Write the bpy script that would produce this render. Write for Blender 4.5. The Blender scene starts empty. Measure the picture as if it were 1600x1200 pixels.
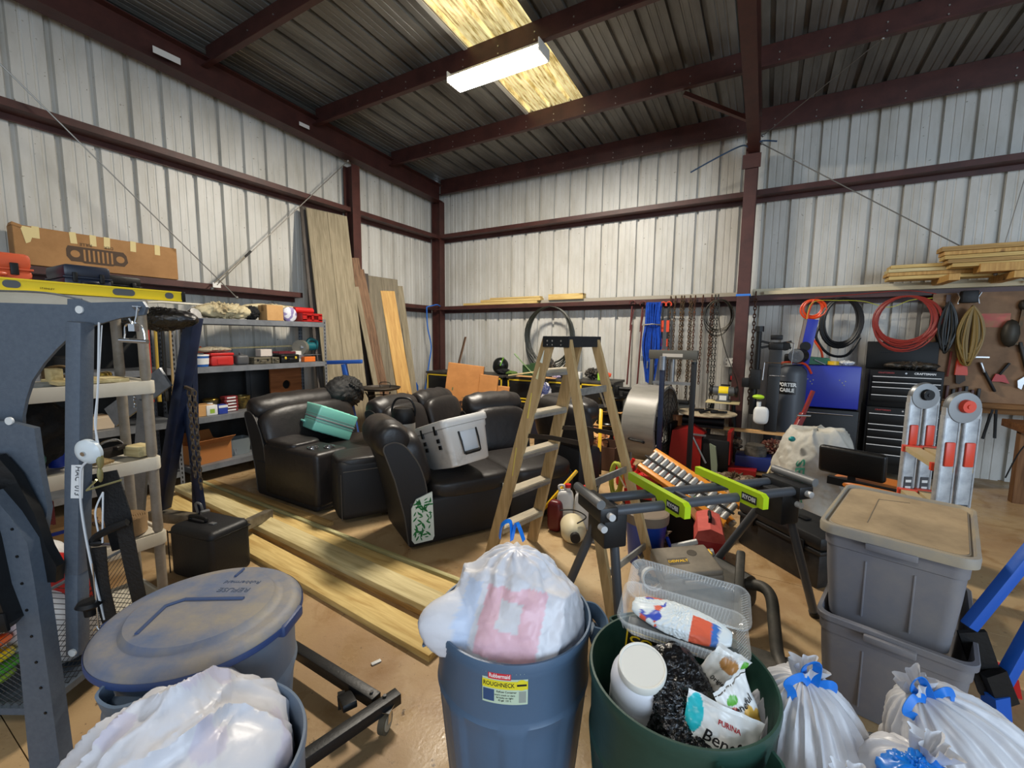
import bpy, bmesh, math, random
from mathutils import Vector, Matrix, noise
PI = math.pi
S = bpy.context.scene
COL = S.collection
# ---------------------------------------------------------------- camera
YAW, PITCH, ROLL = .5284, .1071, .0095
fw = Vector((-math.sin(YAW)*math.cos(PITCH), math.cos(YAW)*math.cos(PITCH), -math.sin(PITCH)))
r0 = Vector((math.cos(YAW), math.sin(YAW), 0)); u0 = r0.cross(fw)
rt = r0*math.cos(ROLL)+u0*math.sin(ROLL); up = -r0*math.sin(ROLL)+u0*math.cos(ROLL)
cd = bpy.data.cameras.new('camera'); cam = bpy.data.objects.new('camera', cd); COL.objects.link(cam)
M4 = Matrix((rt, up, -fw)).transposed().to_4x4(); M4.translation = (6.279, -7.481, 1.7)
cam.matrix_world = M4
cd.sensor_width = 36; cd.lens = 36*677.73/1600; cd.clip_start = .05
S.camera = cam
# ---------------------------------------------------------------- world and lights
w = bpy.data.worlds.new('daylight'); S.world = w; w.use_nodes = True
bg = w.node_tree.nodes['Background']; bg.inputs[0].default_value = (.70, .83, 1, 1); bg.inputs[1].default_value = 0.55
def area(name, loc, target, sx, sy, power, col):
    l = bpy.data.lights.new(name, 'AREA'); l.shape = 'RECTANGLE'; l.size = sx; l.size_y = sy; l.energy = power; l.color = col
    o = bpy.data.objects.new(name, l); COL.objects.link(o); o.location = loc
    o.rotation_euler = (Vector(target)-Vector(loc)).to_track_quat('-Z', 'Y').to_euler(); return o
area('doorway_daylight', (12.6, -10.0, 2.5), (6.8, -2.5, 1.7), 4.6, 4.0, 345, (.66, .82, 1))
area('rear_fill_light', (5.6, -10.2, 5.0), (5.4, -8.5, 0), 2.4, .3, 70, (1, .95, .88))  # added fill lamp behind the camera, no known fixture there
S.view_settings.view_transform = 'Standard'; S.view_settings.look = 'None'
S.view_settings.gamma = 1; S.view_settings.use_curve_mapping = False
S.view_settings.exposure = 0.30
# ---------------------------------------------------------------- materials
MATS = {}
def rgb(h):
    if isinstance(h, str):
        h = h.lstrip('#'); c = [int(h[i:i+2], 16)/255 for i in (0, 2, 4)]
        return tuple((x/12.92 if x <= .04045 else ((x+.055)/1.055)**2.4) for x in c)+(1,)
    return tuple(h)+(1,) if len(h) == 3 else tuple(h)
def mat(name, col, rough=.55, metal=0., n=None, bump=None, col2=None, stretch=(1, 1, 1), emit=0, alpha=1, trans=0, sss=0, spec=.5, lo=.4, hi=.65, coat=0, attr=False):
    """n = noise scale blending col -> col2; bump = (scale, strength)"""
    if name in MATS: return MATS[name]
    m = bpy.data.materials.new(name); m.use_nodes = True; nt = m.node_tree; N = nt.nodes; L = nt.links
    b = N['Principled BSDF']
    b.inputs['Base Color'].default_value = rgb(col); b.inputs['Roughness'].default_value = rough; b.inputs['Metallic'].default_value = metal
    b.inputs['Specular IOR Level'].default_value = spec
    if coat: b.inputs['Coat Weight'].default_value = coat
    if trans: b.inputs['Transmission Weight'].default_value = trans
    if sss: b.inputs['Subsurface Weight'].default_value = sss; b.inputs['Subsurface Radius'].default_value = (.02, .02, .02)
    if emit: b.inputs['Emission Color'].default_value = rgb(col); b.inputs['Emission Strength'].default_value = emit
    tc = N.new('ShaderNodeTexCoord'); mp = N.new('ShaderNodeMapping'); mp.inputs['Scale'].default_value = stretch
    L.new(tc.outputs['Object'], mp.inputs[0])
    base = None
    if attr:
        a = N.new('ShaderNodeAttribute'); a.attribute_name = 'Col'; base = a.outputs['Color']; L.new(base, b.inputs['Base Color'])
    if n:
        t = N.new('ShaderNodeTexNoise'); t.inputs['Scale'].default_value = n; t.inputs['Detail'].default_value = 6; t.inputs['Roughness'].default_value = .65
        L.new(mp.outputs[0], t.inputs['Vector'])
        r = N.new('ShaderNodeMapRange'); r.inputs[1].default_value = lo; r.inputs[2].default_value = hi; L.new(t.outputs[0], r.inputs[0])
        x = N.new('ShaderNodeMix'); x.data_type = 'RGBA'; x.inputs[6].default_value = rgb(col); x.inputs[7].default_value = rgb(col2)
        if base: L.new(base, x.inputs[6])
        L.new(r.outputs[0], x.inputs[0]); L.new(x.outputs[2], b.inputs['Base Color'])
        if emit: L.new(x.outputs[2], b.inputs['Emission Color'])
    if bump:
        t2 = N.new('ShaderNodeTexNoise'); t2.inputs['Scale'].default_value = bump[0]; t2.inputs['Detail'].default_value = 4
        L.new(mp.outputs[0], t2.inputs['Vector'])
        bu = N.new('ShaderNodeBump'); bu.inputs['Strength'].default_value = bump[1]; bu.inputs['Distance'].default_value = .01
        L.new(t2.outputs[0], bu.inputs['Height']); L.new(bu.outputs[0], b.inputs['Normal'])
    if alpha < 1: b.inputs['Alpha'].default_value = alpha
    MATS[name] = m; return m
def wood(name, a, b_, scale=6, axis=0, rough=.7, knots=True):
    if name in MATS: return MATS[name]
    m = bpy.data.materials.new(name); m.use_nodes = True; nt = m.node_tree; N = nt.nodes; L = nt.links
    b = N['Principled BSDF']; b.inputs['Roughness'].default_value = rough; b.inputs['Specular IOR Level'].default_value = .3
    tc = N.new('ShaderNodeTexCoord'); mp = N.new('ShaderNodeMapping'); s = [9, 9, 9]; s[axis] = .7; mp.inputs['Scale'].default_value = s
    L.new(tc.outputs['Object'], mp.inputs[0])
    t = N.new('ShaderNodeTexNoise'); t.inputs['Scale'].default_value = scale; t.inputs['Detail'].default_value = 5; t.inputs['Distortion'].default_value = .6
    L.new(mp.outputs[0], t.inputs['Vector'])
    r = N.new('ShaderNodeMapRange'); r.inputs[1].default_value = .35; r.inputs[2].default_value = .68; L.new(t.outputs[0], r.inputs[0])
    x = N.new('ShaderNodeMix'); x.data_type = 'RGBA'; x.inputs[6].default_value = rgb(a); x.inputs[7].default_value = rgb(b_); L.new(r.outputs[0], x.inputs[0])
    out = x.outputs[2]
    if knots:
        mp2 = N.new('ShaderNodeMapping'); s2 = [5, 5, 5]; s2[axis] = 1.6; mp2.inputs['Scale'].default_value = s2; L.new(tc.outputs['Object'], mp2.inputs[0])
        v = N.new('ShaderNodeTexVoronoi'); v.inputs['Scale'].default_value = 1.0; L.new(mp2.outputs[0], v.inputs['Vector'])
        r2 = N.new('ShaderNodeMapRange'); r2.inputs[1].default_value = .12; r2.inputs[2].default_value = .2; L.new(v.outputs['Distance'], r2.inputs[0])
        y = N.new('ShaderNodeMix'); y.data_type = 'RGBA'; y.inputs[6].default_value = rgb('#5a3a1c'); L.new(r2.outputs[0], y.inputs[0]); L.new(out, y.inputs[7]); out = y.outputs[2]
    L.new(out, b.inputs['Base Color'])
    bu = N.new('ShaderNodeBump'); bu.inputs['Strength'].default_value = .25; bu.inputs['Distance'].default_value = .005
    L.new(t.outputs[0], bu.inputs['Height']); L.new(bu.outputs[0], b.inputs['Normal'])
    MATS[name] = m; return m
# ---------------------------------------------------------------- mesh builder
def rotm(rx=0, ry=0, rz=0):
    return Matrix.Rotation(rz, 4, 'Z') @ Matrix.Rotation(ry, 4, 'Y') @ Matrix.Rotation(rx, 4, 'X')
def frame(p0, p1):
    d = (Vector(p1)-Vector(p0)); q = d.to_track_quat('Z', 'Y'); m = q.to_matrix().to_4x4(); m.translation = p0; return m, d.length
class MB:
    def __init__(s): s.bm = bmesh.new(); s.cur = 0; s.cols = None; s.T = Matrix.Identity(4)
    def _fin(s, verts, M=None):
        Mx = s.T @ (M if M is not None else Matrix.Identity(4))
        for v in verts: v.co = Mx @ v.co
        fs = set(f for v in verts for f in v.link_faces)
        for f in fs: f.material_index = s.cur
        return verts
    def box(s, c, d, r=(0, 0, 0), bev=0, seg=2, M=None):
        m = Matrix.Translation(Vector(c)) @ rotm(*r)
        if M is not None: m = M @ m
        vs = bmesh.ops.create_cube(s.bm, size=1)['verts']
        for v in vs: v.co = Vector((v.co.x*d[0], v.co.y*d[1], v.co.z*d[2]))
        if bev:
            es = list(set(e for v in vs for e in v.link_edges))
            g = bmesh.ops.bevel(s.bm, geom=es, offset=min(bev, min(d)*.49), segments=seg, affect='EDGES', profile=.5)
            vs = list(set(list(g['verts'])+[v for f in g['faces'] for v in f.verts]))
            # collect the whole island
            seen = set(vs); st = list(vs)
            while st:
                v = st.pop()
                for e in v.link_edges:
                    o = e.other_vert(v)
                    if o not in seen: seen.add(o); st.append(o)
            vs = list(seen)
        return s._fin(vs, m)
    def cyl(s, p0, p1, r, r2=None, seg=16, caps=True):
        r2 = r if r2 is None else r2; m, L = frame(p0, p1)
        vs = bmesh.ops.create_cone(s.bm, cap_ends=caps, segments=seg, radius1=r, radius2=r2, depth=L)['verts']
        return s._fin(vs, m @ Matrix.Translation((0, 0, L/2)))
    def bar(s, p0, p1, a, b=None, roll=0, bev=0):
        b = a if b is None else b; m, L = frame(p0, p1)
        return s.box((0, 0, L/2), (a, b, L), (0, 0, 0), bev, M=m @ Matrix.Rotation(roll, 4, 'Z'))
    def sph(s, c, r, seg=16, M=None):
        r = (r, r, r) if not hasattr(r, '__len__') else r
        vs = bmesh.ops.create_uvsphere(s.bm, u_segments=seg, v_segments=max(6, seg//2), radius=1)['verts']
        m = Matrix.Translation(Vector(c)); 
        if M is not None: m = m @ M
        return s._fin(vs, m @ Matrix.Diagonal((r[0], r[1], r[2], 1)))
    def grid(s, P, cu=False, cv=False):
        """P[i][j] points"""
        n, k = len(P), len(P[0]); V = [[s.bm.verts.new(s.T @ Vector(p)) for p in row] for row in P]
        for i in range(n if cu else n-1):
            for j in range(k if cv else k-1):
                q = [V[i][j], V[(i+1) % n][j], V[(i+1) % n][(j+1) % k], V[i][(j+1) % k]]
                try:
                    f = s.bm.faces.new(q); f.material_index = s.cur
                except ValueError: pass
        return V
    def lathe(s, prof, seg=32, c=(0, 0, 0), fn=None, M=None, cap0=False, cap1=False):
        P = []
        for r, z in prof:
            row = []
            for i in range(seg):
                a = 2*PI*i/seg; rr = fn(r, z, a) if fn else r
                p = Vector((rr*math.cos(a), rr*math.sin(a), z))
                if M is not None: p = M @ p
                row.append(p+Vector(c))
            P.append(row)
        V = s.grid(P, False, True)
        for row, flag in ((V[0], cap0), (V[-1], cap1)):
            if flag:
                f = s.bm.faces.new(row); f.material_index = s.cur
        return V
    def prism(s, poly, t, M=None, c=(0, 0, 0)):
        """poly in local XZ plane, thickness t along Y"""
        m = M if M is not None else Matrix.Identity(4)
        a = [s.bm.verts.new(s.T @ (m @ Vector((x+c[0], c[1]-t/2, z+c[2])))) for x, z in poly]
        b = [s.bm.verts.new(s.T @ (m @ Vector((x+c[0], c[1]+t/2, z+c[2])))) for x, z in poly]
        fs = [s.bm.faces.new(a), s.bm.faces.new(b[::-1])]
        n = len(a)
        for i in range(n): fs.append(s.bm.faces.new([a[i], b[i], b[(i+1) % n], a[(i+1) % n]]))
        for f in fs: f.material_index = s.cur
    def tube(s, pts, r, seg=8, closed=False, prof=None, caps=True):
        """sweep a round (or prof = list of (x,y)) section along pts"""
        pts = [Vector(p) for p in pts]; n = len(pts); prof = prof or [(r*math.cos(2*PI*i/seg), r*math.sin(2*PI*i/seg)) for i in range(seg)]
        tn = []
        for i in range(n):
            a = pts[(i-1) % n] if (closed or i > 0) else pts[i]; b = pts[(i+1) % n] if (closed or i < n-1) else pts[i]
            d = (b-a); tn.append(d.normalized() if d.length > 1e-9 else Vector((0, 0, 1)))
        nrm = tn[0].orthogonal().normalized()
        if abs(tn[0].z) < .95: nrm = (Vector((0, 0, 1))-tn[0]*tn[0].z).normalized()
        rows = []
        for i in range(n):
            nrm = (nrm-tn[i]*nrm.dot(tn[i])); nrm = nrm.normalized() if nrm.length > 1e-6 else tn[i].orthogonal().normalized()
            bn = tn[i].cross(nrm)
            rows.append([pts[i]+nrm*y+bn*x for x, y in prof])
        V = s.grid(rows, closed, True)
        if caps and not closed:
            for row in (V[0], V[-1]):
                try: f = s.bm.faces.new(row); f.material_index = s.cur
                except ValueError: pass
        return V
    def cushion(s, c, d, r=(0, 0, 0), p=3.5, n=20, bulge=0, M=None):
        """superellipsoid pillow of full size d"""
        m = Matrix.Translation(Vector(c)) @ rotm(*r)
        if M is not None: m = M @ m
        P = []
        sg = lambda v, e: math.copysign(abs(v)**e, v)
        for i in range(n+1):
            ph = -PI/2+PI*i/n; row = []
            for j in range(2*n):
                th = 2*PI*j/(2*n)
                row.append(m @ Vector((d[0]/2*sg(math.cos(ph), 2/p)*sg(math.cos(th), 2/p), d[1]/2*sg(math.cos(ph), 2/p)*sg(math.sin(th), 2/p), d[2]/2*sg(math.sin(ph), 2/p))))
            P.append(row)
        s.grid(P, False, True)
    def build(s, name, m, parent=None, smooth=35, loc=None, label=None):
        me = bpy.data.meshes.new(name); bmesh.ops.remove_doubles(s.bm, verts=s.bm.verts, dist=1e-6)
        bmesh.ops.recalc_face_normals(s.bm, faces=s.bm.faces)
        s.bm.to_mesh(me); s.bm.free()
        for x in (m if isinstance(m, (list, tuple)) else [m]): me.materials.append(x)
        if smooth:
            me.polygons.foreach_set('use_smooth', [True]*len(me.polygons)); me.set_sharp_from_angle(angle=math.radians(smooth))
        o = bpy.data.objects.new(name, me); COL.objects.link(o)
        if parent is not None: o.parent = parent
        if loc is not None: o.location = loc
        if label: o['label'] = label
        return o
def tag(o, label, cat, group=None, kind=None):
    o['label'] = label; o['category'] = cat
    if group: o['group'] = group
    if kind: o['kind'] = kind
    return o
def thing(name, label, cat, loc=(0, 0, 0), rz=0, group=None, rot=None):
    o = bpy.data.objects.new(name, None); COL.objects.link(o); o.empty_display_size = .1
    o.location = loc; o.rotation_euler = rot if rot else (0, 0, rz); return tag(o, label, cat, group)
def struct(name, mb, m, smooth=35, label=None):
    o = mb.build(name, m, smooth=smooth); o['kind'] = 'structure'
    if label: o['label'] = label
    return o
def copy_thing(root, loc, rz=None, label=None, rot=None):
    r = root.copy(); COL.objects.link(r); r.location = loc
    if rz is not None: r.rotation_euler = (0, 0, rz)
    if rot is not None: r.rotation_euler = rot
    if label: r['label'] = label
    for ch in list(root.children):
        c = ch.copy(); COL.objects.link(c); c.parent = r
        for g in ch.children:
            d = g.copy(); COL.objects.link(d); d.parent = c
    return r
def text(s, size, m, parent, M, name='lettering', ext=.0006, sx=1, bold=0, align='CENTER'):
    """flat raised letters; M places the text's XY plane"""
    cu = bpy.data.curves.new('t', 'FONT'); cu.body = s; cu.size = size; cu.extrude = ext; cu.align_x = align; cu.align_y = 'CENTER'; cu.offset = bold
    cu.resolution_u = 2
    to = bpy.data.objects.new('t', cu); COL.objects.link(to)
    dg = bpy.context.evaluated_depsgraph_get(); me = bpy.data.meshes.new_from_object(to.evaluated_get(dg))
    bpy.data.objects.remove(to); bpy.data.curves.remove(cu)
    me.transform(M @ Matrix.Diagonal((sx, 1, 1, 1))); me.name = name; me.materials.clear(); me.materials.append(m)
    o = bpy.data.objects.new(name, me); COL.objects.link(o); o.parent = parent; return o
def up_right(c, rz=0, tilt=0):
    """text plane standing up, read from local -Y"""
    return Matrix.Translation(Vector(c)) @ Matrix.Rotation(rz, 4, 'Z') @ Matrix.Rotation(PI/2+tilt, 4, 'X')
def arc(c, r, a0, a1, n, ax=(1, 0, 0), ay=(0, 0, 1)):
    c = Vector(c); ax = Vector(ax); ay = Vector(ay)
    return [c+ax*(r*math.cos(a0+(a1-a0)*i/n))+ay*(r*math.sin(a0+(a1-a0)*i/n)) for i in range(n+1)]
def smooth_path(pts, k=6):
    P = [Vector(p) for p in pts]; out = []
    for i in range(len(P)-1):
        a = P[max(i-1, 0)]; b = P[i]; c = P[i+1]; d = P[min(i+2, len(P)-1)]
        for j in range(k):
            t = j/k; out.append(.5*((2*b)+(c-a)*t+(2*a-5*b+4*c-d)*t*t+(3*b-a-3*c+d)*t**3))
    out.append(P[-1]); return out
def rprism(w, h, r, n=6, cx=0, cy=0):
    """rounded rectangle outline"""
    o = []
    for (sx, sy, a) in ((1, 1, 0), (-1, 1, PI/2), (-1, -1, PI), (1, -1, 1.5*PI)):
        for i in range(n+1):
            t = a+PI/2*i/n; o.append((cx+sx*(w/2-r)+r*math.cos(t), cy+sy*(h/2-r)+r*math.sin(t)))
    return o
random.seed(7)
# ================================================================ the setting
# concrete floor
def floor_mat():
    m = bpy.data.materials.new('stained_concrete'); m.use_nodes = True; nt = m.node_tree; N = nt.nodes; L = nt.links; b = N['Principled BSDF']
    tc = N.new('ShaderNodeTexCoord')
    def nz(sc, det, dis=0):
        t = N.new('ShaderNodeTexNoise'); t.inputs['Scale'].default_value = sc; t.inputs['Detail'].default_value = det; t.inputs['Distortion'].default_value = dis; t.inputs['Roughness'].default_value = .6
        L.new(tc.outputs['Object'], t.inputs['Vector']); return t.outputs[0]
    def mr(src, a, c):
        r = N.new('ShaderNodeMapRange'); r.inputs[1].default_value = a; r.inputs[2].default_value = c; L.new(src, r.inputs[0]); return r.outputs[0]
    def mx(f, a, c):
        x = N.new('ShaderNodeMix'); x.data_type = 'RGBA'; L.new(f, x.inputs[0])
        for k, v in ((6, a), (7, c)):
            if isinstance(v, str): x.inputs[k].default_value = rgb(v)
            else: L.new(v, x.inputs[k])
        return x.outputs[2]
    c = mx(mr(nz(1.1, 8, .4), .35, .65), '#a38460', '#b69b72')
    c = mx(mr(nz(2.7, 8, 1.2), .52, .72), c, '#8c683d')
    c = mx(mr(nz(.8, 6, .8), .55, .75), c, '#c0aa84')
    c = mx(mr(nz(16, 4), .66, .74), c, '#5d4a38')
    c = mx(mr(nz(60, 2), .68, .76), c, '#6f5a44')
    L.new(c, b.inputs['Base Color']); L.new(mr(nz(3, 5), .2, .9), b.inputs['Roughness']); b.inputs['Specular IOR Level'].default_value = .35
    bu = N.new('ShaderNodeBump'); bu.inputs['Strength'].default_value = .15; bu.inputs['Distance'].default_value = .01; L.new(nz(45, 4), bu.inputs['Height']); L.new(bu.outputs[0], b.inputs['Normal'])
    return m
mb = MB()
xs = [-.1, 2.9, 6.02, 9.1, 14.5]; ys = [-14, -10.2, -7.1, -4.0, .12]
for i in range(4):
    for j in range(4):
        g = .004; mb.box(((xs[i]+xs[i+1])/2, (ys[j]+ys[j+1])/2, -.05), (xs[i+1]-xs[i]-g, ys[j+1]-ys[j]-g, .1))
mb.box((7.2, -6.9, -.08), (14.5, 14.1, .1))
struct('floor', mb, floor_mat(), 0)
# corrugated metal sheet: profile p(t) depth along width
def sheet(mb, L, place, z0f, z1f, skip=None):
    """place(u, depth, z)"""
    prof = []
    P = .3048; n = int(L/P)+1
    for k in range(n):
        u = k*P
        for du, d in ((0, 0), (.008, .046), (.048, .046), (.056, 0), (.125, 0), (.131, .006), (.147, .006), (.153, 0), (.206, 0), (.212, .006), (.228, .006), (.234, 0)):
            prof.append((u+du, d))
    prof = [p for p in prof if p[0] <= L]
    rows = []
    for u, d in prof: rows.append([place(u, d, z0f(u)), place(u, d, z1f(u))])
    if skip: 
        a = [r for r, p in zip(rows, prof) if p[0] <= skip[0]]; b = [r for r, p in zip(rows, prof) if p[0] >= skip[1]]
        mb.grid(a); mb.grid(b); return
    mb.grid(rows)
panel = mat('wall_sheet_steel', '#c6c4bd', .42, 0, n=2.2, col2='#b0aca1', bump=(3, .05), lo=.42, hi=.7, stretch=(1.2, 1.2, .4))
nt = panel.node_tree; bs = nt.nodes['Principled BSDF']; src = bs.inputs['Base Color'].links[0].from_socket
sp = nt.nodes.new('ShaderNodeTexNoise'); sp.inputs['Scale'].default_value = 26; sp.inputs['Detail'].default_value = 3; tc_ = nt.nodes.new('ShaderNodeTexCoord'); nt.links.new(tc_.outputs['Object'], sp.inputs['Vector'])
rr_ = nt.nodes.new('ShaderNodeMapRange'); rr_.inputs[1].default_value = .70; rr_.inputs[2].default_value = .76; nt.links.new(sp.outputs[0], rr_.inputs[0])
mx_ = nt.nodes.new('ShaderNodeMix'); mx_.data_type = 'RGBA'; mx_.inputs[7].default_value = rgb('#77715f'); nt.links.new(rr_.outputs[0], mx_.inputs[0]); nt.links.new(src, mx_.inputs[6]); nt.links.new(mx_.outputs[2], bs.inputs['Base Color'])
roofm = mat('roof_sheet_steel', '#82827e', .42, .25, n=1.5, col2='#5a5956', bump=(5, .1), stretch=(1.5, .3, 1))
mb = MB(); sheet(mb, 14.4, lambda u, d, z: (u, .03+d, z), lambda u: 0, lambda u: 4.95); struct('wall_back', mb, panel, 30)
mb = MB(); sheet(mb, 14, lambda u, d, z: (-.03-d, -u, z), lambda u: 0, lambda u: 4.93+.05*u); struct('wall_left', mb, panel, 30)
RZ = lambda y: 4.93-.05*y        # height of the roof sheet above y
SK0, SK1 = 3.03, 3.88
mb = MB()
P = .3048
def roofpart(x0, x1, ya, yb):
    prof = []
    k = int(x0/P)-1
    while k*P < x1+P:
        u = k*P
        for du, d in ((0, 0), (.008, .046), (.048, .046), (.056, 0), (.125, 0), (.131, .006), (.147, .006), (.153, 0), (.206, 0), (.212, .006), (.228, .006), (.234, 0)):
            if x0 <= u+du <= x1: prof.append((u+du, d))
        k += 1
    prof = [(x0, 0)]+prof+[(x1, 0)]
    return [[(u, ya, RZ(ya)+d), (u, yb, RZ(yb)+d)] for u, d in prof]
mb.grid(roofpart(-.1, SK0, .15, -14)); mb.grid(roofpart(SK1, 14.5, .15, -14))
mb.grid(roofpart(SK0, SK1, .15, -1.5)); mb.grid(roofpart(SK0, SK1, -7.6, -14))
struct('ceiling', mb, roofm, 30)
sky = mat('skylight_panel', '#fff0b4', .5, 0, n=5, col2='#8d7433', emit=.62, stretch=(7, .7, 1), lo=.36, hi=.66, bump=(6, .3))
mb = MB(); mb.grid(roofpart(SK0, SK1, -1.45, -7.65)); mb.T = Matrix.Translation((0, 0, .006))
o = struct('window_1', mb, sky, 30, 'grimy translucent corrugated skylight panel in the metal roof')
mb = MB(); mb.bar((SK0-.03, -1.5, RZ(-1.5)-.012), (SK0-.03, -7.6, RZ(-7.6)-.012), .05, .012)
struct('trim_1', mb, mat('white_flashing', '#cfcfc9', .5))
# red iron frame
iron = mat('red_oxide_iron', '#4b2822', .5, 0, n=4, col2='#371b17', bump=(20, .08), lo=.4, hi=.7)
bolt = mat('bright_bolt', '#b9b7b0', .35, .8)
def girt(label, kind, z, a, b, gr):
    """Z girt with a level web; z = top edge of the inner flange; runs from a to b along the wall"""
    mb = MB()
    if kind == 'back':
        L = b-a; mb.box((L/2, -.105, -.067), (L, .2, .005)); mb.box((L/2, -.205, -.034), (L, .005, .068)); mb.box((L/2, -.197, 0), (L, .018, .004)); mb.box((L/2, -.005, -.1), (L, .005, .065))
        o = mb.build('wall_girt', iron, loc=(a, 0, z))
    else:
        L = b-a; mb.box((.105, -L/2, -.067), (.2, L, .005)); mb.box((.205, -L/2, -.034), (.005, L, .068)); mb.box((.197, -L/2, 0), (.018, L, .004)); mb.box((.005, -L/2, -.1), (.005, L, .065))
        o = mb.build('wall_girt', iron, loc=(0, -a, z))
    tag(o, label, 'steel beam', gr); return o
girt('lower red iron girt along the back wall carrying hanging chains and straps', 'back', 2.333, .2, 14.3, 'wall girts')
girt('upper red iron girt crossing the back wall with nothing on it', 'back', 3.81, .2, 14.3, 'wall girts')
girt('upper red iron girt on the left wall, from the near side to the thin post', 'left', 3.81, 2.42, 13.9, 'wall girts')
girt('short upper red iron girt on the left wall between thin post and corner', 'left', 3.81, .2, 2.24, 'wall girts')
girt('lower red iron girt on the left wall under the long cardboard box', 'left', 2.333, 3.35, 13.9, 'wall girts')
girt('short lower red iron girt on the left wall beside the corner, behind leaning boards', 'left', 2.333, .2, 2.24, 'wall girts')
# columns
def ibeam(mb, p0, p1, w, d, side, tf=.01, tw=.008):
    """flange width w, depth d; side = unit vector of the depth direction"""
    p0, p1, s = Vector(p0), Vector(p1), Vector(side); ax = (p1-p0).normalized(); wd = ax.cross(s).normalized(); L = (p1-p0).length
    m = Matrix((wd, s, ax)).transposed().to_4x4(); m.translation = p0
    mb.box((0, -d/2, L/2), (w, tf, L), M=m); mb.box((0, d/2, L/2), (w, tf, L), M=m); mb.box((0, 0, L/2), (tw, d, L), M=m)
mb = MB(); ibeam(mb, (0, 0, 0), (0, 0, 4.35), .155, .3, (0, 1, 0)); mb.box((0, 0, .01), (.3, .36, .02)); mb.box((0, -.17, 4.1), (.22, .02, .18))
tag(mb.build('steel_column', iron, loc=(5.95, -.38, 0)), 'tall red iron column against the back wall beside the hanging chains', 'column', 'steel columns')
mb = MB(); ibeam(mb, (0, 0, 0), (0, 0, 4.5), .16, .2, (1, 0, 0)); mb.box((0, 0, .01), (.24, .24, .02))
tag(mb.build('steel_column', iron, loc=(.14, -2.33, 0)), 'thin red iron post on the left wall above the leaning boards', 'column', 'steel columns')
mb = MB(); ibeam(mb, (0, 0, 0), (0, 0, 4.5), .16, .2, (1, 0, 0)); mb.box((0, 0, .01), (.24, .24, .02))
tag(mb.build('steel_column', iron, loc=(.14, -.12, 0)), 'red iron post standing in the back left corner of the shop', 'column', 'steel columns')
# rafters
mb = MB(); ibeam(mb, (0, 0, 0), (0, -13.4, .60), .2, .32, (0, .04, 1)); 
t = tag(mb.build('roof_rafter', iron, loc=(.2, -.15, 4.64)), 'sloping red iron rafter running along the top of the left wall', 'rafter', 'rafters')
t2 = thing('white_notice', 'small blank white paper tag stuck on the left wall rafter, nearer one', 'paper tag', (.305, -4.95, 4.79)); mb = MB(); mb.box((0, 0, 0), (.004, .26, .07)); mb.build('paper', mat('white_paper', '#d9d6d0', .7), t2)
t2 = thing('white_notice', 'tiny white paper tag on the left rafter, far one near the thin post', 'paper tag', (.305, -3.28, 4.72)); mb = MB(); mb.box((0, 0, 0), (.004, .16, .05)); mb.build('paper', MATS['white_paper'], t2)
mb = MB(); ibeam(mb, (0, 0, 0), (0, -12.9, .9), .135, .42, (0, .07, 1)); mb.box((0, -.02, -.02), (.135, .5, .012), r=(-.9, 0, 0))
rf = tag(mb.build('roof_rafter', iron, loc=(5.97, -.5, 4.42)), 'big red iron rafter overhead rising from the back wall column', 'rafter', 'rafters')
# purlins
PL = [-.12, -1.5, -3.02, -4.5, -6.02, -7.54, -9.06, -10.6]
names = ['lowest red iron purlin, along the eave at the top of the back wall', 'second red iron roof purlin from the back wall, at the skylight\'s far end', 'third red iron roof purlin from the back wall, the fluorescent light under it', 'fourth red iron roof purlin from the back wall, crossing the skylight', 'fifth red iron roof purlin from the back wall, top left of view', 'roof purlin above the trash cans', 'roof purlin behind the viewer', 'roof purlin furthest from the back wall']
for i, y in enumerate(PL[:6]):
    mb = MB(); H = .25 if i else .31; L = 13.9
    mb.box((L/2, 0, H/2), (L, .006, H)); mb.box((L/2, -.03, 0), (L, .065, .004)); mb.box((L/2, .03, H), (L, .065, .004)); mb.box((L/2, -.062, .009), (L, .004, .018))
    pr_ = mb.build('roof_purlin', iron, loc=(.22, y, RZ(y)-H-.006)); tag(pr_, names[i], 'roof purlin', 'purlins')
    mb = MB()
    for k in range(26):
        x = .9+k*.46+random.random()*.05
        for q in (.06, .14): mb.cyl((x, -.003, q), (x, -.012, q), .008, seg=6)
    mb.build('bolt', bolt, pr_)['kind'] = 'stuff'
mb = MB(); mb.bar((0, 0, 0), (.72, .42, -.30), .05, .05)
tag(mb.build('flange_brace', iron, loc=(5.2, -1.48, 4.72)), 'short red brace between purlin and the overhead rafter', 'brace')
# brace rods
rodm = mat('galvanised_rod', '#8f8c86', .4, .7)
def rod(a, b, label, r=.007, group='wind brace rods', m=rodm):
    a = Vector(a); b = Vector(b); mb = MB(); mb.cyl((0, 0, 0), b-a, r, seg=8); mb.sph((0, 0, 0), .02, 8); mb.sph(b-a, .02, 8)
    return tag(mb.build('brace_rod', m, loc=a), label, 'brace rod', group)
rod((.30, -6.35, 4.17), (.30, -4.35, 2.18), 'long thin brace rod on the left wall sloping down to the right')
rod((.27, -2.5, 4.5), (.27, -4.62, 2.27), 'thin brace rod on the left wall rising to the thin post')
rod((6.05, -.45, 4.34), (8.75, -.32, 2.38), 'thin brace rod on the back wall sloping down right from the column')
rod((6.06, -.5, 4.42), (7.1, -1.5, 4.75), 'short brace rod under the roof right of the column', r=.005)
rod((8.62, -.5, 3.9), (8.43, -.5, 2.45), 'thin hanging wire at the far right above the lumber stack', r=.004, group='hanging wires')
bl = mat('black_rubber', '#131313', .55)
t = thing('bungee_handle', 'thin metal rod with black grip leaning where two brace rods cross', 'rod', (.34, -4.60, 2.31))
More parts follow.
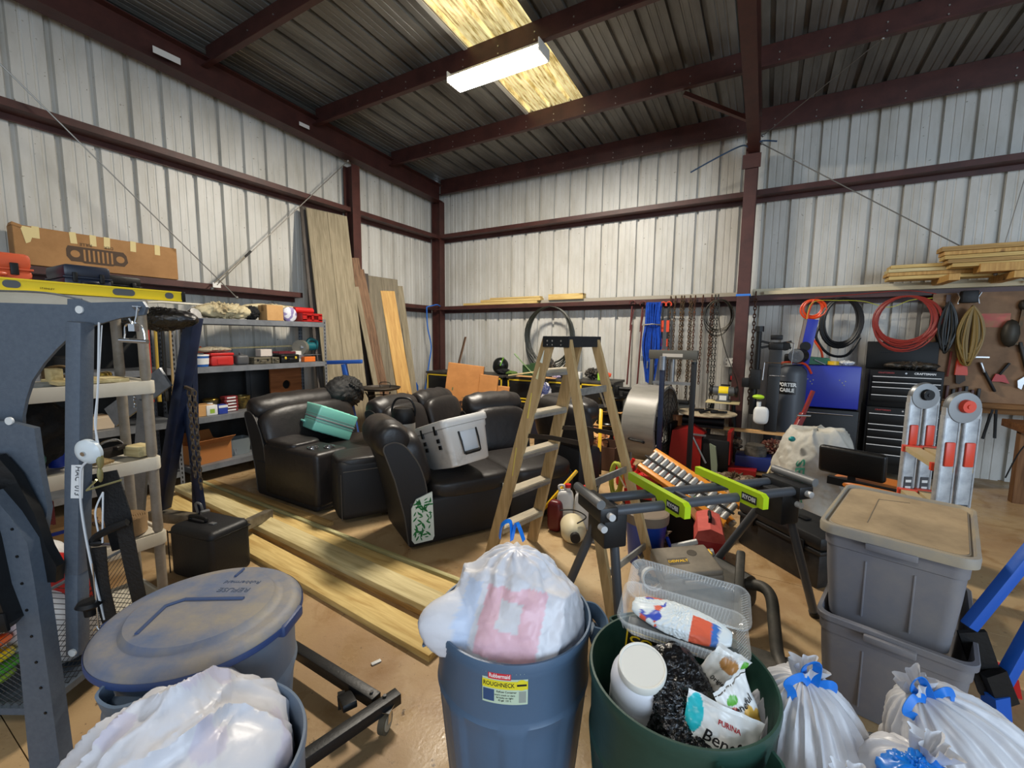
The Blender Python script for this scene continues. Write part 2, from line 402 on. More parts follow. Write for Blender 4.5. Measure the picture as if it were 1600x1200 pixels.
mb = MB(); mb.cyl((0, 0, 0), (0, .42, .46), .006, seg=8); mb.cyl((0, -.03, .02), (0, .40, .45), .006, seg=8); mb.build('shaft', mat('chrome', '#c9c9c9', .2, 1), t)
mb = MB(); mb.cyl((0, .36, .40), (0, .44, .485), .014, seg=10); mb.build('grip', bl, t)
mb = MB(); mb.box((0, 0, 0), (.004, .09, .06)); mb.build('bracket', MATS['white_paper'], t)
# -------------------------------------------------------------- fluorescent light
t = thing('fluorescent_light', 'glowing four foot fluorescent shop light hung under a roof purlin', 'light fixture', (3.45, -3.06, 4.79))
fix = mat('fixture_enamel', '#e8e6de', .4)
mb = MB(); mb.prism([(-.06, 0), (-.13, -.07), (-.122, -.072), (-.05, -.012), (.05, -.012), (.122, -.072), (.13, -.07), (.06, 0)], 1.2, Matrix.Rotation(PI/2, 4, 'Z')); mb.build('reflector', fix, t)
lum = mat('lit_tube', '#fff6e2', .5, emit=40)
for dy in (-.055, .055):
    mb = MB(); mb.cyl((-.58, dy, -.055), (.58, dy, -.055), .019, seg=12); mb.build('tube', lum, t)
for sx in (-1, 1):
    mb = MB(); mb.box((sx*.6, 0, -.06), (.012, .25, .12)); mb.build('end_plate', fix, t)
mb = MB(); mb.prism([(-.125, -.07), (-.115, -.125), (.115, -.125), (.125, -.07)], 1.17, Matrix.Rotation(PI/2, 4, 'Z')); mb.build('diffuser', mat('lit_diffuser', '#fff8ea', .5, emit=26), t)
area('fluorescent_light_glow', (3.45, -3.06, 4.655), (3.45, -3.06, 0), 1.15, .22, 230, (1, .91, .78))
# -------------------------------------------------------------- trash cans
canblue = mat('bin_blue_plastic', '#566f8b', .42, n=3, col2='#4d647e', bump=(40, .05), lo=.3, hi=.8)
canin = mat('bin_inner_plastic', '#3c4f66', .5)
cangreen = mat('bin_green_plastic', '#224238', .42, n=4, col2='#2c4c42', bump=(40, .06))
cangrey = mat('bin_slate_plastic', '#61748a', .5, n=4, col2='#727d8c', bump=(40, .05))
def bin_can(label, loc, rz, R, H, m, lid=False, rot=0):
    t = thing('trash_can', label, 'trash can', loc, rz)
    def fn(r, z, a):
        k = (a/(2*PI)*8) % 1
        if z < H*.68 and .13 < k < .87: r -= .007
        if z < H*.62 and .2 < k < .8: r -= .002
        return r
    b = R*.83
    pr = [(0, 0.02), (b-.02, .02), (b-.01, 0)]+[(b+(R-b)*(i/14)*.93, H*.02+H*.66*i/14) for i in range(15)]
    pr += [(R*.965, H*.70), (R*.967, H*.705), (R*.975, H*.92), (R*.985, H*.93), (R*.985, H*.955), (R*1.0, H*.96), (R*1.005, H*.985), (R*.995, H), (R*.97, H), (R*.962, H*.98), (R*.93, H*.9), (b*.97, H*.2), (b*.9, .05), (0, .045)]
    mb = MB(); mb.lathe(pr, 128, fn=fn); mb.build('body', m, t, 40)
    for s in (0, PI):
        mb = MB(); c, sn = math.cos(s+rot), math.sin(s+rot)
        X = Vector((c, sn, 0)); Y = Vector((-sn, c, 0)); o = X*R*.985+Vector((0, 0, H*.93))
        path = smooth_path([o+Y*.075, o+Y*.07+X*.04-Vector((0, 0, .01)), o+X*.062-Vector((0, 0, .02)), o-Y*.07+X*.04-Vector((0, 0, .01)), o-Y*.075], 6)
        prof = [(-.004, -.028), (.004, -.028), (.004, .028), (-.004, .028)]
        mb.tube(path, 0, prof=prof)
        mb.box(tuple(X*(R*.985+.012)+Vector((0, 0, H*.885))), (.03, .17, .012), (0, 0, s+rot)); mb.box(tuple(X*(R*.98+.028)+Vector((0, 0, H*.865))), (.05, .11, .008), (0, .45, s+rot))
        mb.build('handle', m, t)
    return t
A = bin_can('blue-grey trash can with the bright product sticker, white bag bulging out', (5.53, -6.17, 0), YAW, .283, .70, canblue, rot=.03)
# product sticker on can A: curved patch facing the viewer
def patch(mb, R, a0, a1, z0, z1, n=12, slope=0):
    mb.grid([[(R(z)*math.cos(a0+(a1-a0)*i/n), R(z)*math.sin(a0+(a1-a0)*i/n), z) for z in (z0, z1)] for i in range(n+1)])
def Ra(z): return .283*.967+(z-.5)*.283*.008/.15+.0025
lm = Matrix.Identity(4)
cx_a = -PI/2-.10
def stick(name, u0, u1, z0, z1, m, off=0):
    mb = MB(); patch(mb, lambda z: Ra(z)+off, cx_a+u0, cx_a+u1, z0, z1); return mb.build(name, m, A, 0)
ZS = .050
lab = stick('label_sticker', -.26, .26, .515+ZS, .626+ZS, mat('sticker_pale_green', '#c3d6bd', .5))
def sub(name, u0, u1, z0, z1, m, off):
    mb = MB(); patch(mb, lambda z: Ra(z)+off, cx_a+u0, cx_a+u1, z0, z1); return mb.build(name, m, lab, 0)
sub('yellow_band', -.26, .26, .566+ZS, .594+ZS, mat('sticker_yellow', '#e8da2e', .5), .0006)
sub('red_band', -.19, .07, .598+ZS, .620+ZS, mat('sticker_red', '#d2303c', .5), .0006)
sub('small_picture', -.25, -.12, .522+ZS, .562+ZS, mat('sticker_blue', '#35507a', .5), .0006)
sub('barcode_panel', .16, .24, .522+ZS, .56+ZS, mat('sticker_grey', '#9aa39a', .5), .0006)
ink = mat('black_ink', '#15161a', .6); white = mat('white_paint', '#ecebe6', .5)
def curve_text(s, size, m, par, a, z, R, sx=1, name='lettering', bold=0):
    o = text(s, size, m, par, Matrix.Identity(4), name, .0002, sx, bold)
    for v in o.data.vertices:
        th = a+v.co.x/R; v.co = Vector((math.cos(th)*(R+v.co.z), math.sin(th)*(R+v.co.z), z+v.co.y))
    return o
curve_text('Rubbermaid', .019, white, lab, cx_a-.06, .609+ZS, Ra(.6)+.0014, .72, bold=.0004)
curve_text('ROUGHNECK', .020, ink, lab, cx_a-.07, .580+ZS, Ra(.58)+.0014, .80, bold=.0003)
curve_text('Refuse Container', .009, ink, lab, cx_a+.02, .557+ZS, Ra(.55)+.0014)
for q, s in enumerate(('won\'t crack or dent', 'lid locks on tight', '32 gal  121 L')):
    curve_text(s, .008, ink, lab, cx_a+.0, .546-.009*q+ZS, Ra(.54)+.0014)
mb = MB(); mb.grid([[(0, 0, 0)]*2, [(0, 0, 0)]*2]) if False else None
mb = MB()
for k in range(24):
    pass
mb.lathe([(0, 0), (.0175, 0), (.0175, .0006), (0, .0006)], 24, M=Matrix.Translation((math.cos(cx_a+.19)*(Ra(.58)+.0012), math.sin(cx_a+.19)*(Ra(.58)+.0012), .582+ZS)) @ Matrix.Rotation(cx_a+.19-(-PI/2), 4, 'Z') @ Matrix.Rotation(PI/2, 4, 'X'))
mb.build('round_seal', MATS['sticker_yellow'], lab)
mb = MB(); mb.box((0, 0, 0), (.03, .0008, .006)); o = mb.build('seal_bar', ink, lab); o.location = (math.cos(cx_a+.19)*(Ra(.58)+.0022), math.sin(cx_a+.19)*(Ra(.58)+.0022), .582+ZS); o.rotation_euler = (0, 0, cx_a+.19+PI/2)
# bags ------------------------------------------------------------------------
bagm = mat('white_bag_film', '#cfd0d4', .38, bump=(14, .3), sss=.2, n=6, col2='#c2c5cc')
bagp = mat('white_bag_printed', '#dfe0e6', .38, bump=(16, .3), sss=.2, attr=True)
tie = mat('blue_drawstring', '#1277d8', .32, sss=.1)
def nz(p, s, seed=0): return noise.noise(Vector((p[0]*s+seed, p[1]*s-seed, p[2]*s+seed*.7)))
def rboxr(d, half, M=None):
    """distance along direction d to the surface of a box centred at the origin"""
    q = (M.to_3x3().inverted() @ d) if M is not None else d
    return min(half[i]/max(1e-6, abs(q[i])) for i in range(3))
def ell(d, h): return 1/math.sqrt(sum((d[i]/h[i])**2 for i in range(3)))
def star(mb, fn, nu=96, nv=64, colfn=None):
    P = []; cols = []
    for j in range(nv+1):
        ph = -PI/2+PI*j/nv; row = []
        for i in range(nu):
            th = 2*PI*i/nu; d = Vector((math.cos(ph)*math.cos(th), math.cos(ph)*math.sin(th), math.sin(ph))); row.append(d*fn(d, th, ph))
        P.append(row)
    mb.grid(P, False, True); return P
def colour(o, fn):
    me = o.data; ca = me.color_attributes.new('Col', 'FLOAT_COLOR', 'POINT')
    for i, v in enumerate(me.vertices): ca.data[i].color = tuple(fn(v.co))+(1,)
def crinkle(d, seed, amp=1): return amp*(.5*abs(nz(d, 5, seed))+.3*abs(nz(d, 11, seed+3))+.12*abs(nz(d, 23, seed)))
# bag in can A: hanging film over a boxy carton corner
t = thing('trash_bag', 'white trash bag with red and blue packaging showing, in the stickered can', 'trash bag', (5.53, -6.16, .66), YAW)
MA = rotm(-.42, .10, -.30); HB = (.185, .170, .135)
def f(d, th, ph):
    a = ell(d, (.252, .235, .19)); b = rboxr(d, HB, MA); q = (d-Vector((.0, .25, .0))).normalized() if False else d
    c = ell(d, (.19, .18, .275)); k = 26
    r = math.log(math.exp(k*a)+math.exp(k*min(b, .30))+math.exp(k*c))/k-.012
    s_ = max(0, d.z); r *= 1+.05*math.sin(11*th+4*nz(d, 2))*s_**3*(1-s_**14)
    r += .10*max(0, (d.normalized().dot(Vector((-.90, -.38, .20)))-.90)/.10)**1.6
    return r+.012*nz(d, 2.5, 4)+.016*crinkle(d, 2)
mb = MB(); star(mb, f, 170, 120)
def flap(u, v): return Vector((-.17-.14*u, -.10-.03*u+.012*math.sin(v*6), .045+.05*u+.11*(v-.5)*(1-.8*u)))
o = mb.build('bag_film', bagp, t, 50)
Mi = MA.to_3x3().inverted()
def cf(p):
    q = Mi @ p; base = Vector((.72, .73, .78)); n_ = [abs(q[i])/HB[i] for i in range(3)]
    if q.y < 0 and n_[1] >= max(n_)*.72 and p.z < .2:
        x, z = q.x, q.z-.03
        if -.155 < x < -.095 and -.12 < z < .11: return base*.5+Vector((.45, .62, .9))*.5
        if -.075 < x < .13 and -.12 < z < .11:
            inner = -.015 < x < .06 and -.03 < z < .06
            return base*.92+Vector((.06, .05, .04)) if inner else base*.45+Vector((.90, .36, .44))*.55
    return base
colour(o, cf)
mb = MB(); mb.tube(smooth_path([(-.06, .02, .30), (-.05, .0, .36), (-.02, -.01, .375), (-.015, 0, .30)], 6), 0, prof=[(-.001, -.008), (.001, -.008), (.001, .008), (-.001, .008)])
mb.tube(smooth_path([(-.015, .0, .30), (.0, -.01, .37), (.012, -.02, .36), (.03, 0, .30)], 6), 0, prof=[(-.001, -.008), (.001, -.008), (.001, .008), (-.001, .008)]); mb.build('drawstring', tie, t)
# green can B and its contents
B = bin_can('dark green trash can crammed with tubs and food packaging', (6.11, -6.16, 0), YAW-.25, .27, .70, cangreen, rot=PI/2+.5)
def tub(loc, rot):
    t = thing('plastic_tub', 'big white screw-lid plastic tub standing in the green can', 'tub', loc, rot=rot)
    w_ = mat('tub_white_plastic', '#e3e6ee', .35, sss=.1)
    mb = MB(); mb.lathe([(0, -.11), (.078, -.11), (.083, -.10), (.083, .0), (.085, .03), (.083, .055), (.07, .08), (.064, .085), (0, .085)], 64); mb.build('jar', w_, t)
    mb = MB(); mb.lathe([(0, .115), (.060, .115), (.062, .117), (.066, .117), (.068, .114), (.068, .088), (.062, .086)], 64); mb.build('lid', mat('lid_offwhite', '#e8e7df', .45), t)
    lb = MB(); patch(lb, lambda z: .0838, -2.6, -.2, -.095, .0); lb = lb.build('label', mat('tub_label', '#eceef4', .4), t)
    navy = mat('navy_print', '#2d338f', .45)
    k = MB(); patch(k, lambda z: .0845, -1.2, -1.08, -.09, -.035); patch(k, lambda z: .0843, -1.2, -.5, -.095, -.089); patch(k, lambda z: .0845, -1.2, -.5, -.034, -.032); patch(k, lambda z: .0845, -2.6, -2.1, -.035, -.025); k.build('print', navy, lb)
    curve_text('21%', .022, navy, lb, -.82, -.048, .0846); curve_text('0g', .022, navy, lb, -.86, -.08, .0846)
    return t
tub((6.01, -6.245, .655), (.38, -.06, YAW))
t = thing('trash_bag', 'glossy black crumpled plastic bag in the green can', 'trash bag', (6.135, -6.26, .63), rot=(.62, .0, YAW+.1))
mb = MB(); star(mb, lambda d, th, ph: min(ell(d, (.098, .19, .10))*1.1, rboxr(d, (.088, .165, .078)))+.02*crinkle(d, 5)+.006*nz(d, 25), 120, 80)
mb.build('bag_film', mat('black_bag_film', '#0d0d0f', .16, bump=(55, .9), spec=.7), t, 60)
# clear clamshell tray
clear = mat('clear_plastic', '#eef4f6', .08, alpha=.24, spec=.9)
t = thing('clear_food_tray', 'clear plastic clamshell tray holding a rolled plastic bag', 'food tray', (6.09, -6.05, .745), rot=(.10, .08, YAW-.40))
def traymesh(mb, w, d, h, z, flare):
    rows = []
    for k, (f, zz) in enumerate(((0, 0), (.62, 0), (.94, .004), (1, .012), (1+flare*.5, h*.5), (1+flare, h), (1+flare+.05, h+.002), (1+flare+.055, h-.005))):
        o = rprism(w, d, .035, 10); ring = []
        for i, (x, y) in enumerate(o):
            rp = 1+.006*math.sin(i*9) if .9 < f < 1+flare else 1
            ring.append((x*f*rp, y*f*rp, z+zz))
        rows.append(ring)
    mb.grid(rows, False, True)
def ribs(mb, w, d, h, z, flare):
    for sx in (-1, 1):
        for k in range(30):
            u = -.5+.9*(k+.5)/30+.05; mb.cyl((u*w*.95, sx*d/2, z+.01), (u*w*1.0, sx*d/2*(1+flare), z+h), .0013, seg=4)
        for k in range(14):
            u = -.45+.9*(k+.5)/14; mb.cyl((sx*w/2, u*d, z+.01), (sx*w/2*(1+flare), u*d, z+h), .0013, seg=4)
mb = MB(); traymesh(mb, .34, .19, .055, 0, .1); ribs(mb, .34, .19, .055, 0, .1); mb.build('base_tray', clear, t)
mb = MB(); mb.T = Matrix.Translation((.01, .105, .055)) @ rotm(.25); traymesh(mb, .34, .15, .03, 0, .1); ribs(mb, .34, .15, .03, 0, .1); mb.build('lid', clear, t)
t = thing('rolled_plastic_bag', 'rolled white plastic bag with red and blue print inside the clear tray', 'plastic bag', (6.09, -6.05, .782), rot=(.10, .08, YAW-.50))
mb = MB(); star(mb, lambda d, th, ph: min(ell(d, (.165, .07, .03)), rboxr(d, (.15, .062, .028)))+.006*crinkle(d, 9)+.003*nz(d, 9), 220, 100); o = mb.build('bag_film', bagp, t, 50)
def cf2(p):
    n = nz(p, 26, 3); q = p.x
    if abs(q+.085) < .035 and n > .02: return (.75, .12, .06) if nz(p, 40, 1) > -.1 else (.05, .1, .55)
    if abs(q-.075) < .04 and p.y < .012: return (.78, .15, .08) if q < .095 else (.06, .2, .6)
    return (.76, .84, .88)
colour(o, cf2)
# dog food bags
foil = mat('pet_food_bag', '#e2e3df', .32, bump=(10, .3), attr=True)
def food_bag(loc, rot, sz, label, letters, seed, leaves):
    t = thing('pet_food_bag', label, 'food bag', loc, rot=rot)
    w_, h_ = sz; n = 60
    mb = MB()
    for s in (-1, 1):
        mb.grid([[Vector((w_*(i/n-.5)*(1-.06*math.sin(j/n*PI)), s*(.028*math.sin(PI*i/n)**.6*math.sin(PI*min(1, j/n*1.05+.02))**.7)+.016*nz((i/n, j/n, 0), 2.5, seed)+.006*nz((i/n, j/n, 0), 8, seed), h_*(j/n-.5))) for j in range(n+1)] for i in range(n+1)])
    o = mb.build('pouch', foil, t, 50)
    def cf(p):
        for (x, z, rx, rz_, c) in leaves:
            if ((p.x-x)/rx)**2+((p.z-z)/rz_)**2 < 1: return c
        return (.78, .79, .77)
    colour(o, cf)
    for (s, size, x, z, m, sh) in letters:
        tx = text(s, size, m, t, Matrix.Identity(4), 'lettering', .0002, 1, .0003)
        for v in tx.data.vertices: 
            X, Z = x+v.co.x+sh*v.co.y, z+v.co.y; i = (X/w_+.5); j = (Z/h_+.5)
            i = min(max(i, 0.01), .99); j = min(max(j, .01), .99)
            v.co = Vector((X, -(.028*math.sin(PI*i)**.6*math.sin(PI*min(1, j*1.05+.02))**.7)+.016*nz((i, j, 0), 2.5, seed)+.006*nz((i, j, 0), 8, seed)-.0028+v.co.z*0, Z))
    return t
red = mat('print_red', '#c8202c', .45); darkink = mat('print_dark', '#2a2a2c', .5)
Gc, Oc, Rc, Tc = (.12, .42, .05), (.72, .42, .08), (.55, .08, .04), (.02, .50, .55)
food_bag((6.235, -6.30, .655), (-.42, .28, YAW-.30), (.20, .15), 'crumpled white pet food bag with script lettering in green can, front one', [('PURINA', .016, .01, .036, red, 0), ('Beneful', .040, .012, -.004, darkink, .15)], 3, [(-.075, .03, .022, .045, Tc), (-.08, -.04, .014, .02, Tc)])
food_bag((6.205, -6.13, .70), (.1, .55, YAW-.1), (.11, .20), 'crumpled white pet food bag standing behind the front one, photo of kibble on it', [('PURINA', .014, -.02, -.03, red, 0), ('Original', .018, .005, .0, darkink, 0)], 8, [(.0, .06, .03, .022, (.42, .2, .06)), (.045, .075, .012, .018, Gc)])
food_bag((6.275, -6.21, .68), (-.1, -.35, YAW+.35), (.12, .19), 'crumpled white pet food bag with green leaves and vegetables, right rim of green can', [('Beneful', .026, .0, .03, darkink, 0)], 12, [(.01, .0, .018, .024, Oc), (.0, -.045, .017, .022, Gc), (-.02, .055, .018, .012, Gc), (.032, -.03, .016, .03, Oc), (-.025, .02, .012, .02, Rc)])
food_bag((6.16, -6.33, .60), (-.4, -.1, YAW), (.10, .12), 'small crumpled white pet food wrapper below the black bag', [], 15, [(-.01, .0, .014, .02, Oc), (-.03, .02, .012, .016, Gc)])
t = thing('snack_carton', 'black carton with yellow printing under the clear tray in green can', 'carton', (6.03, -6.05, .66), rot=(.35, .1, YAW-.4))
mb = MB(); mb.box((0, 0, 0), (.22, .05, .16), bev=.003); mb.build('carton', mat('carton_black', '#16150f', .4), t)
yl = mat('print_yellow', '#e6c61e', .45)
text('CO', .05, yl, t, up_right((-.06, -.026, .035)), bold=.001); text('NG', .045, white, t, up_right((.05, -.026, .03)), bold=.001)
mb = MB(); mb.box((0, -.0255, .075), (.22, .001, .006)); mb.box((-.107, -.0255, 0), (.005, .001, .16)); mb.build('stripe', yl, t)
# lidded can C and bag can D
Cc = bin_can('blue-grey trash can with the dusty domed lid, nearest the gym machine', (4.64, -6.79, 0), YAW, .285, .74, cangrey, rot=PI/2)
lidm = mat('dusty_blue_lid', '#5b6c8c', .6, n=3.2, col2='#948c80', bump=(30, .15), lo=.36, hi=.62)
def lid_profile():
    return [(0, .030), (.10, .030), (.19, .030), (.215, .028), (.228, .012), (.245, .008), (.270, .010), (.290, .004), (.305, -.012), (.306, -.030), (.300, -.030), (.297, -.014), (.28, -.002), (.2, .0), (0, .0)]
mb = MB(); mb.lathe([(r, z+.735) for r, z in lid_profile()], 128); L_ = mb.build('lid', lidm, Cc, 40)
mb = MB(); mb.lathe([(.3065, .723), (.309, .718), (.309, .703), (.3065, .700)], 128); mb.build('rim_band', mat('lid_rim_blue', '#2d4272', .5), L_)
mb = MB()
for s in (-1,):
    mb.tube([(-.10, -.16, .767), (-.12, -.02, .768), (-.08, .02, .768), (.12, .03, .768)], .006, 6); mb.tube([(.0, .17, .768), (.0, .225, .768)], .005, 6)
mb.build('raised_ridge', mat('lid_ridge', '#3f5074', .55), L_)
for s_, y_, z_ in (('REFUSE', .085, .036), ('Rubbermaid', .135, .028)): text(s_, z_, mat('lid_mark', '#46536b', .6), L_, Matrix.Translation((.05, y_, .7655)) @ Matrix.Rotation(PI, 4, 'Z'), 'embossed_lettering', .0008)
for s in (0, PI):
    mb = MB(); mb.box((.296*math.cos(s), .296*math.sin(s), .705), (.035, .13, .04), (0, 0, s), .01); mb.build('lid_latch', mat('lid_latch_blue', '#30426c', .5), L_)
Dd = bin_can('grey trash can at the lower left holding a limp white bag', (5.12, -7.05, 0), YAW, .262, .66, cangrey, rot=-.88)
t = thing('trash_bag', 'large limp white trash bag sagging out of the lower left can', 'trash bag', (5.06, -7.06, .60), YAW)
def f(d, th, ph):
    r = max(ell(d, (.262, .24, .155)), ell(d, (.17, .17, .20)))
    u = d.x*.6+d.y*.8; v = d.x*.8-d.y*.6
    r += .012*(1-abs(math.sin(5*v+2.2*nz(d, 1.4, 5))))**2*2+.010*(1-abs(math.sin(8*v+3*u+3*nz(d, 1.6, 9))))**3
    return r+.035*nz(d, 1.8, 8)+.010*crinkle(d, 21)
mb = MB(); star(mb, f, 140, 90)
o = mb.build('bag_film', bagp, t, 50)
colour(o, lambda p: (.66, .67, .72) if not (nz(p, 9, 31) > .35) else (.60, .58, .68))
# three tied white bags at the lower right
def tied_bag(label, loc, dims, tilt, rz, seed, knot=True, pleat=26):
    t = thing('trash_bag', label, 'trash bag', loc, rot=(tilt[0], tilt[1], rz), group=None)
    def f(d, th, ph):
        r = ell(d, dims)
        s = max(0, math.sin(ph))
        r *= 1+.18*s**6
        r *= 1+(.006+.045*s**4)*(math.sin(pleat*th+5*nz(d, 1.5, seed))+.5*math.sin(pleat*1.7*th+4*nz(d, 2, seed+2)))*(1-s**12)
        r *= 1-.25*max(0, s-.75)*0
        return r+.03*nz(d, 1.8, seed)+.022*crinkle(d, seed)
    mb = MB(); star(mb, f, 160, 80)
    tz = dims[2]*1.16
    P = []
    for j in range(9):
        z = tz-.02+.009*j; rr = .016+.026*(j/8)**1.4
        P.append([(rr*(1+.28*math.sin(4*a+seed+j*.3)+.2*math.sin(9*a+seed))*math.cos(a)+.01*j/8, rr*(1+.28*math.sin(4*a+seed+j*.3)+.2*math.sin(9*a+seed))*math.sin(a), z) for a in [2*PI*k/56 for k in range(56)]])
    mb.grid(P, False, True)
    mb.build('bag_film', bagm, t, 60)
    if knot:
        mb = MB(); pf = [(-.0012, -.012), (.0012, -.012), (.0012, .012), (-.0012, .012)]
        z = tz-.01
        rnd = random.Random(seed)
        mb.tube([(.02*math.cos(a), .02*math.sin(a), z) for a in [2*PI*k/16 for k in range(16)]], 0, True, True, prof=pf) if False else mb.tube([(.021*math.cos(a), .021*math.sin(a), z) for a in [2*PI*k/16 for k in range(16)]], .007, 6, True)
        mb.tube(smooth_path([(0.01, -.02, z), (-.03, -.04, z+.05), (-.075, -.045, z+.035), (-.06, -.04, z+.0), (-.07, -.05, z-.05)], 8), 0, prof=pf)
        mb.tube(smooth_path([(0, -.02, z), (-.02, -.03, z+.07), (.015, -.035, z+.085), (.01, -.03, z+.01)], 8), 0, prof=pf)
        mb.tube(smooth_path([(0, -.02, z), (.04, -.045, z+.03), (.065, -.04, z+.01), (.04, -.045, z-.02), (.0, -.03, z)], 8), 0, prof=pf)
        mb.build('drawstring', tie, t)
    return t
tied_bag('tall white trash bag with tangled blue ties, right beside the green can', (6.455, -6.00, .30), (.19, .185, .33), (-.04, -.03), YAW, 3)
tied_bag('large white trash bag leaning back, blue tie loop, at the right edge', (6.95, -5.76, .30), (.21, .21, .35), (-.15, -.55), YAW+.05, 9, pleat=17)
tied_bag('pinkish white trash bag at the bottom edge in front of the tall tied bag', (6.47, -6.28, .38), (.14, .12, .22), (.1, .1), YAW, 15, knot=False, pleat=12)
tied_bag('white grocery style bag at bottom right with a broad blue stretched tie', (6.66, -6.06, .38), (.16, .14, .22), (.1, .1), YAW, 22, knot=False, pleat=12)
tw = thing('blue_bag_tie', 'broad blue plastic tie bunched on the white bag at bottom edge', 'bag tie', (6.67, -6.12, .62), YAW)
mb = MB(); star(mb, lambda d, th, ph: ell(d, (.085, .05, .03))+.022*crinkle(d, 4)+.012*nz(d, 3, 1), 60, 40)
mb.build('film', tie, tw, 50)
tw = thing('blue_bag_tie', 'small blue plastic tie at the bottom edge beside the pinkish bag', 'bag tie', (6.39, -6.33, .58), YAW)
mb = MB(); star(mb, lambda d, th, ph: ell(d, (.06, .04, .025))+.02*crinkle(d, 6)+.012*nz(d, 3, 5), 50, 30); mb.build('film', tie, tw, 50)
t = thing('woven_sack', 'dark grey mesh sack squeezed between the white bags and grey tote', 'sack', (6.67, -5.70, .05), YAW)
mb = MB(); star(mb, lambda d, th, ph: min(ell(d, (.13, .10, .30)), .38)+.02*nz(d, 4, 2)+.012*crinkle(d, 3), 70, 50); mb.build('fabric', mat('mesh_fabric', '#24272b', .5, n=90, col2='#5b6166', bump=(120, .6)), t, 60)
# stacked grey totes
def tote(label, loc, rz, lid, W=.445, L=.70, H=.44):
    t = thing('storage_tote', label, 'storage tote', loc, rz, 'stacked storage totes')
    g = mat('tote_grey_plastic', '#6f7078', .5, n=3, col2='#7f7c7c', bump=(50, .05)); mb = MB(); rows = []
    for f, z in ((.80, 0), (.82, .005), (.84, .06), (.90, H*.55), (.925, H*.80), (.945, H*.81), (.955, H-.03), (.99, H-.028), (.995, H-.004), (.985, H), (.935, H), (.92, H-.05), (.80, .02), (.5, .015)):
        o = rprism(W*f, L*f, .055*f, 8); ring = []
        for (x, y) in o: ring.append((x, y, z))
        rows.append(ring)
    V = mb.grid(rows, False, True)
    f = mb.bm.faces.new([v for v in V[0]]); f2 = mb.bm.faces.new([v for v in V[-1]])
    for sy in (-1, 1):
        for sx in (-.16, .16): mb.box((sx*W, sy*L*.435, H*.42), (.008, .02, H*.62), (sy*-.09, 0, 0), .003)
    for sx in (-1, 1):
        for sy in (-.25, 0, .25): mb.box((sx*W*.44, sy*L, H*.42), (.014, .008, H*.62), (0, sx*.07, 0), .003)
    mb.build('tub', g, t, 40)
    for sy in (-1, 1):
        mb = MB(); mb.box((0, sy*(L*.5+.006), H-.035), (.17, .028, .03), bev=.006); mb.build('handle', g, t)
    if lid:
        mb = MB(); lm_ = mat('tote_lid_dusty', '#b39c7a', .7, n=2.5, col2='#8d7a5e', bump=(40, .1)); rows = []
        for f, z in ((1.0, -.02), (1.035, -.022), (1.04, .01), (1.03, .02), (.985, .021), (.965, .006), (.93, .004), (.925, .012), (.90, .013)):
            rows.append([(x, y, H+z) for x, y in rprism(W*f, L*f, .06*f, 8)])
        rim = mb; V = rim.grid(rows, False, True); rim.bm.faces.new(V[-1]); Lo = rim.build('lid', [mat('tote_lid_rim', '#8f8a82', .6, n=3, col2='#a89a80')], t, 40)
        mb = MB(); mb.prism([(x, -y) for x, y in rprism(W*.905, L*.905, .05, 8)], .002, Matrix.Rotation(PI/2, 4, 'X'), c=(0, 0, 0)); o = mb.build('dusty_top', lm_, Lo, 0); o.location = (0, 0, H+.0135)
        mb = MB(); mb.tube([(-.10, -.22, H+.016), (-.10, .2, H+.016), (.02, .25, H+.016)], .002, 4); mb.build('moulded_line', mat('mould_line', '#8d7b62', .7), Lo)
    return t
TR = math.atan2(-.12, .44)
tp = tote('grey storage tote with dusty tan lid, upper one of the stack', (6.885, -4.80, .41), TR, True, .50, .75, .44)
mb = MB(); mb.box((0, 0, 0), (.0015, .04, .09)); o = mb.build('sticker', mat('cream_sticker', '#d8d6b8', .6), tp); o.location = (-.236, .13, .32); o.rotation_euler = (0, .07, 0)
tote('open grey storage tote, lower one of the stack, holding the upper', (6.90, -4.82, 0), TR+.02, False, .53, .80, .46)
# ================================================================ generic small things
steel = mat('galvanised_steel', '#8d8f92', .4, .6, n=8, col2='#777a7d'); dark = mat('black_plastic', '#0b0b0c', .5, bump=(60, .1), spec=.35); chrome = MATS['chrome']
card = mat('cardboard', '#a87b4a', .75, n=4, col2='#976c3e', bump=(30, .05)); card2 = mat('pale_cardboard', '#c79a63', .75, n=4, col2='#b98c55'); tape = mat('masking_tape', '#d8c48a', .6); brown_tape = mat('packing_tape', '#8f6a3c', .35)
def carton(label, loc, d, rz=0, m=None, open_=False, rot=None, name='cardboard_box', tapes=True, group=None):
    """d = width, depth, height; origin at base centre"""
    t = thing(name, label, 'box', loc, rz, group, rot); m = m or card; a, b, h = d; mb = MB()
    if open_:
        th = .004
        mb.box((0, 0, th/2), (a, b, th)); mb.box((0, -b/2, h/2), (a, th, h)); mb.box((0, b/2, h/2), (a, th, h)); mb.box((-a/2, 0, h/2), (th, b, h)); mb.box((a/2, 0, h/2), (th, b, h)); mb.build('carton', m, t, 0)
        for s, r in ((-1, .9), (1, -.6)):
            mb = MB(); mb.box((0, 0, .06), (a, th, .12)); o = mb.build('flap', m, t, 0); o.location = (0, s*b/2, h); o.rotation_euler = (r, 0, 0)
    else:
        mb.box((0, 0, h/2), (a, b, h), bev=.004, seg=1); mb.box((0, 0, h), (a, .002, .0015)); mb.build('carton', m, t, 0)
        if tapes:
            mb = MB(); mb.box((0, 0, h+.0008), (a+.002, .05, .001)); mb.box((a/2+.0006, 0, h-.04), (.001, .05, .08)); mb.box((-a/2-.0006, 0, h-.04), (.001, .05, .08)); mb.build('tape', brown_tape, t, 0)
    return t
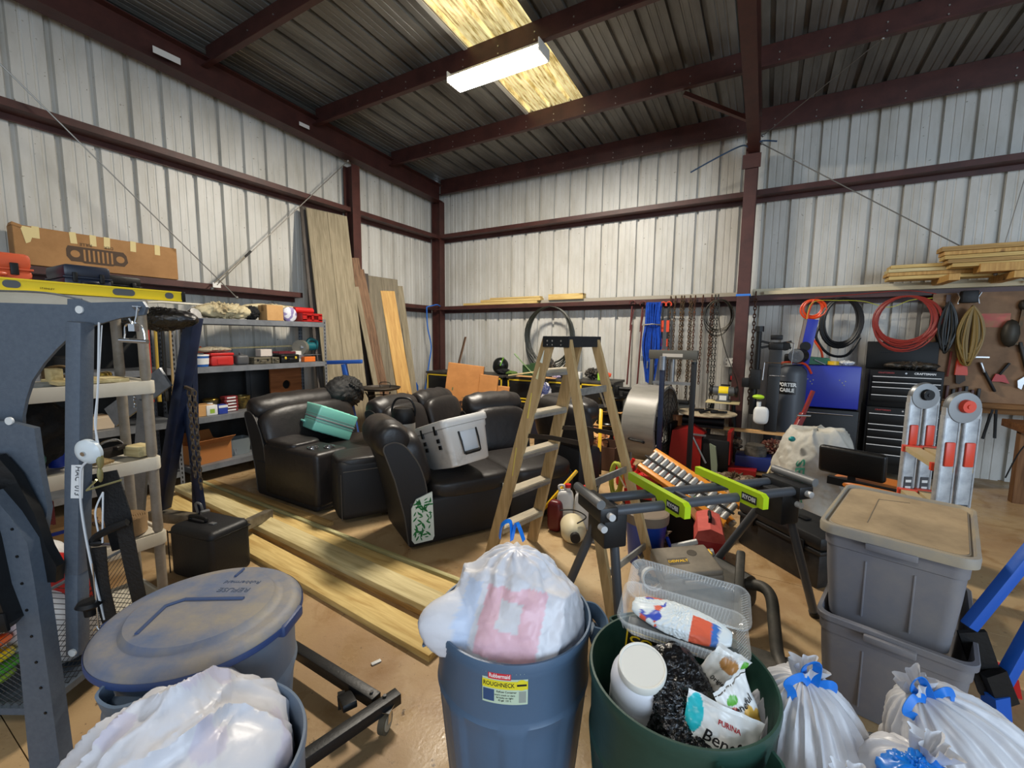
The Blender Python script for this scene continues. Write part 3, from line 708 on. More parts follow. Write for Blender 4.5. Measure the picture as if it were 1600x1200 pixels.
def tool_case(label, loc, d, rz, m, rot=None, cat='case', lat=None, group=None, name='tool_case'):
    t = thing(name, label, cat, loc, rz, group, rot); a, b, h = d
    mb = MB(); mb.box((0, 0, h*.3), (a, b, h*.6), bev=min(a, b, h)*.1); mb.build('bottom_shell', m, t)
    mb = MB(); mb.box((0, 0, h*.8), (a*.99, b*.99, h*.4), bev=min(a, b, h)*.1); mb.box((0, 0, h*.6), (a*1.02, b*1.02, h*.05), bev=.002); mb.build('top_shell', m, t)
    for s in (-.28, .28):
        mb = MB(); mb.box((a*s, -b/2-.004, h*.6), (a*.1, .012, h*.3), bev=.003); mb.build('latch', lat or dark, t)
    mb = MB(); mb.tube(smooth_path([(-a*.14, -b/2, h*.45), (-a*.13, -b/2-.035, h*.45), (a*.13, -b/2-.035, h*.45), (a*.14, -b/2, h*.45)], 4), .008, 8); mb.build('handle', m, t)
    return t
def bucket(label, loc, r, h, m, lid=None, rz=0, cat='tub', name='plastic_tub', band=None, rot=None):
    t = thing(name, label, cat, loc, rz, rot=rot); mb = MB()
    mb.lathe([(0, 0), (r*.86, 0), (r*.88, .004), (r*.97, h*.84), (r, h*.86), (r, h*.9), (r*.98, h*.92), (r, h), (r*.94, h), (r*.85, .01), (0, .01)], 32); mb.build('tub', m, t)
    if lid: mb = MB(); mb.lathe([(r*1.03, h*.93), (r*1.04, h), (r*.98, h+.008), (r*.9, h+.002), (0, h+.002)], 32); mb.build('lid', lid, t)
    if band: mb = MB(); mb.lathe([(r*.91+.003, h*.2), (r*.965+.003, h*.75)], 32); mb.build('label', band, t)
    return t
# ================================================================ lumber on the floor
woods = [wood('yellow_pine', '#d8be7e', '#b9985a', 4), wood('pale_pine', '#d6c797', '#b5a374', 4), wood('green_pine', '#c2bb8c', '#a39b68', 4), wood('tan_pine', '#c09c62', '#987848', 4)]
def plank(label, p0, p1, w_, th, m, group, name='lumber_plank', cat='plank', roll=0):
    a, b = Vector(p0), Vector(p1); L = (b-a).length; d = (b-a)/L
    t = MB(); n = 24
    rows = []
    for i in range(n+1):
        x = L*i/n; sag = .003*math.sin(i*.5+L); rows.append([(x, y+.004*math.sin(x*1.3), z+sag*0) for y, z in ((-w_/2, 0), (w_/2, 0), (w_/2, th), (w_/2-.003, th+.002), (-w_/2+.003, th+.002), (-w_/2, th))])
    V = t.grid(rows, False, True); t.bm.faces.new(V[0]); t.bm.faces.new(V[-1])
    o = t.build(name, m, loc=a); o.rotation_mode = 'QUATERNION'; o.rotation_quaternion = d.to_track_quat('X', 'Z') @ Matrix.Rotation(roll, 3, 'X').to_quaternion()
    return tag(o, label, cat, group)
G = 'lumber laid on the floor'
plank('long yellow pine plank on the floor, front one ending beside the stickered can', (1.1, -5.56, .001), (4.86, -5.785, .001), .175, .038, woods[0], G)
plank('bottom plank of a pair, mostly hidden under the pale plank with dark knots', (.95, -5.36, .001), (4.70, -5.545, .001), .14, .038, woods[3], G)
plank('pale pine plank with dark knots lying on top of another, second from the front', (.9, -5.345, .042), (4.66, -5.535, .042), .165, .04, woods[1], G)
plank('yellow tan plank, third from the front on the floor', (.85, -5.215, .001), (4.62, -5.335, .001), .13, .04, woods[0], G)
plank('narrow greenish strip standing on edge between the floor planks', (.85, -5.125, .001), (4.7, -5.225, .001), .035, .045, woods[2], G)
plank('tan plank closest to the sofas on the floor', (.85, -5.055, .001), (3.0, -5.085, .001), .09, .03, woods[3], G)
# ================================================================ rolling base
blk = mat('black_steel_paint', '#101113', .45, .1, bump=(80, .1))
t = thing('rolling_base', 'black square tube rolling base with a caster, sticking out beside lidded can', 'dolly', (4.90, -6.30, 0))
mb = MB(); mb.bar((-.62, .04, .11), (.0, .03, .11), .05, .05, bev=.003); mb.bar((.06, .10, .11), (-.10, -.62, .11), .05, .05, bev=.003); mb.bar((-.62, .04, .11), (-.72, -.6, .11), .05, .05); mb.build('frame', blk, t)
mb = MB(); mb.bar((-.06, -.06, .125), (-.15, -.02, .105), .06, .03, bev=.004); mb.bar((-.13, -.05, .10), (-.17, -.02, .09), .03, .05); mb.build('bracket', dark, t)
def caster(t, c, r=.045, ang=0):
    mb = MB(); a = Vector((math.cos(ang), math.sin(ang), 0)); c = Vector(c); mb.cyl(c-a*.014, c+a*.014, r, seg=24); w1 = mb.build('caster_wheel', mat('caster_rubber', '#4b4436', .6), t)
    mb = MB(); mb.cyl(c-a*.017, c+a*.017, r*.72, seg=20); mb.cyl(c-a*.02, c+a*.02, .008, seg=10); mb.build('hub', mat('caster_hub', '#8b8474', .4), w1)
    mb = MB(); b = Vector((-a.y, a.x, 0))
    for s in (-1, 1): mb.bar(c+a*s*.02, c+a*s*.02+Vector((0, 0, r+.012))+b*.012, .003, .03)
    mb.box(tuple(c+Vector((0, 0, r+.014))+b*.012), (.06, .06, .004), (0, 0, ang)); mb.build('caster_fork', chrome, t)
caster(t, (.06, .02, .046), ang=.35)
for p in ((-.03, .03, .137), (.035, .045, .137)):
    mb = MB(); mb.cyl(p, (p[0], p[1], p[2]+.006), .008, seg=8); mb.build('bolt', chrome, t)
# ================================================================ home gym
gm = mat('gym_grey_paint', '#4e5865', .45, .15, n=60, col2='#59636f', bump=(150, .08), lo=.3, hi=.7)
pad = mat('black_vinyl', '#0c0d0e', .38, bump=(40, .15))
g = thing('home_gym', 'tall grey steel home gym machine with cable pulley and black pads at the left', 'exercise machine', (4.141, -6.991, 0), YAW)
O = 1.6
def gpoly(name, pts, dy, th, m, bev=0):
    mb = MB(); mb.prism([(x+O, z) for x, z in pts], th, c=(0, dy, 0)); return mb.build(name, m, g, 30)
gpoly('arched_top_plate', [(-2.25, 1.81), (-1.867, 1.808), (-1.618, 1.803), (-1.616, 1.824), (-1.574, 1.824), (-1.54, 1.811), (-1.344, 1.817), (-1.332, 1.797), (-1.343, 1.769), (-1.429, 1.757), (-1.525, 1.73), (-1.618, 1.69), (-1.674, 1.642), (-1.727, 1.588), (-1.777, 1.523), (-1.808, 1.451), (-1.827, 1.39), (-1.831, 1.336), (-2.25, 1.325)], .1, .012, gm)
mb = MB(); mb.tube(smooth_path([(-2.25+O, .1, 1.845), (-1.9+O, .1, 1.85), (-1.7+O, .1, 1.845), (-1.57+O, .1, 1.822)], 5), .004, 6); mb.build('bent_cable_guard', steel, g)
gpoly('side_plate', [(-2.2, 1.40), (-1.80, 1.38), (-1.716, 1.359), (-1.712, 1.20), (-1.70, 1.06), (-1.74, .9), (-2.2, .9)], .04, .02, gm)
gpoly('main_upright', [(-1.80, 1.15), (-1.742, 1.07), (-1.69, .97), (-1.68, .82), (-1.669, .45), (-1.66, 0), (-1.78, 0), (-1.768, .45), (-1.76, .82), (-1.775, .99)], -.03, .05, gm)
mb = MB()
for i in range(8): mb.cyl((-1.735+O+.006*i, -.058, 1.02-.10*i), (-1.735+O+.006*i, -.05, 1.02-.10*i), .005, seg=8)
mb.build('bolt', dark, g)
mb = MB(); mb.bar((-1.543+O, .06, 1.74), (-1.645+O, .06, .80), .055, .055, bev=.006); mb.bar((-1.645+O, .06, .82), (-1.675+O, .06, .47), .05, .05, bev=.006); mb.build('pulley_upright', gm, g)
for (x, z, yy) in ((-1.573, 1.785, .094), (-1.80, 1.385, .03), (-1.665, .49, .032)):
    mb = MB(); mb.cyl((x+O, yy-.005, z), (x+O, yy+.002, z), .014, seg=20); mb.build('bolt_cap', mat('bolt_cap_white', '#cfd2d2', .4), g)
mb = MB(); mb.prism([(x+O, z) for x, z in ((-1.595, 1.225), (-1.552, 1.225), (-1.567, 1.100), (-1.61, 1.100))], .002, c=(0, .03, 0)); lb = mb.build('paper_label', mat('label_white', '#d5d8da', .5), g)
text('HAC  013', .027, mat('label_ink', '#4b4e52', .6), lb, Matrix.Translation((-1.578+O, .028, 1.165)) @ Matrix.Rotation(PI/2, 4, 'X') @ Matrix.Rotation(-PI/2-.14, 4, 'Z'))
mb = MB(); mb.lathe([(.0, .012), (.02, .014), (.036, .008), (.046, -.002), (.046, -.014), (.03, -.018), (0, -.018)], 36, M=Matrix.Translation((-1.525+O, .02, 1.275)) @ Matrix.Rotation(PI/2+.15, 4, 'X')); pu = mb.build('pulley_wheel', mat('pulley_white', '#cdd6da', .3), g)
mb = MB(); mb.lathe([(.0, .018), (.008, .018), (.009, .012)], 12, M=Matrix.Translation((-1.525+O, .02, 1.275)) @ Matrix.Rotation(PI/2+.15, 4, 'X')); mb.build('pulley_bolt', chrome, pu)
wirem = mat('white_cable', '#c6cace', .35)
mb = MB()
mb.tube(smooth_path([(-1.505+O, .09, 1.74), (-1.503+O, .06, 1.5), (-1.505+O, .04, 1.38), (-1.49+O, .03, 1.29)], 6), .0035, 6)
mb.tube(smooth_path([(-1.49+O, .02, 1.26), (-1.545+O, .02, 1.225), (-1.56+O, .02, 1.16), (-1.565+O, .02, 1.05), (-1.56+O, .03, .85), (-1.54+O, .04, .62)], 6), .004, 6)
mb.tube(smooth_path([(-1.50+O, .04, 1.12), (-1.525+O, .03, 1.05), (-1.52+O, .03, .96)], 5), .003, 6); mb.tube(smooth_path([(-1.50+O, .04, 1.12), (-1.50+O, .03, 1.03), (-1.51+O, .03, .93)], 5), .003, 6)
mb.tube(smooth_path([(-1.495+O, .09, 1.73), (-1.51+O, .07, 1.5), (-1.53+O, .06, 1.3)], 5), .0016, 5)
mb.build('cable', wirem, g)
mb = MB(); mb.sph((-1.49+O, .03, 1.245), (.010, .012, .035), 10); mb.sph((-1.495+O, .03, 1.19), (.008, .010, .03), 10); mb.tube([(-1.51+O, .03, 1.17), (-1.55+O, .03, 1.13), (-1.42+O, .03, 1.17)], .004, 6); mb.build('rope_end_clip', mat('brass_clip', '#9a9468', .35, .6), g)
# curl bar hook at the right end of the plate
mb = MB(); mb.tube(smooth_path([(-1.355+O, .085, 1.80), (-1.36+O, .08, 1.755), (-1.372+O, .08, 1.735), (-1.385+O, .08, 1.755)], 5), .004, 6); mb.tube([(-1.374+O, .085, 1.797), (-1.355+O, .085, 1.78), (-1.342+O, .085, 1.797), (-1.374+O, .085, 1.799)], .003, 5); mb.box((-1.372+O, .08, 1.722), (.022, .02, .026)); mb.tube(smooth_path([(-1.405+O, .08, 1.70), (-1.40+O, .08, 1.73), (-1.372+O, .08, 1.738), (-1.345+O, .08, 1.73), (-1.335+O, .08, 1.70), (-1.335+O, .08, 1.67)], 5), .003, 6); mb.cyl((-1.425+O, .08, 1.677), (-1.325+O, .08, 1.672), .008, seg=12); mb.tube([(-1.405+O, .08, 1.70), (-1.41+O, .08, 1.677)], .003, 5); mb.build('hook_handle', chrome, g)
# black roller pad, lower left
gpoly('black_pad', [(-2.0, 1.27), (-1.81, 1.27), (-1.757, 1.20), (-1.70, 1.06), (-1.67, .93), (-1.64, .86), (-1.65, .80), (-2.0, .8)], .0, .03, pad)
gpoly('black_pad', [(-2.0, 1.16), (-1.80, 1.15), (-1.775, .99), (-1.76, .82), (-1.73, .70), (-1.76, .67), (-2.0, .64)], -.08, .05, pad)
mb = MB(); mb.cyl((-1.775+O, -.125, .70), (-1.775+O, -.105, .70), .018, seg=24); mb.build('pad_bolt', MATS['bolt_cap_white'], g)
mb = MB(); mb.box((-1.79+O, -.105, .70), (.12, .014, .07), (0, -.15, 0), .008); mb.build('pad_bracket', dark, g)
# straps
def ribbon(pts, w_, dirv=(1, 0, 0), th=.003):
    mb = MB(); mb.tube(smooth_path(pts, 6), 0, prof=[(-w_/2, -th/2), (w_/2, -th/2), (w_/2, th/2), (-w_/2, th/2)]); return mb
def strap_sheet(rows, th=.004):
    mb = MB(); a = [[Vector(p), Vector(q)] for p, q in rows]
    P = smooth_path([r[0] for r in a], 5); Q = smooth_path([r[1] for r in a], 5)
    mb.grid([[p, q, q+Vector((0, th, 0)), p+Vector((0, th, 0))] for p, q in zip(P, Q)], False, True); return mb
webb = mat('black_webbing', '#0b0b0c', .5, bump=(90, .3))
st = strap_sheet([((-1.60+O, .10, 1.165), (-1.50+O, .10, 1.185)), ((-1.565+O, .09, 1.05), (-1.465+O, .09, 1.08)), ((-1.54+O, .08, .95), (-1.44+O, .08, 1.0)), ((-1.545+O, .10, .86), (-1.45+O, .09, .89))]); st.build('wide_strap', webb, g)
st = strap_sheet([((-1.475+O, .05, .985), (-1.415+O, .05, 1.0)), ((-1.46+O, .05, .84), (-1.40+O, .05, .84)), ((-1.44+O, .06, .62), (-1.385+O, .06, .62)), ((-1.43+O, .07, .50), (-1.38+O, .07, .50))]); st.build('hanging_strap', webb, g)
st = strap_sheet([((-1.585+O, .04, .90), (-1.51+O, .04, .91)), ((-1.58+O, .04, .76), (-1.51+O, .04, .76)), ((-1.55+O, .04, .60), (-1.49+O, .04, .60)), ((-1.53+O, .05, .44), (-1.485+O, .05, .44)), ((-1.475+O, .05, .33), (-1.465+O, .05, .33))]); st.build('hanging_strap', webb, g)
mb = MB(); mb.tube(smooth_path([(-1.565+O, .05, .925), (-1.52+O, .03, .96), (-1.46+O, .03, .99), (-1.42+O, .04, 1.005)], 4), .014, 8); mb.sph((-1.545+O, .04, .925), (.03, .012, .014), 10); mb.build('strap_cuff', dark, g)
mb = MB(); mb.lathe([(0, 0), (.035, 0), (.042, -.012), (.02, -.03), (.018, -.055), (0, -.055)], 20, c=(-1.58+O, .03, .70)); mb.build('cable_stop', dark, g)
mb = MB(); mb.cyl((-1.555+O, .03, .85), (-1.555+O, .03, .55), .003, seg=6); mb.tube([(-1.575+O, .03, .585), (-1.56+O, .03, .60), (-1.545+O, .03, .57)], .004, 6); mb.sph((-1.556+O, .03, .52), (.008, .008, .05), 8); mb.build('carabiner', chrome, g)
t = thing('fabric_strap_bag', 'small black fabric strap pouch hooked to the gym cable near the floor', 'pouch', (4.27, -6.92, .36), YAW)
mb = MB(); mb.prism([(-.055, -.09), (.13, -.07), (.12, .0), (.04, .105), (.01, .115), (-.03, .04)], .06); mb.build('pouch', webb, t, 25)
mb = MB(); mb.tube([(-.06, -.035, .0), (.13, -.035, .01)], .006, 6); mb.build('flap_edge', webb, t)
mb = MB(); mb.bar((4.16-4.141, .15, .50), (.10, .2, .38), .03, .012); mb.bar((.02, .15, .56), (.02+.13, .12, .62), .03, .02); mb.build('lower_bracket', steel, g)
# ================================================================ beige plastic shelving
bei = mat('beige_plastic', '#d3cdbd', .5, n=3, col2='#c6beaa'); post = mat('post_taupe_plastic', '#8f8679', .5, n=12, col2='#7d7466', bump=(30, .1))
t = thing('plastic_shelving', 'beige plastic shelving unit with taupe round posts behind the gym machine', 'shelving unit', (2.865, -6.76, 0))
HS = [.02, .47, .95, 1.42, 1.90]; SW, SL = .45, .90
for z in HS:
    mb = MB(); rows = []
    for f, dz in ((1, -.078), (1.006, -.07), (1.006, -.004), (1.0, 0), (.97, 0), (.965, -.012)):
        rows.append([(x, y, z+dz) for x, y in rprism(SW*f, SL*f+.0, .035, 5)])
    V = mb.grid(rows, False, True); mb.bm.faces.new(V[-1])
    for s in (-.15, .15): mb.box((SW/2+.001, s, z-.06), (.003, .012, .012), bev=.001)
    mb.build('shelf', bei, t, 40)
for sx in (-1, 1):
    for sy in (-1, 1):
        for k in range(4):
            mb = MB(); z0, z1 = HS[k], HS[k+1]-.07; x, y = sx*(SW/2-.035), sy*(SL/2-.035)
            mb.lathe([(.021, z0), (.027, z0+.02), (.026, (z0+z1)/2), (.028, z1)], 20, c=(x, y, 0)); mb.build('post', post, t)
def on(x, y, k): return (2.865+x, -6.76+y, HS[k]+.001)
# top shelf: yellow level etc
yel = mat('level_yellow', '#f0d21a', .35); 
t = thing('spirit_level', 'long yellow spirit level lying along the top of the beige shelving', 'level', (3.13, -6.74, 1.903), PI/2+.02)
mb = MB()
for z in (.004, .056): mb.box((0, 0, z), (1.24, .022, .008))
mb.box((0, 0, .03), (1.24, .009, .05)); mb.build('beam', yel, t)
for s in (-1, 1): mb = MB(); mb.box((s*.625, 0, .03), (.02, .026, .062), bev=.002); mb.build('end_cap', dark, t)
for x, rx in ((.55, .022), (.33, .05), (-.1, .03)):
    mb = MB(); mb.prism([(x+a, .031+b) for a, b in rprism(rx*2, .036, .017, 6)], .016); mb.build('vial_window', mat('vial_grey', '#55585a', .3), t)
text('STANLEY', .013, ink, t, Matrix.Translation((0.02, -.012, .02)) @ Matrix.Rotation(PI/2, 4, 'X'))
t.location = (3.10, -6.76, 1.903)
def at_(x): return x
tool_case('navy blue tool case lying on the beige shelving, below the long cardboard box', (2.86, -6.55, 1.902), (.20, .30, .17), PI/2, mat('navy_case_plastic', '#1a2233', .4))
tool_case('black hard tool case at the far end of the top beige shelf', (2.75, -6.40, 1.902), (.22, .18, .15), PI/2+.2, dark).location = (2.76, -6.37, 1.902)
tool_case('orange and black tool case at the left end of the top beige shelf', (2.84, -6.90, 1.902), (.3, .24, .2), PI/2, mat('orange_case', '#c9542e', .45))
t = thing('white_board', 'white flat plastic panel lying behind the yellow level', 'panel', (3.02, -6.84, 1.903), PI/2); mb = MB(); mb.prism([(x, z) for x, z in rprism(.66, .05, .02, 4, 0, .035)], .06); mb.build('panel', mat('white_plastic', '#dcdad6', .4), t)
t = thing('black_plastic_bag', 'black plastic bag bundle hanging off the far end of beige shelving, over navy hoist', 'bag', (2.72, -6.12, 1.80), YAW)
mb = MB(); star(mb, lambda d, th, ph: ell(d, (.24, .12, .07))+.03*crinkle(d, 33)+.008*nz(d, 9), 90, 50); mb.build('bag_film', MATS['black_bag_film'], t, 60)
# shelf 1.42
t = thing('wood_slab', 'light wood slab lying on the shelf level with the lifting hook', 'wood block', on(.07, .18, 3)); mb = MB(); mb.box((0, 0, .012), (.28, .30, .02), bev=.002); mb.box((-.03, -.12, .05), (.1, .05, .07), bev=.003); mb.build('slab', woods[1], t)
brass = mat('brass', '#a88a3e', .3, .9)
for k, (x, y) in enumerate(((-.15, .25), (-.11, .31), (-.16, .34))):
    t = thing('pipe_fitting', 'brass pipe fitting on the back of the light shelf, %s of three' % ('left', 'middle', 'right')[k], 'fitting', on(x, y, 3), group='brass fittings'); mb = MB(); mb.lathe([(0, 0), (.02, 0), (.028, .02), (.024, .035), (.012, .042), (0, .044)], 16); mb.build('knob', brass, t)
t = thing('padlock_clamp', 'old brown clamp standing at the back of the slab shelf', 'clamp', on(-.15, .12, 3)); mb = MB(); mb.tube(smooth_path([(0, -.06, .02), (0, -.05, .07), (0, .02, .085), (0, .07, .05), (0, .075, .01)], 5), .009, 8); mb.box((0, 0, .02), (.05, .14, .03), bev=.006); mb.build('body', mat('old_bronze', '#5b482b', .5, .4), t)
t = thing('black_jacket', 'black fabric jacket heaped on the beige shelf behind the grey upright', 'jacket', on(.0, -.12, 2)[:2]+(1.17,), 0); mb = MB(); star(mb, lambda d, th, ph: ell(d, (.17, .24, .21))+.05*crinkle(d, 40)+.02*nz(d, 3, 3), 80, 50); mb.build('fabric', mat('black_fabric', '#0e0e10', .85, bump=(120, .3)), t, 60)
t = thing('glass_jar', 'clear bottle lying on the black jacket', 'jar', (2.93, -6.78, 1.405), rot=(PI/2, .2, .2)); mb = MB(); mb.lathe([(0, -.07), (.03, -.068), (.033, -.04), (.033, .03), (.016, .055), (.016, .07), (0, .07)], 20); mb.build('jar', mat('jar_grey', '#8d979c', .15, alpha=.7), t)
t = thing('orange_wedge', 'small orange plastic wedge on the black jacket', 'wedge', (3.0, -6.92, 1.36), 1); mb = MB(); mb.prism([(-.03, 0), (.03, 0), (.01, .025)], .03); mb.build('wedge', mat('orange_plastic', '#e0501e', .45), t)
# shelf .95
t = thing('striped_hat', 'white and red padded cap on the middle beige shelf', 'cap', on(.1, -.30, 2), YAW); mb = MB(); star(mb, lambda d, th, ph: ell(d, (.075, .06, .10))+.008*crinkle(d, 7), 60, 40); o = mb.build('fabric', bagp, t, 60); colour(o, lambda p: (.6, .03, .04) if (p.z > .05 and p.z < .085) or p.z < -.06 else (.75, .75, .74)); o.location.z = .1
t = thing('drawstring_bag', 'green drawstring stuff sack on the middle beige shelf', 'stuff sack', on(.11, -.13, 2), PI/2)
mb = MB(); star(mb, lambda d, th, ph: ell(d, (.11, .08, .085))*(1+.04*math.sin(20*math.atan2(d.z, d.x))*max(0, -d.y)**2)+.008*crinkle(d, 2), 90, 60); o = mb.build('sack', mat('green_nylon', '#2c6a60', .5, n=30, col2='#1f5149'), t, 60); o.location.z = .085
mb = MB(); mb.cyl((0, -.070, .085), (0, -.082, .085), .032, seg=20); mb.build('opening', pad, t); mb = MB(); mb.tube([(0, -.085, .07), (.005, -.1, .0), (.01, -.105, -.06)], .0025, 5); mb.tube([(0.01, -.085, .07), (-.005, -.1, .0), (-.005, -.105, -.07)], .0025, 5); mb.build('drawcord', pad, t)
t = thing('blue_bottle', 'blue plastic spray bottle standing beside the gym upright', 'bottle', on(.0, .05, 2)); mb = MB(); mb.lathe([(0, 0), (.04, 0), (.042, .01), (.042, .1), (.032, .13), (.022, .15), (.02, .17), (0, .172)], 24); mb.build('bottle', mat('blue_plastic', '#1238a8', .4), t)
t = thing('work_gloves', 'pair of tan leather work gloves on the edge of the middle shelf', 'gloves', on(.17, .17, 2), .6)
mb = MB()
for k in range(5): mb.tube(smooth_path([(-.05+.004*k, -.03+.014*k, .02), (.0, -.028+.014*k, .035+.006*math.sin(k)), (.055, -.03+.016*k, .015)], 4), .010, 8)
mb.box((-.04, 0, .02), (.06, .07, .03), bev=.01); mb.build('gloves', mat('tan_leather', '#a58a5c', .7, bump=(60, .3)), t)
t = thing('caulking_tool', 'dark metal cargo bar end with chrome lever on the middle shelf', 'tool', on(.03, .27, 2), .5)
mb = MB(); mb.box((0, 0, .035), (.07, .20, .05), bev=.004); mb.box((.04, .02, .06), (.03, .06, .02)); mb.build('body', mat('dark_iron', '#241d1a', .5, .3), t); mb = MB(); mb.tube(smooth_path([(-.02, -.08, .07), (-.02, -.02, .1), (-.01, .05, .1), (.0, .08, .07)], 4), .008, 8); mb.build('lever', chrome, t)
t = thing('wood_block', 'short planed wood block at the right end of the middle shelf', 'wood block', on(.09, .39, 2), .25); mb = MB(); mb.box((0, 0, .032), (.13, .10, .062), bev=.004); mb.build('block', woods[1], t)
t = thing('belt_roll', 'big roll of tan sanding belt lying on the lower beige shelf', 'roll', on(.04, .28, 1))
mb = MB(); rows = []
for k in range(7):
    r_ = .055+.011*k; rows += [(r_, .002), (r_, .098), (r_+.008, .1), (r_+.008, .002)]
mb.lathe(rows+[(.130, 0), (.05, 0)], 48); mb.build('roll', mat('tan_belt', '#8f7350', .75, bump=(50, .2)), t)
t = thing('box_of_straps', 'low tan carton with blue strap on the lower beige shelf behind the black strap', 'box', on(-.12, .05, 1)); mb = MB(); mb.box((0, 0, .06), (.2, .3, .12), bev=.004); mb.build('carton', card2, t); mb = MB(); mb.box((0, 0, .09), (.205, .305, .02)); mb.build('blue_strap', MATS['blue_plastic'], t)
t = thing('red_milk_crate', 'dark red plastic crate under the green sack shelf', 'crate', on(-.02, -.2, 1)[:2]+(.66,), PI/2)
mb = MB()
for z in (.02, .07, .12): 
    for s in (-1, 1): mb.box((0, s*.15, z), (.36, .012, .02)); mb.box((s*.18, 0, z), (.012, .3, .02))
for x in [-.18+.06*k for k in range(7)]:
    for s in (-1, 1): mb.box((x, s*.15, .07), (.012, .014, .13))
mb.build('crate', mat('dark_red_plastic', '#5d1210', .5), t)
# floor jack with coil spring, red
redp = mat('red_paint', '#c01f1e', .35)
t = thing('coil_spring_jack', 'red machine housing with pale coil spring in front of the lower shelf', 'jack', (3.42, -6.93, .40), YAW)
mb = MB(); mb.box((.06, .05, .10), (.26, .14, .26), (0, .1, 0), .03); mb.build('housing', redp, t)
mb = MB(); mb.tube([(-.055+.016*z/.3+.028*math.cos(a), -.05+.028*math.sin(a), .0+z) for a, z in [(2*PI*k/10, .0029*k) for k in range(125)]], .005, 6); mb.build('spring', mat('spring_bone', '#cdb9a0', .4), t)
mb = MB(); mb.box((-.09, -.02, .2), (.10, .03, .12), (0, .1, 0), .004); mb.build('pink_tag', mat('pink_label', '#cf5a78', .5), t); mb = MB(); mb.cyl((.0, -.08, .0), (.0, -.03, .0), .035, seg=20); mb.build('black_knob', dark, t)
# mesh sided cart
t = thing('mesh_basket_cart', 'steel mesh sided basket cart full of white and bright packages, lower left', 'cart', (3.55, -7.02, 0), YAW)
mesh_m = mat('mesh_wire', '#2f3033', .4, .5)
def diamond(mb, w_, h_, T, s=.035, r=.0016):
    m_ = T
    n = int((w_+h_*1.7)/s)
    for sg in (1, -1):
        for k in range(-int(h_*.6/s)-1, int((w_+h_*.6)/s)+2):
            x0 = k*s; 
            a = Vector((x0, 0, 0)); b = Vector((x0+sg*h_*1.4, 0, h_))
            # clip in x
            def cl(p, q):
                d = q-p; t0, t1 = 0, 1
                for lo_, hi_ in ((0, w_),):
                    if abs(d.x) > 1e-9:
                        u, v = (lo_-p.x)/d.x, (hi_-p.x)/d.x
                        if u > v: u, v = v, u
                        t0, t1 = max(t0, u), min(t1, v)
                return (p+d*t0, p+d*t1) if t0 < t1 else None
            c_ = cl(a, b)
            if c_ and (c_[1]-c_[0]).length > .01: mb.cyl(m_ @ c_[0], m_ @ c_[1], r, seg=4, caps=False)
mb = MB(); diamond(mb, .59, .50, Matrix.Translation((-.45, -.1, .10))); diamond(mb, .5, .50, Matrix.Translation((.14, -.1, .10)) @ Matrix.Rotation(PI/2, 4, 'Z')); mb.build('mesh_side', mesh_m, t)
mb = MB()
for z in (.12, .60): w3 = .03 if z < .3 else .01; mb.bar((-.45, -.1, z), (.14, -.1, z), w3, w3); mb.bar((.14, -.1, z), (.14, .4, z), w3, w3); mb.bar((-.45, .4, z), (.14, .4, z), w3, w3)
for x in (-.45, .14): mb.bar((x, -.1, .10), (x, -.1, .60), .02, .02); mb.bar((x, .4, .10), (x, .4, .60), .02, .02)
mb.build('frame', gm, t)
mb = MB(); mb.box((-.155, .15, .11), (.58, .5, .006)); mb.build('floor_tray', gm, t)
for x in (-.4, .10):
    for y in (-.06, .36): caster(t, (x, y, .05), .045, .2)
pk = [('white', '#dcdcdc'), ('red', '#cc2418'), ('orange', '#ee6a28'), ('yellow', '#e5cf22'), ('green', '#4e9a2f'), ('lime', '#a5c53a')]
def pack(c, i, loc, d, rot, where):
    t = thing('snack_package', '%s plastic package %s' % (c, where), 'package', loc, rot=rot, group='packages in the mesh cart')
    mb = MB(); mb.cushion((0, 0, 0), d, p=3, n=10); mb.build('pouch', mat('pack_'+c, dict(pk)[c], .35, bump=(30, .4)), t)
q = Vector((3.55, -7.02, 0)); Rz = Matrix.Rotation(YAW, 3, 'Z')
for i, (c, x, y, z, where) in enumerate((('red', -.24, .0, .49, 'topmost in the mesh cart pile'), ('orange', -.22, -.02, .44, 'second from the top in the mesh cart'), ('yellow', -.2, -.03, .385, 'in the middle of the mesh cart pile'), ('green', -.19, -.01, .335, 'second from the bottom in the mesh cart'), ('lime', -.22, -.02, .28, 'lying at the bottom of the mesh cart'))):
    pack(c, i, q+Rz @ Vector((x, y, z-.12)), (.28, .16, .05), (0, -.25, YAW), where)
pack('white', 9, q+Rz @ Vector((-.06, .2, .33)), (.34, .3, .40), (0, 0, YAW), 'bulky and square, filling the mesh cart')
pack('white', 10, q+Rz @ Vector((-.25, .22, .56)), (.3, .3, .24), (0, 0, YAW), 'smaller, at the left end of the mesh cart')
# black pilot case on the floor
t = thing('black_case', 'black soft-sided rolling case standing on the floor beside the lumber', 'case', (2.93, -6.00, 0), YAW-.35)
vin = mat('black_nylon_case', '#131417', .5, bump=(90, .15))
mb = MB(); mb.box((0, 0, .19), (.42, .30, .37), bev=.04, seg=4); mb.build('body', vin, t)
mb = MB(); mb.box((0, 0, .325), (.425, .305, .006), bev=.002); mb.tube([(-.205, -.155, .0+.03), (-.205, -.155, .34)], .004, 6); mb.build('piping', pad, t)
mb = MB(); mb.tube(smooth_path([(-.17, -.02, .375), (-.16, -.02, .40), (-.02, -.02, .40), (-.01, -.02, .375)], 4), .013, 8); mb.build('handle', dark, t); mb = MB(); mb.box((.06, -.02, .378), (.05, .03, .01), bev=.003); mb.build('latch', steel, t)
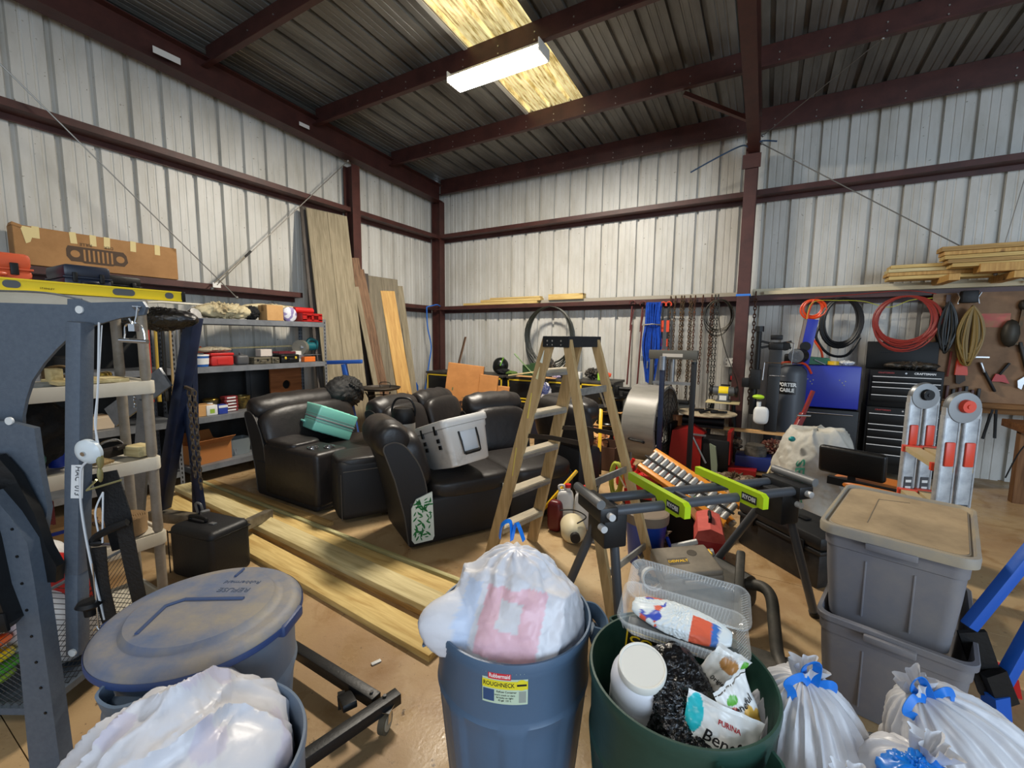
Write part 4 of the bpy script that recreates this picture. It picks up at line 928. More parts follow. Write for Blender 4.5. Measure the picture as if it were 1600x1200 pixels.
# navy engine hoist
navy = mat('navy_paint', '#16233f', .4, .1, n=8, col2='#101a30')
t = thing('engine_hoist', 'folded navy blue steel engine hoist with a hanging chain, beside the lumber', 'hoist', (2.45, -5.78, 0), 0)
mb = MB(); mb.bar((.07, -.05, 1.83), (-.32, -.20, .30), .085, .085, bev=.004); mb.build('boom', navy, t)
mb = MB(); mb.bar((-.18, -.02, .2), (-.10, .0, 1.66), .045, .045, bev=.004); mb.bar((-.02, -.04, .18), (-.10, -.08, 1.25), .042, .042, bev=.004); mb.build('mast', navy, t)
mb = MB(); mb.bar((-.45, -.22, .22), (.36, .05, .22), .08, .08, bev=.003); mb.box((.40, .065, .22), (.01, .06, .06), (0, 0, .3)); mb.bar((.3, .05, .17), (.05, .45, .10), .07, .07); mb.build('base_tube', mat('bare_steel_tube', '#8c8474', .45, .5, n=10, col2='#6d6250'), t)
mb = MB(); mb.tube(smooth_path([(-.02, -.08, .28), (-.02, -.09, .36), (.04, -.08, .36), (.04, -.07, .28)], 4), .009, 8); mb.box((.06, -.07, .22), (.03, .06, .2), (0, .2, 0), .004); mb.build('pin_bracket', steel, t)
mb = MB(); mb.tube(smooth_path([(-.1, -.03, 1.74), (-.02, -.07, 1.80), (.08, -.04, 1.86)], 4), .045, 10); mb.build('padded_arm', pad, t)
def chain_mb(p0, L_, r=.013, wire=.0035, seg=6, lk=None):
    mb = MB(); p = Vector(p0); n = int(L_/(r*2.1)); 
    for k in range(n):
        c = p-Vector((0, 0, (k+.5)*r*2.1)); ax = Vector((1, 0, 0)) if k % 2 else Vector((0, 1, 0))
        pts = [c+ax*(r*.62*math.cos(a))+Vector((0, 0, 1))*(r*1.35*math.sin(a)) for a in [2*PI*i/8 for i in range(8)]]
        mb.tube(pts, wire, 5, True)
    return mb
rust = mat('rusty_chain', '#4a3224', .6, .5, n=30, col2='#6b4128')
chain_mb((.10, -.13, 1.28), .70, .020, .0055).build('chain', mat('dark_chain', '#5a4e40', .5, .5), t); chain_mb((.155, -.12, 1.28), .76, .020, .0055).build('chain', MATS['dark_chain'], t)
mb = MB(); mb.bar((-.06, -.10, 1.30), (.16, -.13, 1.285), .02, .02); mb.build('chain_bracket', MATS['dark_chain'], t)
# grey angle leaning
t = thing('steel_channel', 'grey steel channel piece with a thin chain leaning behind the beige shelving', 'channel', (2.2, -6.12, 0), .2)
mb = MB(); mb.bar((-.3, 0, 1.05), (.2, .1, 1.38), .02, .16); mb.bar((-.1, -.02, .1), (.12, .0, 1.2), .02, .13); mb.build('channel', steel, t); chain_mb((.1, -.06, 1.38), .25, .012, .003).build('thin_chain', chrome, t)
# ================================================================ long grille carton on the girt
t = thing('long_cardboard_box', 'long cardboard box with a car grille drawing standing on the lower left girt', 'box', (.12, -5.60, 2.336), PI/2)
BW = 1.30
mb = MB(); mb.box((0, 0, .185), (BW, .17, .36), bev=.005, seg=1); mb.box((-.62, -.03, .36), (.07, .12, .03), (0, .3, 0), .003); mb.build('carton', card, t)
for x in (-.50, -.24, -.09, .02, .24, .46): mb = MB(); mb.box((x, -.0865, .315), (.05, .0015, .11), (0, random.uniform(-.06, .06), 0)); mb.box((x, -.04, .367), (.05, .09, .002)); mb.build('tape_strip', tape, t, 0)
mb = MB(); mb.prism([(-.60, .36), (-.50, .35), (-.54, .22), (-.57, .20)], .002, c=(0, -.087, 0)); mb.build('tape_strip', tape, t, 0)
gi = mat('grille_print', '#4a3624', .7)
mb = MB(); X0 = -.05
def ringp(cx, cz, rx, rz_, n=20): return [(cx+rx*math.cos(2*PI*i/n), cz+rz_*math.sin(2*PI*i/n)) for i in range(n)]
out = [(-.25, .20), (-.235, .235), (.20, .235), (.225, .20), (.235, .13), (.20, .085), (.12, .085), (.10, .075), (-.12, .075), (-.14, .085), (-.22, .085), (-.25, .13)]
mb.prism([(x+X0, z) for x, z in out], .0012, c=(0, -.0862, 0)); pr1 = mb.build('printed_grille', gi, t, 0)
mb = MB()
for i in range(7): mb.box((X0-.115+.036*i, -.0872, .155), (.015, .0012, .115), bev=0)
mb.prism(ringp(X0-.185, .16, .035, .035), .0012, c=(0, -.0872, 0)); mb.prism(ringp(X0+.17, .155, .035, .035), .0012, c=(0, -.0872, 0)); mb.build('printed_openings', card, pr1, 0)
text('DER', .042, gi, t, Matrix.Translation((.03, -.088, .262)) @ Matrix.Rotation(PI/2, 4, 'X') @ Matrix.Rotation(PI, 4, 'Z'))
text('RILLE', .042, gi, t, Matrix.Translation((-.15, -.088, .262)) @ Matrix.Rotation(PI/2, 4, 'X') @ Matrix.Rotation(PI, 4, 'Z'))
# ================================================================ grey steel shelving
def slotted(mb, x, y, z0, z1, sx, sy):
    mb.box((x+sx*.02, y, (z0+z1)/2), (.04, .002, z1-z0)); mb.box((x, y+sy*.02, (z0+z1)/2), (.002, .04, z1-z0))
shelfm = mat('grey_shelf_steel', '#83868a', .45, .3, n=6, col2='#6f7276')
def metal_shelf(label, loc, D_, L_, zs, H_):
    t = thing('steel_shelving', label, 'shelving unit', loc)
    for z in zs:
        mb = MB(); mb.box((0, 0, z-.004), (D_, L_, .008)); 
        for s in (-1, 1): mb.box((s*(D_/2), 0, z-.032), (.004, L_, .064)); mb.box((0, s*L_/2, z-.032), (D_, .004, .064)); mb.box((s*(D_/2-.01), 0, z-.064), (.02, L_, .004))
        mb.build('shelf', shelfm, t)
    for sx in (-1, 1):
        for sy in (-1, 1):
            mb = MB(); x, y = sx*(D_/2+.004), sy*(L_/2+.004); slotted(mb, x, y, 0, H_, -sx, -sy); p = mb.build('post', shelfm, t, 0)
            mb = MB(); n = int(H_/.05)
            for k in range(n):
                mb.box((x-sx*.02, y+sy*.0012, .03+.05*k), (.012, .001, .026)); mb.box((x+sx*.0012, y-sy*.02, .03+.05*k), (.001, .012, .026)); mb.box((x-sx*.0012, y-sy*.02, .03+.05*k), (.001, .012, .026)); mb.box((x-sx*.02, y-sy*.0012, .03+.05*k), (.012, .001, .026))
            mb.build('slots', dark, p, 0)
    return t
zs = (.20, .76, 1.33, 1.885)
metal_shelf('grey steel shelving unit against the left wall, right one, holding red and blue containers', (.51, -4.31, 0), .58, 1.78, zs, 1.93)
metal_shelf('grey steel shelving unit against the left wall behind the beige shelving', (.51, -6.17, 0), .58, 1.78, zs, 1.93)
def sh(x, y, k): return (x, y, zs[k]+.002)
mb = MB(); mb.tube([(.35, -5.9, 1.98), (.36, -5.2, 2.06), (.36, -3.6, 2.04)], .013, 8); o = mb.build('conduit_pipe', mat('pvc_cream', '#cfc8b4', .4)); tag(o, 'long thin cream pipe lying above the top of the left steel shelving', 'pipe')
def cloth(name, label, loc, h, m, seed, rz=0, cat='cloth', amp=.04):
    t = thing(name, label, cat, loc, rz); mb = MB(); star(mb, lambda d, th, ph: ell(d, h)+amp*crinkle(d, seed)+.5*amp*nz(d, 3, seed)-amp*.4, 110, 60); o = mb.build('cloth', m, t, 60); o.location.z = h[2]; return t
canvas = mat('cream_canvas', '#cbbd98', .85, n=7, col2='#8f7f5e', bump=(18, 1.0), lo=.5, hi=.62)
cloth('canvas_cloth', 'crumpled cream canvas drop cloth on the top left of the steel shelving', sh(.5, -4.62, 3), (.2, .36, .10), canvas, 50, amp=.085)
cloth('canvas_cloth', 'folded cream canvas cloth behind the small carton on the shelving top', sh(.42, -3.95, 3)[:2]+(2.02,), (.15, .42, .05), canvas, 52, amp=.05)
cloth('black_cloth', 'dark bundle tucked left of the small carton on the shelving top', sh(.55, -4.32, 3), (.12, .10, .09), MATS['black_fabric'], 53)
carton('small plain cardboard box on the very top of the grey steel shelving', sh(.62, -4.10, 3), (.22, .2, .20), PI/2, card2)
t = thing('bag_of_ice_melt', 'purple and white printed bag beside the small carton on shelving top', 'bag', (.64, -3.86, 1.98), PI/2-.1)
mb = MB(); star(mb, lambda d, th, ph: min(ell(d, (.10, .05, .115)), .1)+.01*crinkle(d, 3), 60, 40); o = mb.build('pouch', bagp, t, 60); colour(o, lambda p: (.25, .2, .4) if nz(p, 18, 3) > 0 and p.y < 0 else ((.7, .7, .74) if p.y < 0 else (.08, .07, .1)))
t = thing('red_tube', 'red rolled tube lying on the top of the steel shelving above the red crate', 'roll', (.55, -3.58, 2.05), 0); mb = MB(); mb.cyl((0, -.15, 0), (0, .13, 0), .045, seg=20); mb.cyl((0, .13, 0), (0, .145, 0), .03, seg=16); mb.build('tube', redp, t)
t = thing('red_crate', 'bright red plastic crate with slot handles at right end of shelving top', 'crate', sh(.62, -3.58, 3), PI/2)
rc = mat('red_crate_plastic', '#a81512', .4); mb = MB(); mb.box((0, 0, .01), (.3, .25, .012))
for s in (-1, 1):
    mb.box((0, s*.125, .02), (.3, .012, .03)); mb.box((0, s*.125, .105), (.3, .012, .03)); mb.box((-.12, s*.125, .06), (.06, .012, .08)); mb.box((.12, s*.125, .06), (.06, .012, .08)); mb.box((0, s*.125, .06), (.03, .012, .08)); mb.box((s*.15, 0, .06), (.012, .25, .12))
mb.build('crate', rc, t)
lab2 = mat('paper_white_label', '#d8d8d4', .5)
bucket('small blue tub with white lid and label at left of the second steel shelf', sh(.66, -4.98, 2), .085, .13, mat('blue_tub', '#1d5fae', .4), lab2, 0, band=lab2)
t = thing('red_cooler', 'small red lunch cooler box on the second steel shelf', 'cooler', sh(.62, -4.76, 2), PI/2)
mb = MB(); mb.box((0, 0, .06), (.25, .17, .12), bev=.02); mb.box((0, -.088, .05), (.12, .004, .06)); mb.build('body', mat('red_cooler_plastic', '#b8231d', .45), t); mb = MB(); mb.box((0, 0, .135), (.26, .18, .035), bev=.012); mb.build('lid', redp, t)
cloth('towel', 'dusty beige towel folded on top of the red lunch cooler', (.55, -4.78, 1.485), (.14, .20, .035), mat('dusty_towel', '#a59a83', .9, bump=(60, .4)), 60)
t = thing('grey_canister', 'dark grey plastic canister right of the red lunch cooler', 'canister', sh(.66, -4.53, 2), PI/2); mb = MB(); mb.box((0, 0, .06), (.15, .12, .12), bev=.03, seg=3); mb.cyl((0, 0, .12), (0, 0, .145), .022); mb.build('canister', mat('charcoal_plastic', '#4a4a4b', .5), t)
tool_case('olive brown flat tool case on the second steel shelf', sh(.64, -4.30, 2), (.22, .18, .085), PI/2, mat('olive_case', '#5b5443', .5))
tool_case('small olive brown case right of the flat olive case', sh(.66, -4.13, 2), (.10, .15, .08), PI/2, MATS['olive_case'])
carton('little white and red carton sitting on the flat olive tool case', (.62, -4.22, 1.425), (.15, .12, .09), PI/2, mat('white_red_carton', '#c9bdb3', .6), tapes=False)
t = thing('long_wood_strip', 'long thin wood strip lying across the items on the second steel shelf', 'wood strip', (.45, -4.15, 1.53), 0); mb = MB(); mb.bar((0, -.5, .0), (0, .42, .02), .035, .02); mb.build('strip', woods[1], t)
tool_case('black tool case with a yellow sticker on the second steel shelf', sh(.64, -3.93, 2), (.26, .2, .11), PI/2, dark, lat=mat('yellow_sticker', '#d4b02c', .5))
t = thing('dark_red_tray', 'dark red tool tray on top of the black sticker case', 'tray', (.6, -3.93, 1.447), PI/2); mb = MB(); mb.box((0, 0, .01), (.24, .14, .012)); [mb.box((0, s*.07, .02), (.24, .008, .03)) for s in (-1, 1)]; mb.build('tray', mat('maroon', '#5e1a22', .5), t)
carton('small white carton with red end on the second steel shelf', sh(.60, -3.74, 2), (.12, .12, .15), PI/2, mat('white_carton', '#cfcac2', .6), tapes=False)
carton('small orange and white carton at right of the second steel shelf', sh(.70, -3.64, 2), (.17, .08, .07), PI/2, mat('orange_carton', '#d4691f', .6), tapes=False)
t = thing('circular_saw', 'teal and grey corded power saw on the right of the second steel shelf', 'power saw', (.60, -3.60, 1.44), 0)
t.scale = (1.3, 1.3, 1.3)
mb = MB(); mb.cyl((.03, -.1, .07), (.0, -.05, .07), .08, seg=28); mb.build('blade_guard', mat('guard_grey', '#8e8b7f', .4, .5), t); mb = MB(); mb.cyl((0, -.05, .08), (-.0, .10, .08), .045, seg=20); mb.tube(smooth_path([(0, .0, .1), (0, .05, .16), (0, .13, .13), (0, .12, .05)], 4), .018, 8); mb.build('motor_housing', mat('teal_plastic', '#0f5c64', .4), t); mb = MB(); mb.box((.02, 0, -.01), (.12, .26, .005)); mb.cyl((.045, -.06, .07), (.03, -.08, .07), .03, seg=16); mb.build('base_plate', steel, t)
t = thing('orange_funnel', 'small orange cone at the left end of the second steel shelf', 'cone', sh(.5, -4.9, 2)[:2]+(1.49,)); mb = MB(); mb.cyl((0, 0, 0), (0, 0, .07), .04, .006); mb.cyl((0, 0, -.004), (0, 0, 0), .05); mb.build('cone', MATS['orange_plastic'], t)
# third level
carton('tilted light cardboard box on the third steel shelf behind the chain', sh(.66, -5.02, 1), (.22, .16, .13), PI/2+.1, card2)
bucket('gold lidded paint tin at the back of the third steel shelf', sh(.45, -4.80, 1), .085, .15, mat('old_tin', '#6d6242', .4, .5), brass, 0)
t = thing('washer_fluid_tub', 'white carton with green label on the third steel shelf', 'carton', sh(.70, -4.93, 1), PI/2); mb = MB(); mb.box((0, 0, .06), (.12, .1, .12), bev=.01); mb.cyl((0, 0, .12), (0, 0, .14), .03); mb.build('carton', lab2, t); mb = MB(); mb.box((0, -.051, .05), (.05, .002, .05)); mb.build('label', mat('lime_label', '#8fae3c', .5), t)
t = thing('blue_carton', 'blue printed carton beside the white carton on the third steel shelf', 'carton', sh(.70, -4.81, 1), PI/2); mb = MB(); mb.box((0, 0, .055), (.1, .1, .11), bev=.006); mb.build('carton', mat('blue_print', '#2a3f96', .45), t); mb = MB(); mb.box((0, -.051, .09), (.1, .002, .03)); mb.build('label', lab2, t)
for k in range(5):
    t = thing('paint_book', ['dark red flat packet at the bottom of the small red stack', 'dark red flat packet second in the small red stack', 'dark red flat packet in the middle of the small red stack', 'dark red flat packet second from top of the small red stack', 'pale topped dark red packet crowning the small red stack'][k], 'packet', (.58+.008*(k % 2), -4.66, zs[1]+.003+.038*k), PI/2+.1*(k % 3-1), 'red packets on the third shelf'); mb = MB(); mb.box((0, 0, .016), (.15, .12, .032), bev=.003); mb.build('packet', mat('dark_red_packet', '#7a2226', .5), t); mb = MB(); mb.box((0, -.061, .016), (.1, .001, .018)); mb.build('label', lab2, t)
bucket('round gold patterned cookie tin on the third steel shelf', sh(.48, -4.46, 1), .10, .16, mat('gold_pattern_tin', '#7d6a35', .35, .6, n=20, col2='#3f3420'), None, 0)
t = thing('wood_speaker_board', 'brown square board with a round hole leaning at the back of the third shelf', 'board', (.50, -3.86, .77), PI/2+.05)
mb = MB(); n = 48; o_ = []; 
def sq(i):
    a = 2*PI*i/n+PI/4; c, s_ = math.cos(a), math.sin(a); k = .235/max(abs(c), abs(s_)); return (k*c, k*s_+.245)
rows = []
for yy, f in ((-.012, 1), (.012, 1), (.012, 0), (-.012, 0)): rows.append([(sq(i)[0], yy, sq(i)[1]) if f else (.06*math.cos(2*PI*i/n+PI/4), yy, .245+.06*math.sin(2*PI*i/n+PI/4)) for i in range(n)])
mb.grid(rows, True, True); mb.build('board', wood('brown_ply', '#8a5530', '#6f4020', 4, 0, .6, False), t, 0)
t = thing('dark_cabinet_door', 'dark narrow panel standing left of the brown board with a hole', 'panel', (.35, -4.18, .77), PI/2); mb = MB(); mb.box((0, 0, .25), (.3, .05, .5), bev=.004); mb.box((.0, -.03, .25), (.2, .01, .4), bev=.003); mb.build('panel', mat('dark_grey_panel', '#1e1f20', .5), t)
# bottom level
carton('open orange-brown cardboard box on the bottom steel shelf', sh(.55, -4.95, 0), (.42, .34, .22), PI/2+.12, mat('orange_cardboard', '#a86a34', .75), open_=True)
t = thing('clear_storage_bin', 'clear plastic bin with wire hangers on the bottom steel shelf', 'bin', sh(.55, -4.58, 0), PI/2)
mb = MB(); rows = [[(x, y, z) for x, y in rprism(.26*f, .2*f, .03, 4)] for f, z in ((.9, 0), (1, .2), (1.03, .2))]; V = mb.grid(rows, False, True); mb.bm.faces.new(V[0]); mb.build('bin', mat('cloudy_plastic', '#7d8689', .35, alpha=.8), t)
mb = MB(); [mb.tube([(-.12+.01*k, -.02*k+.02, .0+.2), (-.1+.012*k, -.08, .12), (-.08, -.12, .02)], .002, 4) for k in range(6)]; mb.build('wires', steel, t)
bucket('black plastic bucket at the end of the bottom steel shelf', sh(.5, -4.25, 0), .13, .24, dark)
bp = mat('black_backing', '#121212', .7, n=3, col2='#262523', bump=(8, .3))  # black backing panels added to make the wall behind the shelves dark
for (y0, y1, z1, lb_) in ((-5.24, -3.36, 1.28, 'black backing sheet on the wall behind the right steel shelving'), (-7.1, -5.3, 1.86, 'black backing sheet on the wall behind the left steel shelving')):
    mb = MB(); mb.grid([[(.012*math.sin(y*9+z)+.008*math.sin(y*23), y, z) for z in [z1*k/8 for k in range(9)]] for y in [y0+(y1-y0)*k/40 for k in range(41)]]); mb.grid([[(-.01+.012*math.sin(y*9+z)+.008*math.sin(y*23), y, z) for z in [z1*k/8 for k in range(9)]] for y in [y0+(y1-y0)*k/40 for k in range(41)]])
    tag(mb.build('backing_sheet', bp, loc=(.13, 0, .01)), lb_, 'sheet')
# items on the far shelving (seen between the beige posts)
for k, (lab_, y, z, d, c) in enumerate((('cream flat box low between the beige shelving posts', -6.0, 1, (.4, .3, .12), '#cbb79c'), ('tan box on the left grey shelving, left of the cream flat box', -6.45, 1, (.3, .3, .2), '#a98a62'), ('dark round tub on the left grey shelving', -6.05, 2, (.2, .2, .15), '#23201c'))):
    if k < 2: carton(lab_, sh(.55, y, z), d, PI/2, mat('misc_'+str(k), c, .7))
    else: bucket(lab_, sh(.55, y, z), .11, .15, mat('misc_'+str(k), c, .6))
for k in range(6):
    t = thing('long_handled_tool', 'hanging long tool %s, between the beige and steel shelving' % ('with red grip', 'with yellow handle', 'in black', 'with tan handle', 'in grey steel', 'with orange handle')[k], 'tool', (.85+.02*k, -5.33+.055*k-.2, 1.05), group='long tools'); mb = MB(); mb.cyl((0, 0, 0), (.0, .01, .72), .012+.002*(k % 3), seg=8); mb.box((0, 0, .0), (.03, .03, .1), bev=.005); mb.build('handle', mat('tool_c%d' % k, ('#b23020', '#b89a3a', '#161616', '#a98d5d', '#707274', '#c05a25')[k], .5), t)
# ================================================================ boards leaning in the corner
grey_w = wood('weathered_board', '#8f846d', '#746a55', 4, 2, .8, False); dark_w = wood('dark_weathered', '#57504a', '#3e3833', 5, 2, .85, False); rust_w = wood('rusty_brown_wood', '#7d614a', '#543e2e', 5, 2, .8); org_w = wood('orange_pine', '#caa25f', '#b1854a', 4, 2, .6)
def lean(name, label, foot, top, w_, th, m, face, group='boards leaning in the corner', cat='board', grooves=0):
    """foot/top = centres of the bottom and top edges; face = direction across the width"""
    a, b = Vector(foot), Vector(top); zax = (b-a).normalized(); L_ = (b-a).length; x = Vector(face); x = (x-zax*x.dot(zax)).normalized(); y = zax.cross(x)
    R = Matrix((x, y, zax)).transposed(); mb = MB(); mb.box((0, 0, L_/2), (w_, th, L_), bev=.003, seg=1)
    for k in range(grooves): mb.box((-w_/2+w_*(k+1)/(grooves+1), -th/2-.004, L_/2), (.012, .01, L_*.995))
    o = mb.build(name, m, loc=a); o.rotation_mode = 'QUATERNION'; o.rotation_quaternion = R.to_quaternion(); return tag(o, label, cat, group)
lean('wide_plank', 'tallest wide weathered grey boards leaning beside the thin post', (1.10, -3.24, 0), (.26, -2.92, 3.60), .62, .035, grey_w, (.28, .96, 0), grooves=1)
lean('wide_plank', 'second weathered board directly behind the tallest wide one', (.98, -3.28, 0), (.17, -2.96, 3.63), .62, .03, dark_w, (.28, .96, 0))
lean('narrow_board', 'rusty brown board leaning right of the tallest boards, upper end by the post', (1.02, -2.52, 0), (.30, -2.45, 2.98), .14, .03, rust_w, (.4, .9, 0))
lean('narrow_board', 'second rusty brown board leaning right of the tallest boards', (1.10, -2.40, 0), (.36, -2.38, 2.80), .10, .03, rust_w, (.4, .9, 0))
lean('narrow_board', 'thin grey strip leaning between rusty boards and the short wide board', (1.12, -2.60, 0), (.40, -2.52, 2.50), .08, .025, grey_w, (.4, .9, 0))
lean('wide_plank', 'shorter wide grey board leaning behind the orange board', (.92, -2.24, 0), (.26, -1.84, 2.74), .60, .03, wood('mid_grey_board', '#7d7462', '#665e4f', 4, 2, .8, False), (.35, .94, 0), grooves=1)
lean('wide_plank', 'dark edge of the board stack left of the orange board', (.70, -2.50, 0), (.14, -2.16, 2.78), .2, .04, dark_w, (.35, .94, 0))
lean('orange_board', 'bright orange-yellow pine board leaning in front of the grey boards', (1.06, -1.98, 0), (.36, -1.80, 2.50), .26, .035, org_w, (.4, .92, 0))
lean('narrow_board', 'grey board edge leaning at the right of the orange board', (1.0, -1.72, 0), (.36, -1.50, 2.62), .12, .03, grey_w, (.4, .92, 0))
lean('narrow_board', 'dark brown board leaning against the back wall by the corner', (.75, -.72, .0), (1.02, -.35, 1.70), .10, .02, rust_w, (.8, -.6, 0))
t = thing('blue_air_hose', 'blue air hose hanging on the left wall near the corner', 'hose', (.24, -.62, 2.3))
mb = MB(); mb.tube(smooth_path([(0, 0, .0), (0, .02, -.4), (.02, .10, -.8), (0, .04, -1.2), (-.02, -.06, -1.7)], 8), .013, 8); mb.tube(smooth_path([(0, 0, 0), (.05, .25, .06), (.02, .4, .04)], 6), .012, 8); mb.build('hose', mat('hose_blue', '#2c6bc4', .4), t)
# ================================================================ blue hand jack, round table, blue can
blue = mat('machine_blue', '#1c4f9e', .4)
t = thing('blue_post_stand', 'blue T-shaped steel stand behind the backpack', 'stand', (1.42, -3.58, 0), .45)
mb = MB(); mb.bar((-.26, 0, 1.34), (.22, 0, 1.36), .055, .05, bev=.005); mb.build('cross_bar', blue, t); mb = MB(); mb.bar((-.03, 0, 1.32), (.17, -.02, .05), .06, .06, bev=.005); mb.build('post', blue, t); mb = MB(); mb.box((.17, 0, .025), (.4, .4, .05), bev=.005); mb.build('foot', blue, t)
t = thing('round_metal_table', 'small round dark metal fire pit stand in front of the leaning boards', 'table', (1.56, -3.13, 0))
mb = MB(); mb.lathe([(0, .93), (.2, .935), (.27, .95), (.29, .975), (.285, .98), (.26, .955), (0, .945)], 40); mb.build('dish', mat('old_iron', '#37322d', .55, .6), t)
for k in range(3):
    mb = MB(); a = 2.1*k; mb.tube([(.2*math.cos(a), .2*math.sin(a), .92), (.12*math.cos(a), .12*math.sin(a), .75), (.27*math.cos(a), .27*math.sin(a), .0)], .010, 6); mb.build('leg', blk, t)
mb = MB(); mb.tube(arc((0, 0, .85), .15, 0, 2*PI, 24, ay=(0, 1, 0)), .008, 6); mb.tube(smooth_path([(-.1, .1, .96), (-.1, .1, 1.03), (.04, .15, 1.03), (.04, .15, .96)], 3), .006, 6); mb.build('ring', blk, t)
t = thing('blue_drum', 'blue plastic water drum standing left of the black workbench', 'drum', (.40, -1.34, .0)); mb = MB(); mb.lathe([(0, 0), (.16, 0), (.18, .03), (.18, .2), (.175, .22), (.18, .24), (.18, .75), (.15, .82), (.05, .86), (.05, .9), (0, .9)], 32); mb.build('drum', mat('drum_blue', '#145bb5', .4), t)
# ================================================================ sofas
lea = mat('dark_brown_leather', '#1c1918', .42, bump=(14, .35), n=3, col2='#272220', spec=.45); leaside = mat('charcoal_sofa_backing', '#131316', .6, bump=(200, .15)); leaf_w = mat('leaf_fabric_white', '#dbe3da', .7); leaf_g = mat('leaf_green', '#1f7a3d', .7)
def seat_module(label, loc, rz, w_, backs=1, seat=True, near_arm=0, far_arm=0, piping=True, patch_=False, back_h=1.06, name='recliner_sofa_section', depth=1.0, sh_=.50):
    """faces +X, origin at the near (right-hand) rear bottom corner, extends to +Y"""
    t = thing(name, label, 'sofa', loc, rz); D0 = depth
    mb = MB(); mb.box((D0/2, w_/2, .04+(sh_-.14)/2), (D0, w_, sh_-.12), bev=.03, seg=3); mb.build('base', leaside, t)
    y0, y1 = near_arm, w_-far_arm
    if seat:
        n = backs
        for k in range(n):
            a = y0+(y1-y0)*k/n; b = y0+(y1-y0)*(k+1)/n
            mb = MB(); mb.cushion((.60*D0+.02, (a+b)/2, sh_-.055), (.84*D0, (b-a)*1.02, .19), p=4.5, n=22); mb.tube([(D0*.99, a+.04, sh_-.07), (D0*.99, b-.04, sh_-.07)], .006, 6); mb.build('seat_cushion', lea, t)
    # backrest shell
    mb = MB(); pf = [(0.0, .06), (-.03, .3), (-.10, .6), (-.18, .84), (-.17, .88), (-.10, .90), (-.03, .87), (.03, .80), (.10, .68), (.15, .5), (.16, .25), (.16, .06)]
    mb.prism(pf, w_-.02, c=(0, w_/2, 0)); o = mb.build('backrest_shell', leaside, t, 40)
    mb = MB(); 
    for yy in (.012, w_-.012): mb.tube(smooth_path([(x, yy, z) for x, z in pf[3:11]], 3), .006, 6)
    mb.tube([(.0, .012, .06), (-.03, .012, .3), (-.10, .012, .6), (-.18, .012, .84)], .006, 6)
    mb.build('piping', mat('seam_thread', '#4a4540', .6), t)
    n = backs
    for k in range(n):
        a = w_*k/n+.02; b = w_*(k+1)/n-.02; wd = b-a; c = (a+b)/2
        mb = MB(); mb.cushion((.08, c, .70), (.24, wd, .50), (0, -.30, 0), p=3.6, n=24); mb.build('back_cushion', lea, t)
        mb = MB(); rows = []
        m_ = 40
        for i in range(25):
            ph = -PI/2+PI*i/24
            row = []
            for j in range(m_):
                th = 2*PI*j/m_; sg = lambda v, e: math.copysign(abs(v)**e, v)
                y = wd/2*sg(math.sin(ph), .55); rr = abs(math.cos(ph))**.45
                x = .15*rr*math.cos(th); z = .135*rr*math.sin(th)
                z += .006*math.cos(y/wd*2*PI*4)*(1 if z > 0 else .3)
                row.append((-.09+x*1.0-.10*(z > 0)*z/.135*.2, c+y, back_h-.14+z+.02*math.sin(th)))
            rows.append(row)
        mb.grid(rows, False, True); mb.build('headrest', lea, t, 50)
    for flag, yy in ((near_arm, near_arm/2), (far_arm, w_-far_arm/2)):
        if flag:
            mb = MB(); mb.box((.58*D0, yy-.004, .33), (.86*D0+.004, flag+.006, .54), bev=.05, seg=4); mb.build('arm', lea, t)
    if patch_:
        mb = MB(); P_ = [(.02, .10), (.04, .07), (.19, .07), (.205, .10), (.19, .47), (.06, .43), (.02, .36)]; mb.prism(P_, .012, c=(0, -.004, 0)); lp = mb.build('leaf_fabric_patch', leaf_w, t, 0)
        mb = MB(); rnd = random.Random(5)
        for _ in range(60):
            x, z, a = rnd.uniform(.045, .178), rnd.uniform(.09, .42), rnd.uniform(0, PI); l_ = rnd.uniform(.018, .03); wd_ = l_*.32; c, s_ = math.cos(a), math.sin(a)
            mb.prism([(x+c*u*l_-s_*v*wd_, z+s_*u*l_+c*v*wd_) for u, v in ((-1, 0), (-.4, .8), (.3, .7), (1, 0), (.3, -.7), (-.4, -.8))], .0012, c=(0, -.0105, 0))
        mb.build('leaf_print', leaf_g, lp, 0)
        mb = MB(); mb.prism([(.84, .22), (.90, .20), (.90, .42), (.84, .43)], .012, c=(0, -.004, 0)); lp2 = mb.build('leaf_fabric_patch', leaf_w, t, 0); mb = MB()
        for _ in range(12):
            x, z, a = rnd.uniform(.85, .89), rnd.uniform(.23, .40), rnd.uniform(0, PI); c, s_ = math.cos(a), math.sin(a); mb.prism([(x+c*u*.016-s_*v*.005, z+s_*u*.016+c*v*.005) for u, v in ((-1, 0), (0, .9), (1, 0), (0, -.9))], .0012, c=(0, -.0105, 0))
        mb.build('leaf_print', leaf_g, lp2, 0)
    return t
def cup_holder(t, p, r=.045):
    mb = MB(); mb.lathe([(r+.008, .002), (r+.006, .006), (r, .004), (r-.002, -.05), (0, -.05)], 28, c=p); mb.build('cup_holder', chrome, t)
def console(label, loc, rz, D0, w_, h_, cups):
    t = thing('sofa_console', label, 'sofa console', loc, rz); mb = MB(); mb.box((D0/2, w_/2, h_/2+.02), (D0, w_, h_-.04), bev=.07, seg=5); mb.build('body', leaside, t)
    mb = MB(); mb.cushion((D0/2, w_/2, h_-.05), (D0*.985, w_*.985, .14), p=6, n=20); mb.build('padded_top', lea, t)
    mb = MB(); mb.tube([(.05, -.002, h_-.10), (D0-.05, -.002, h_-.10)], .004, 6); mb.tube([(.03, .0, .06), (.03, 0, h_-.12)], .004, 6); mb.build('piping', MATS['seam_thread'], t)
    for c in cups: cup_holder(t, (c[0], c[1], h_+.012))
    return t
R61 = math.radians(61)
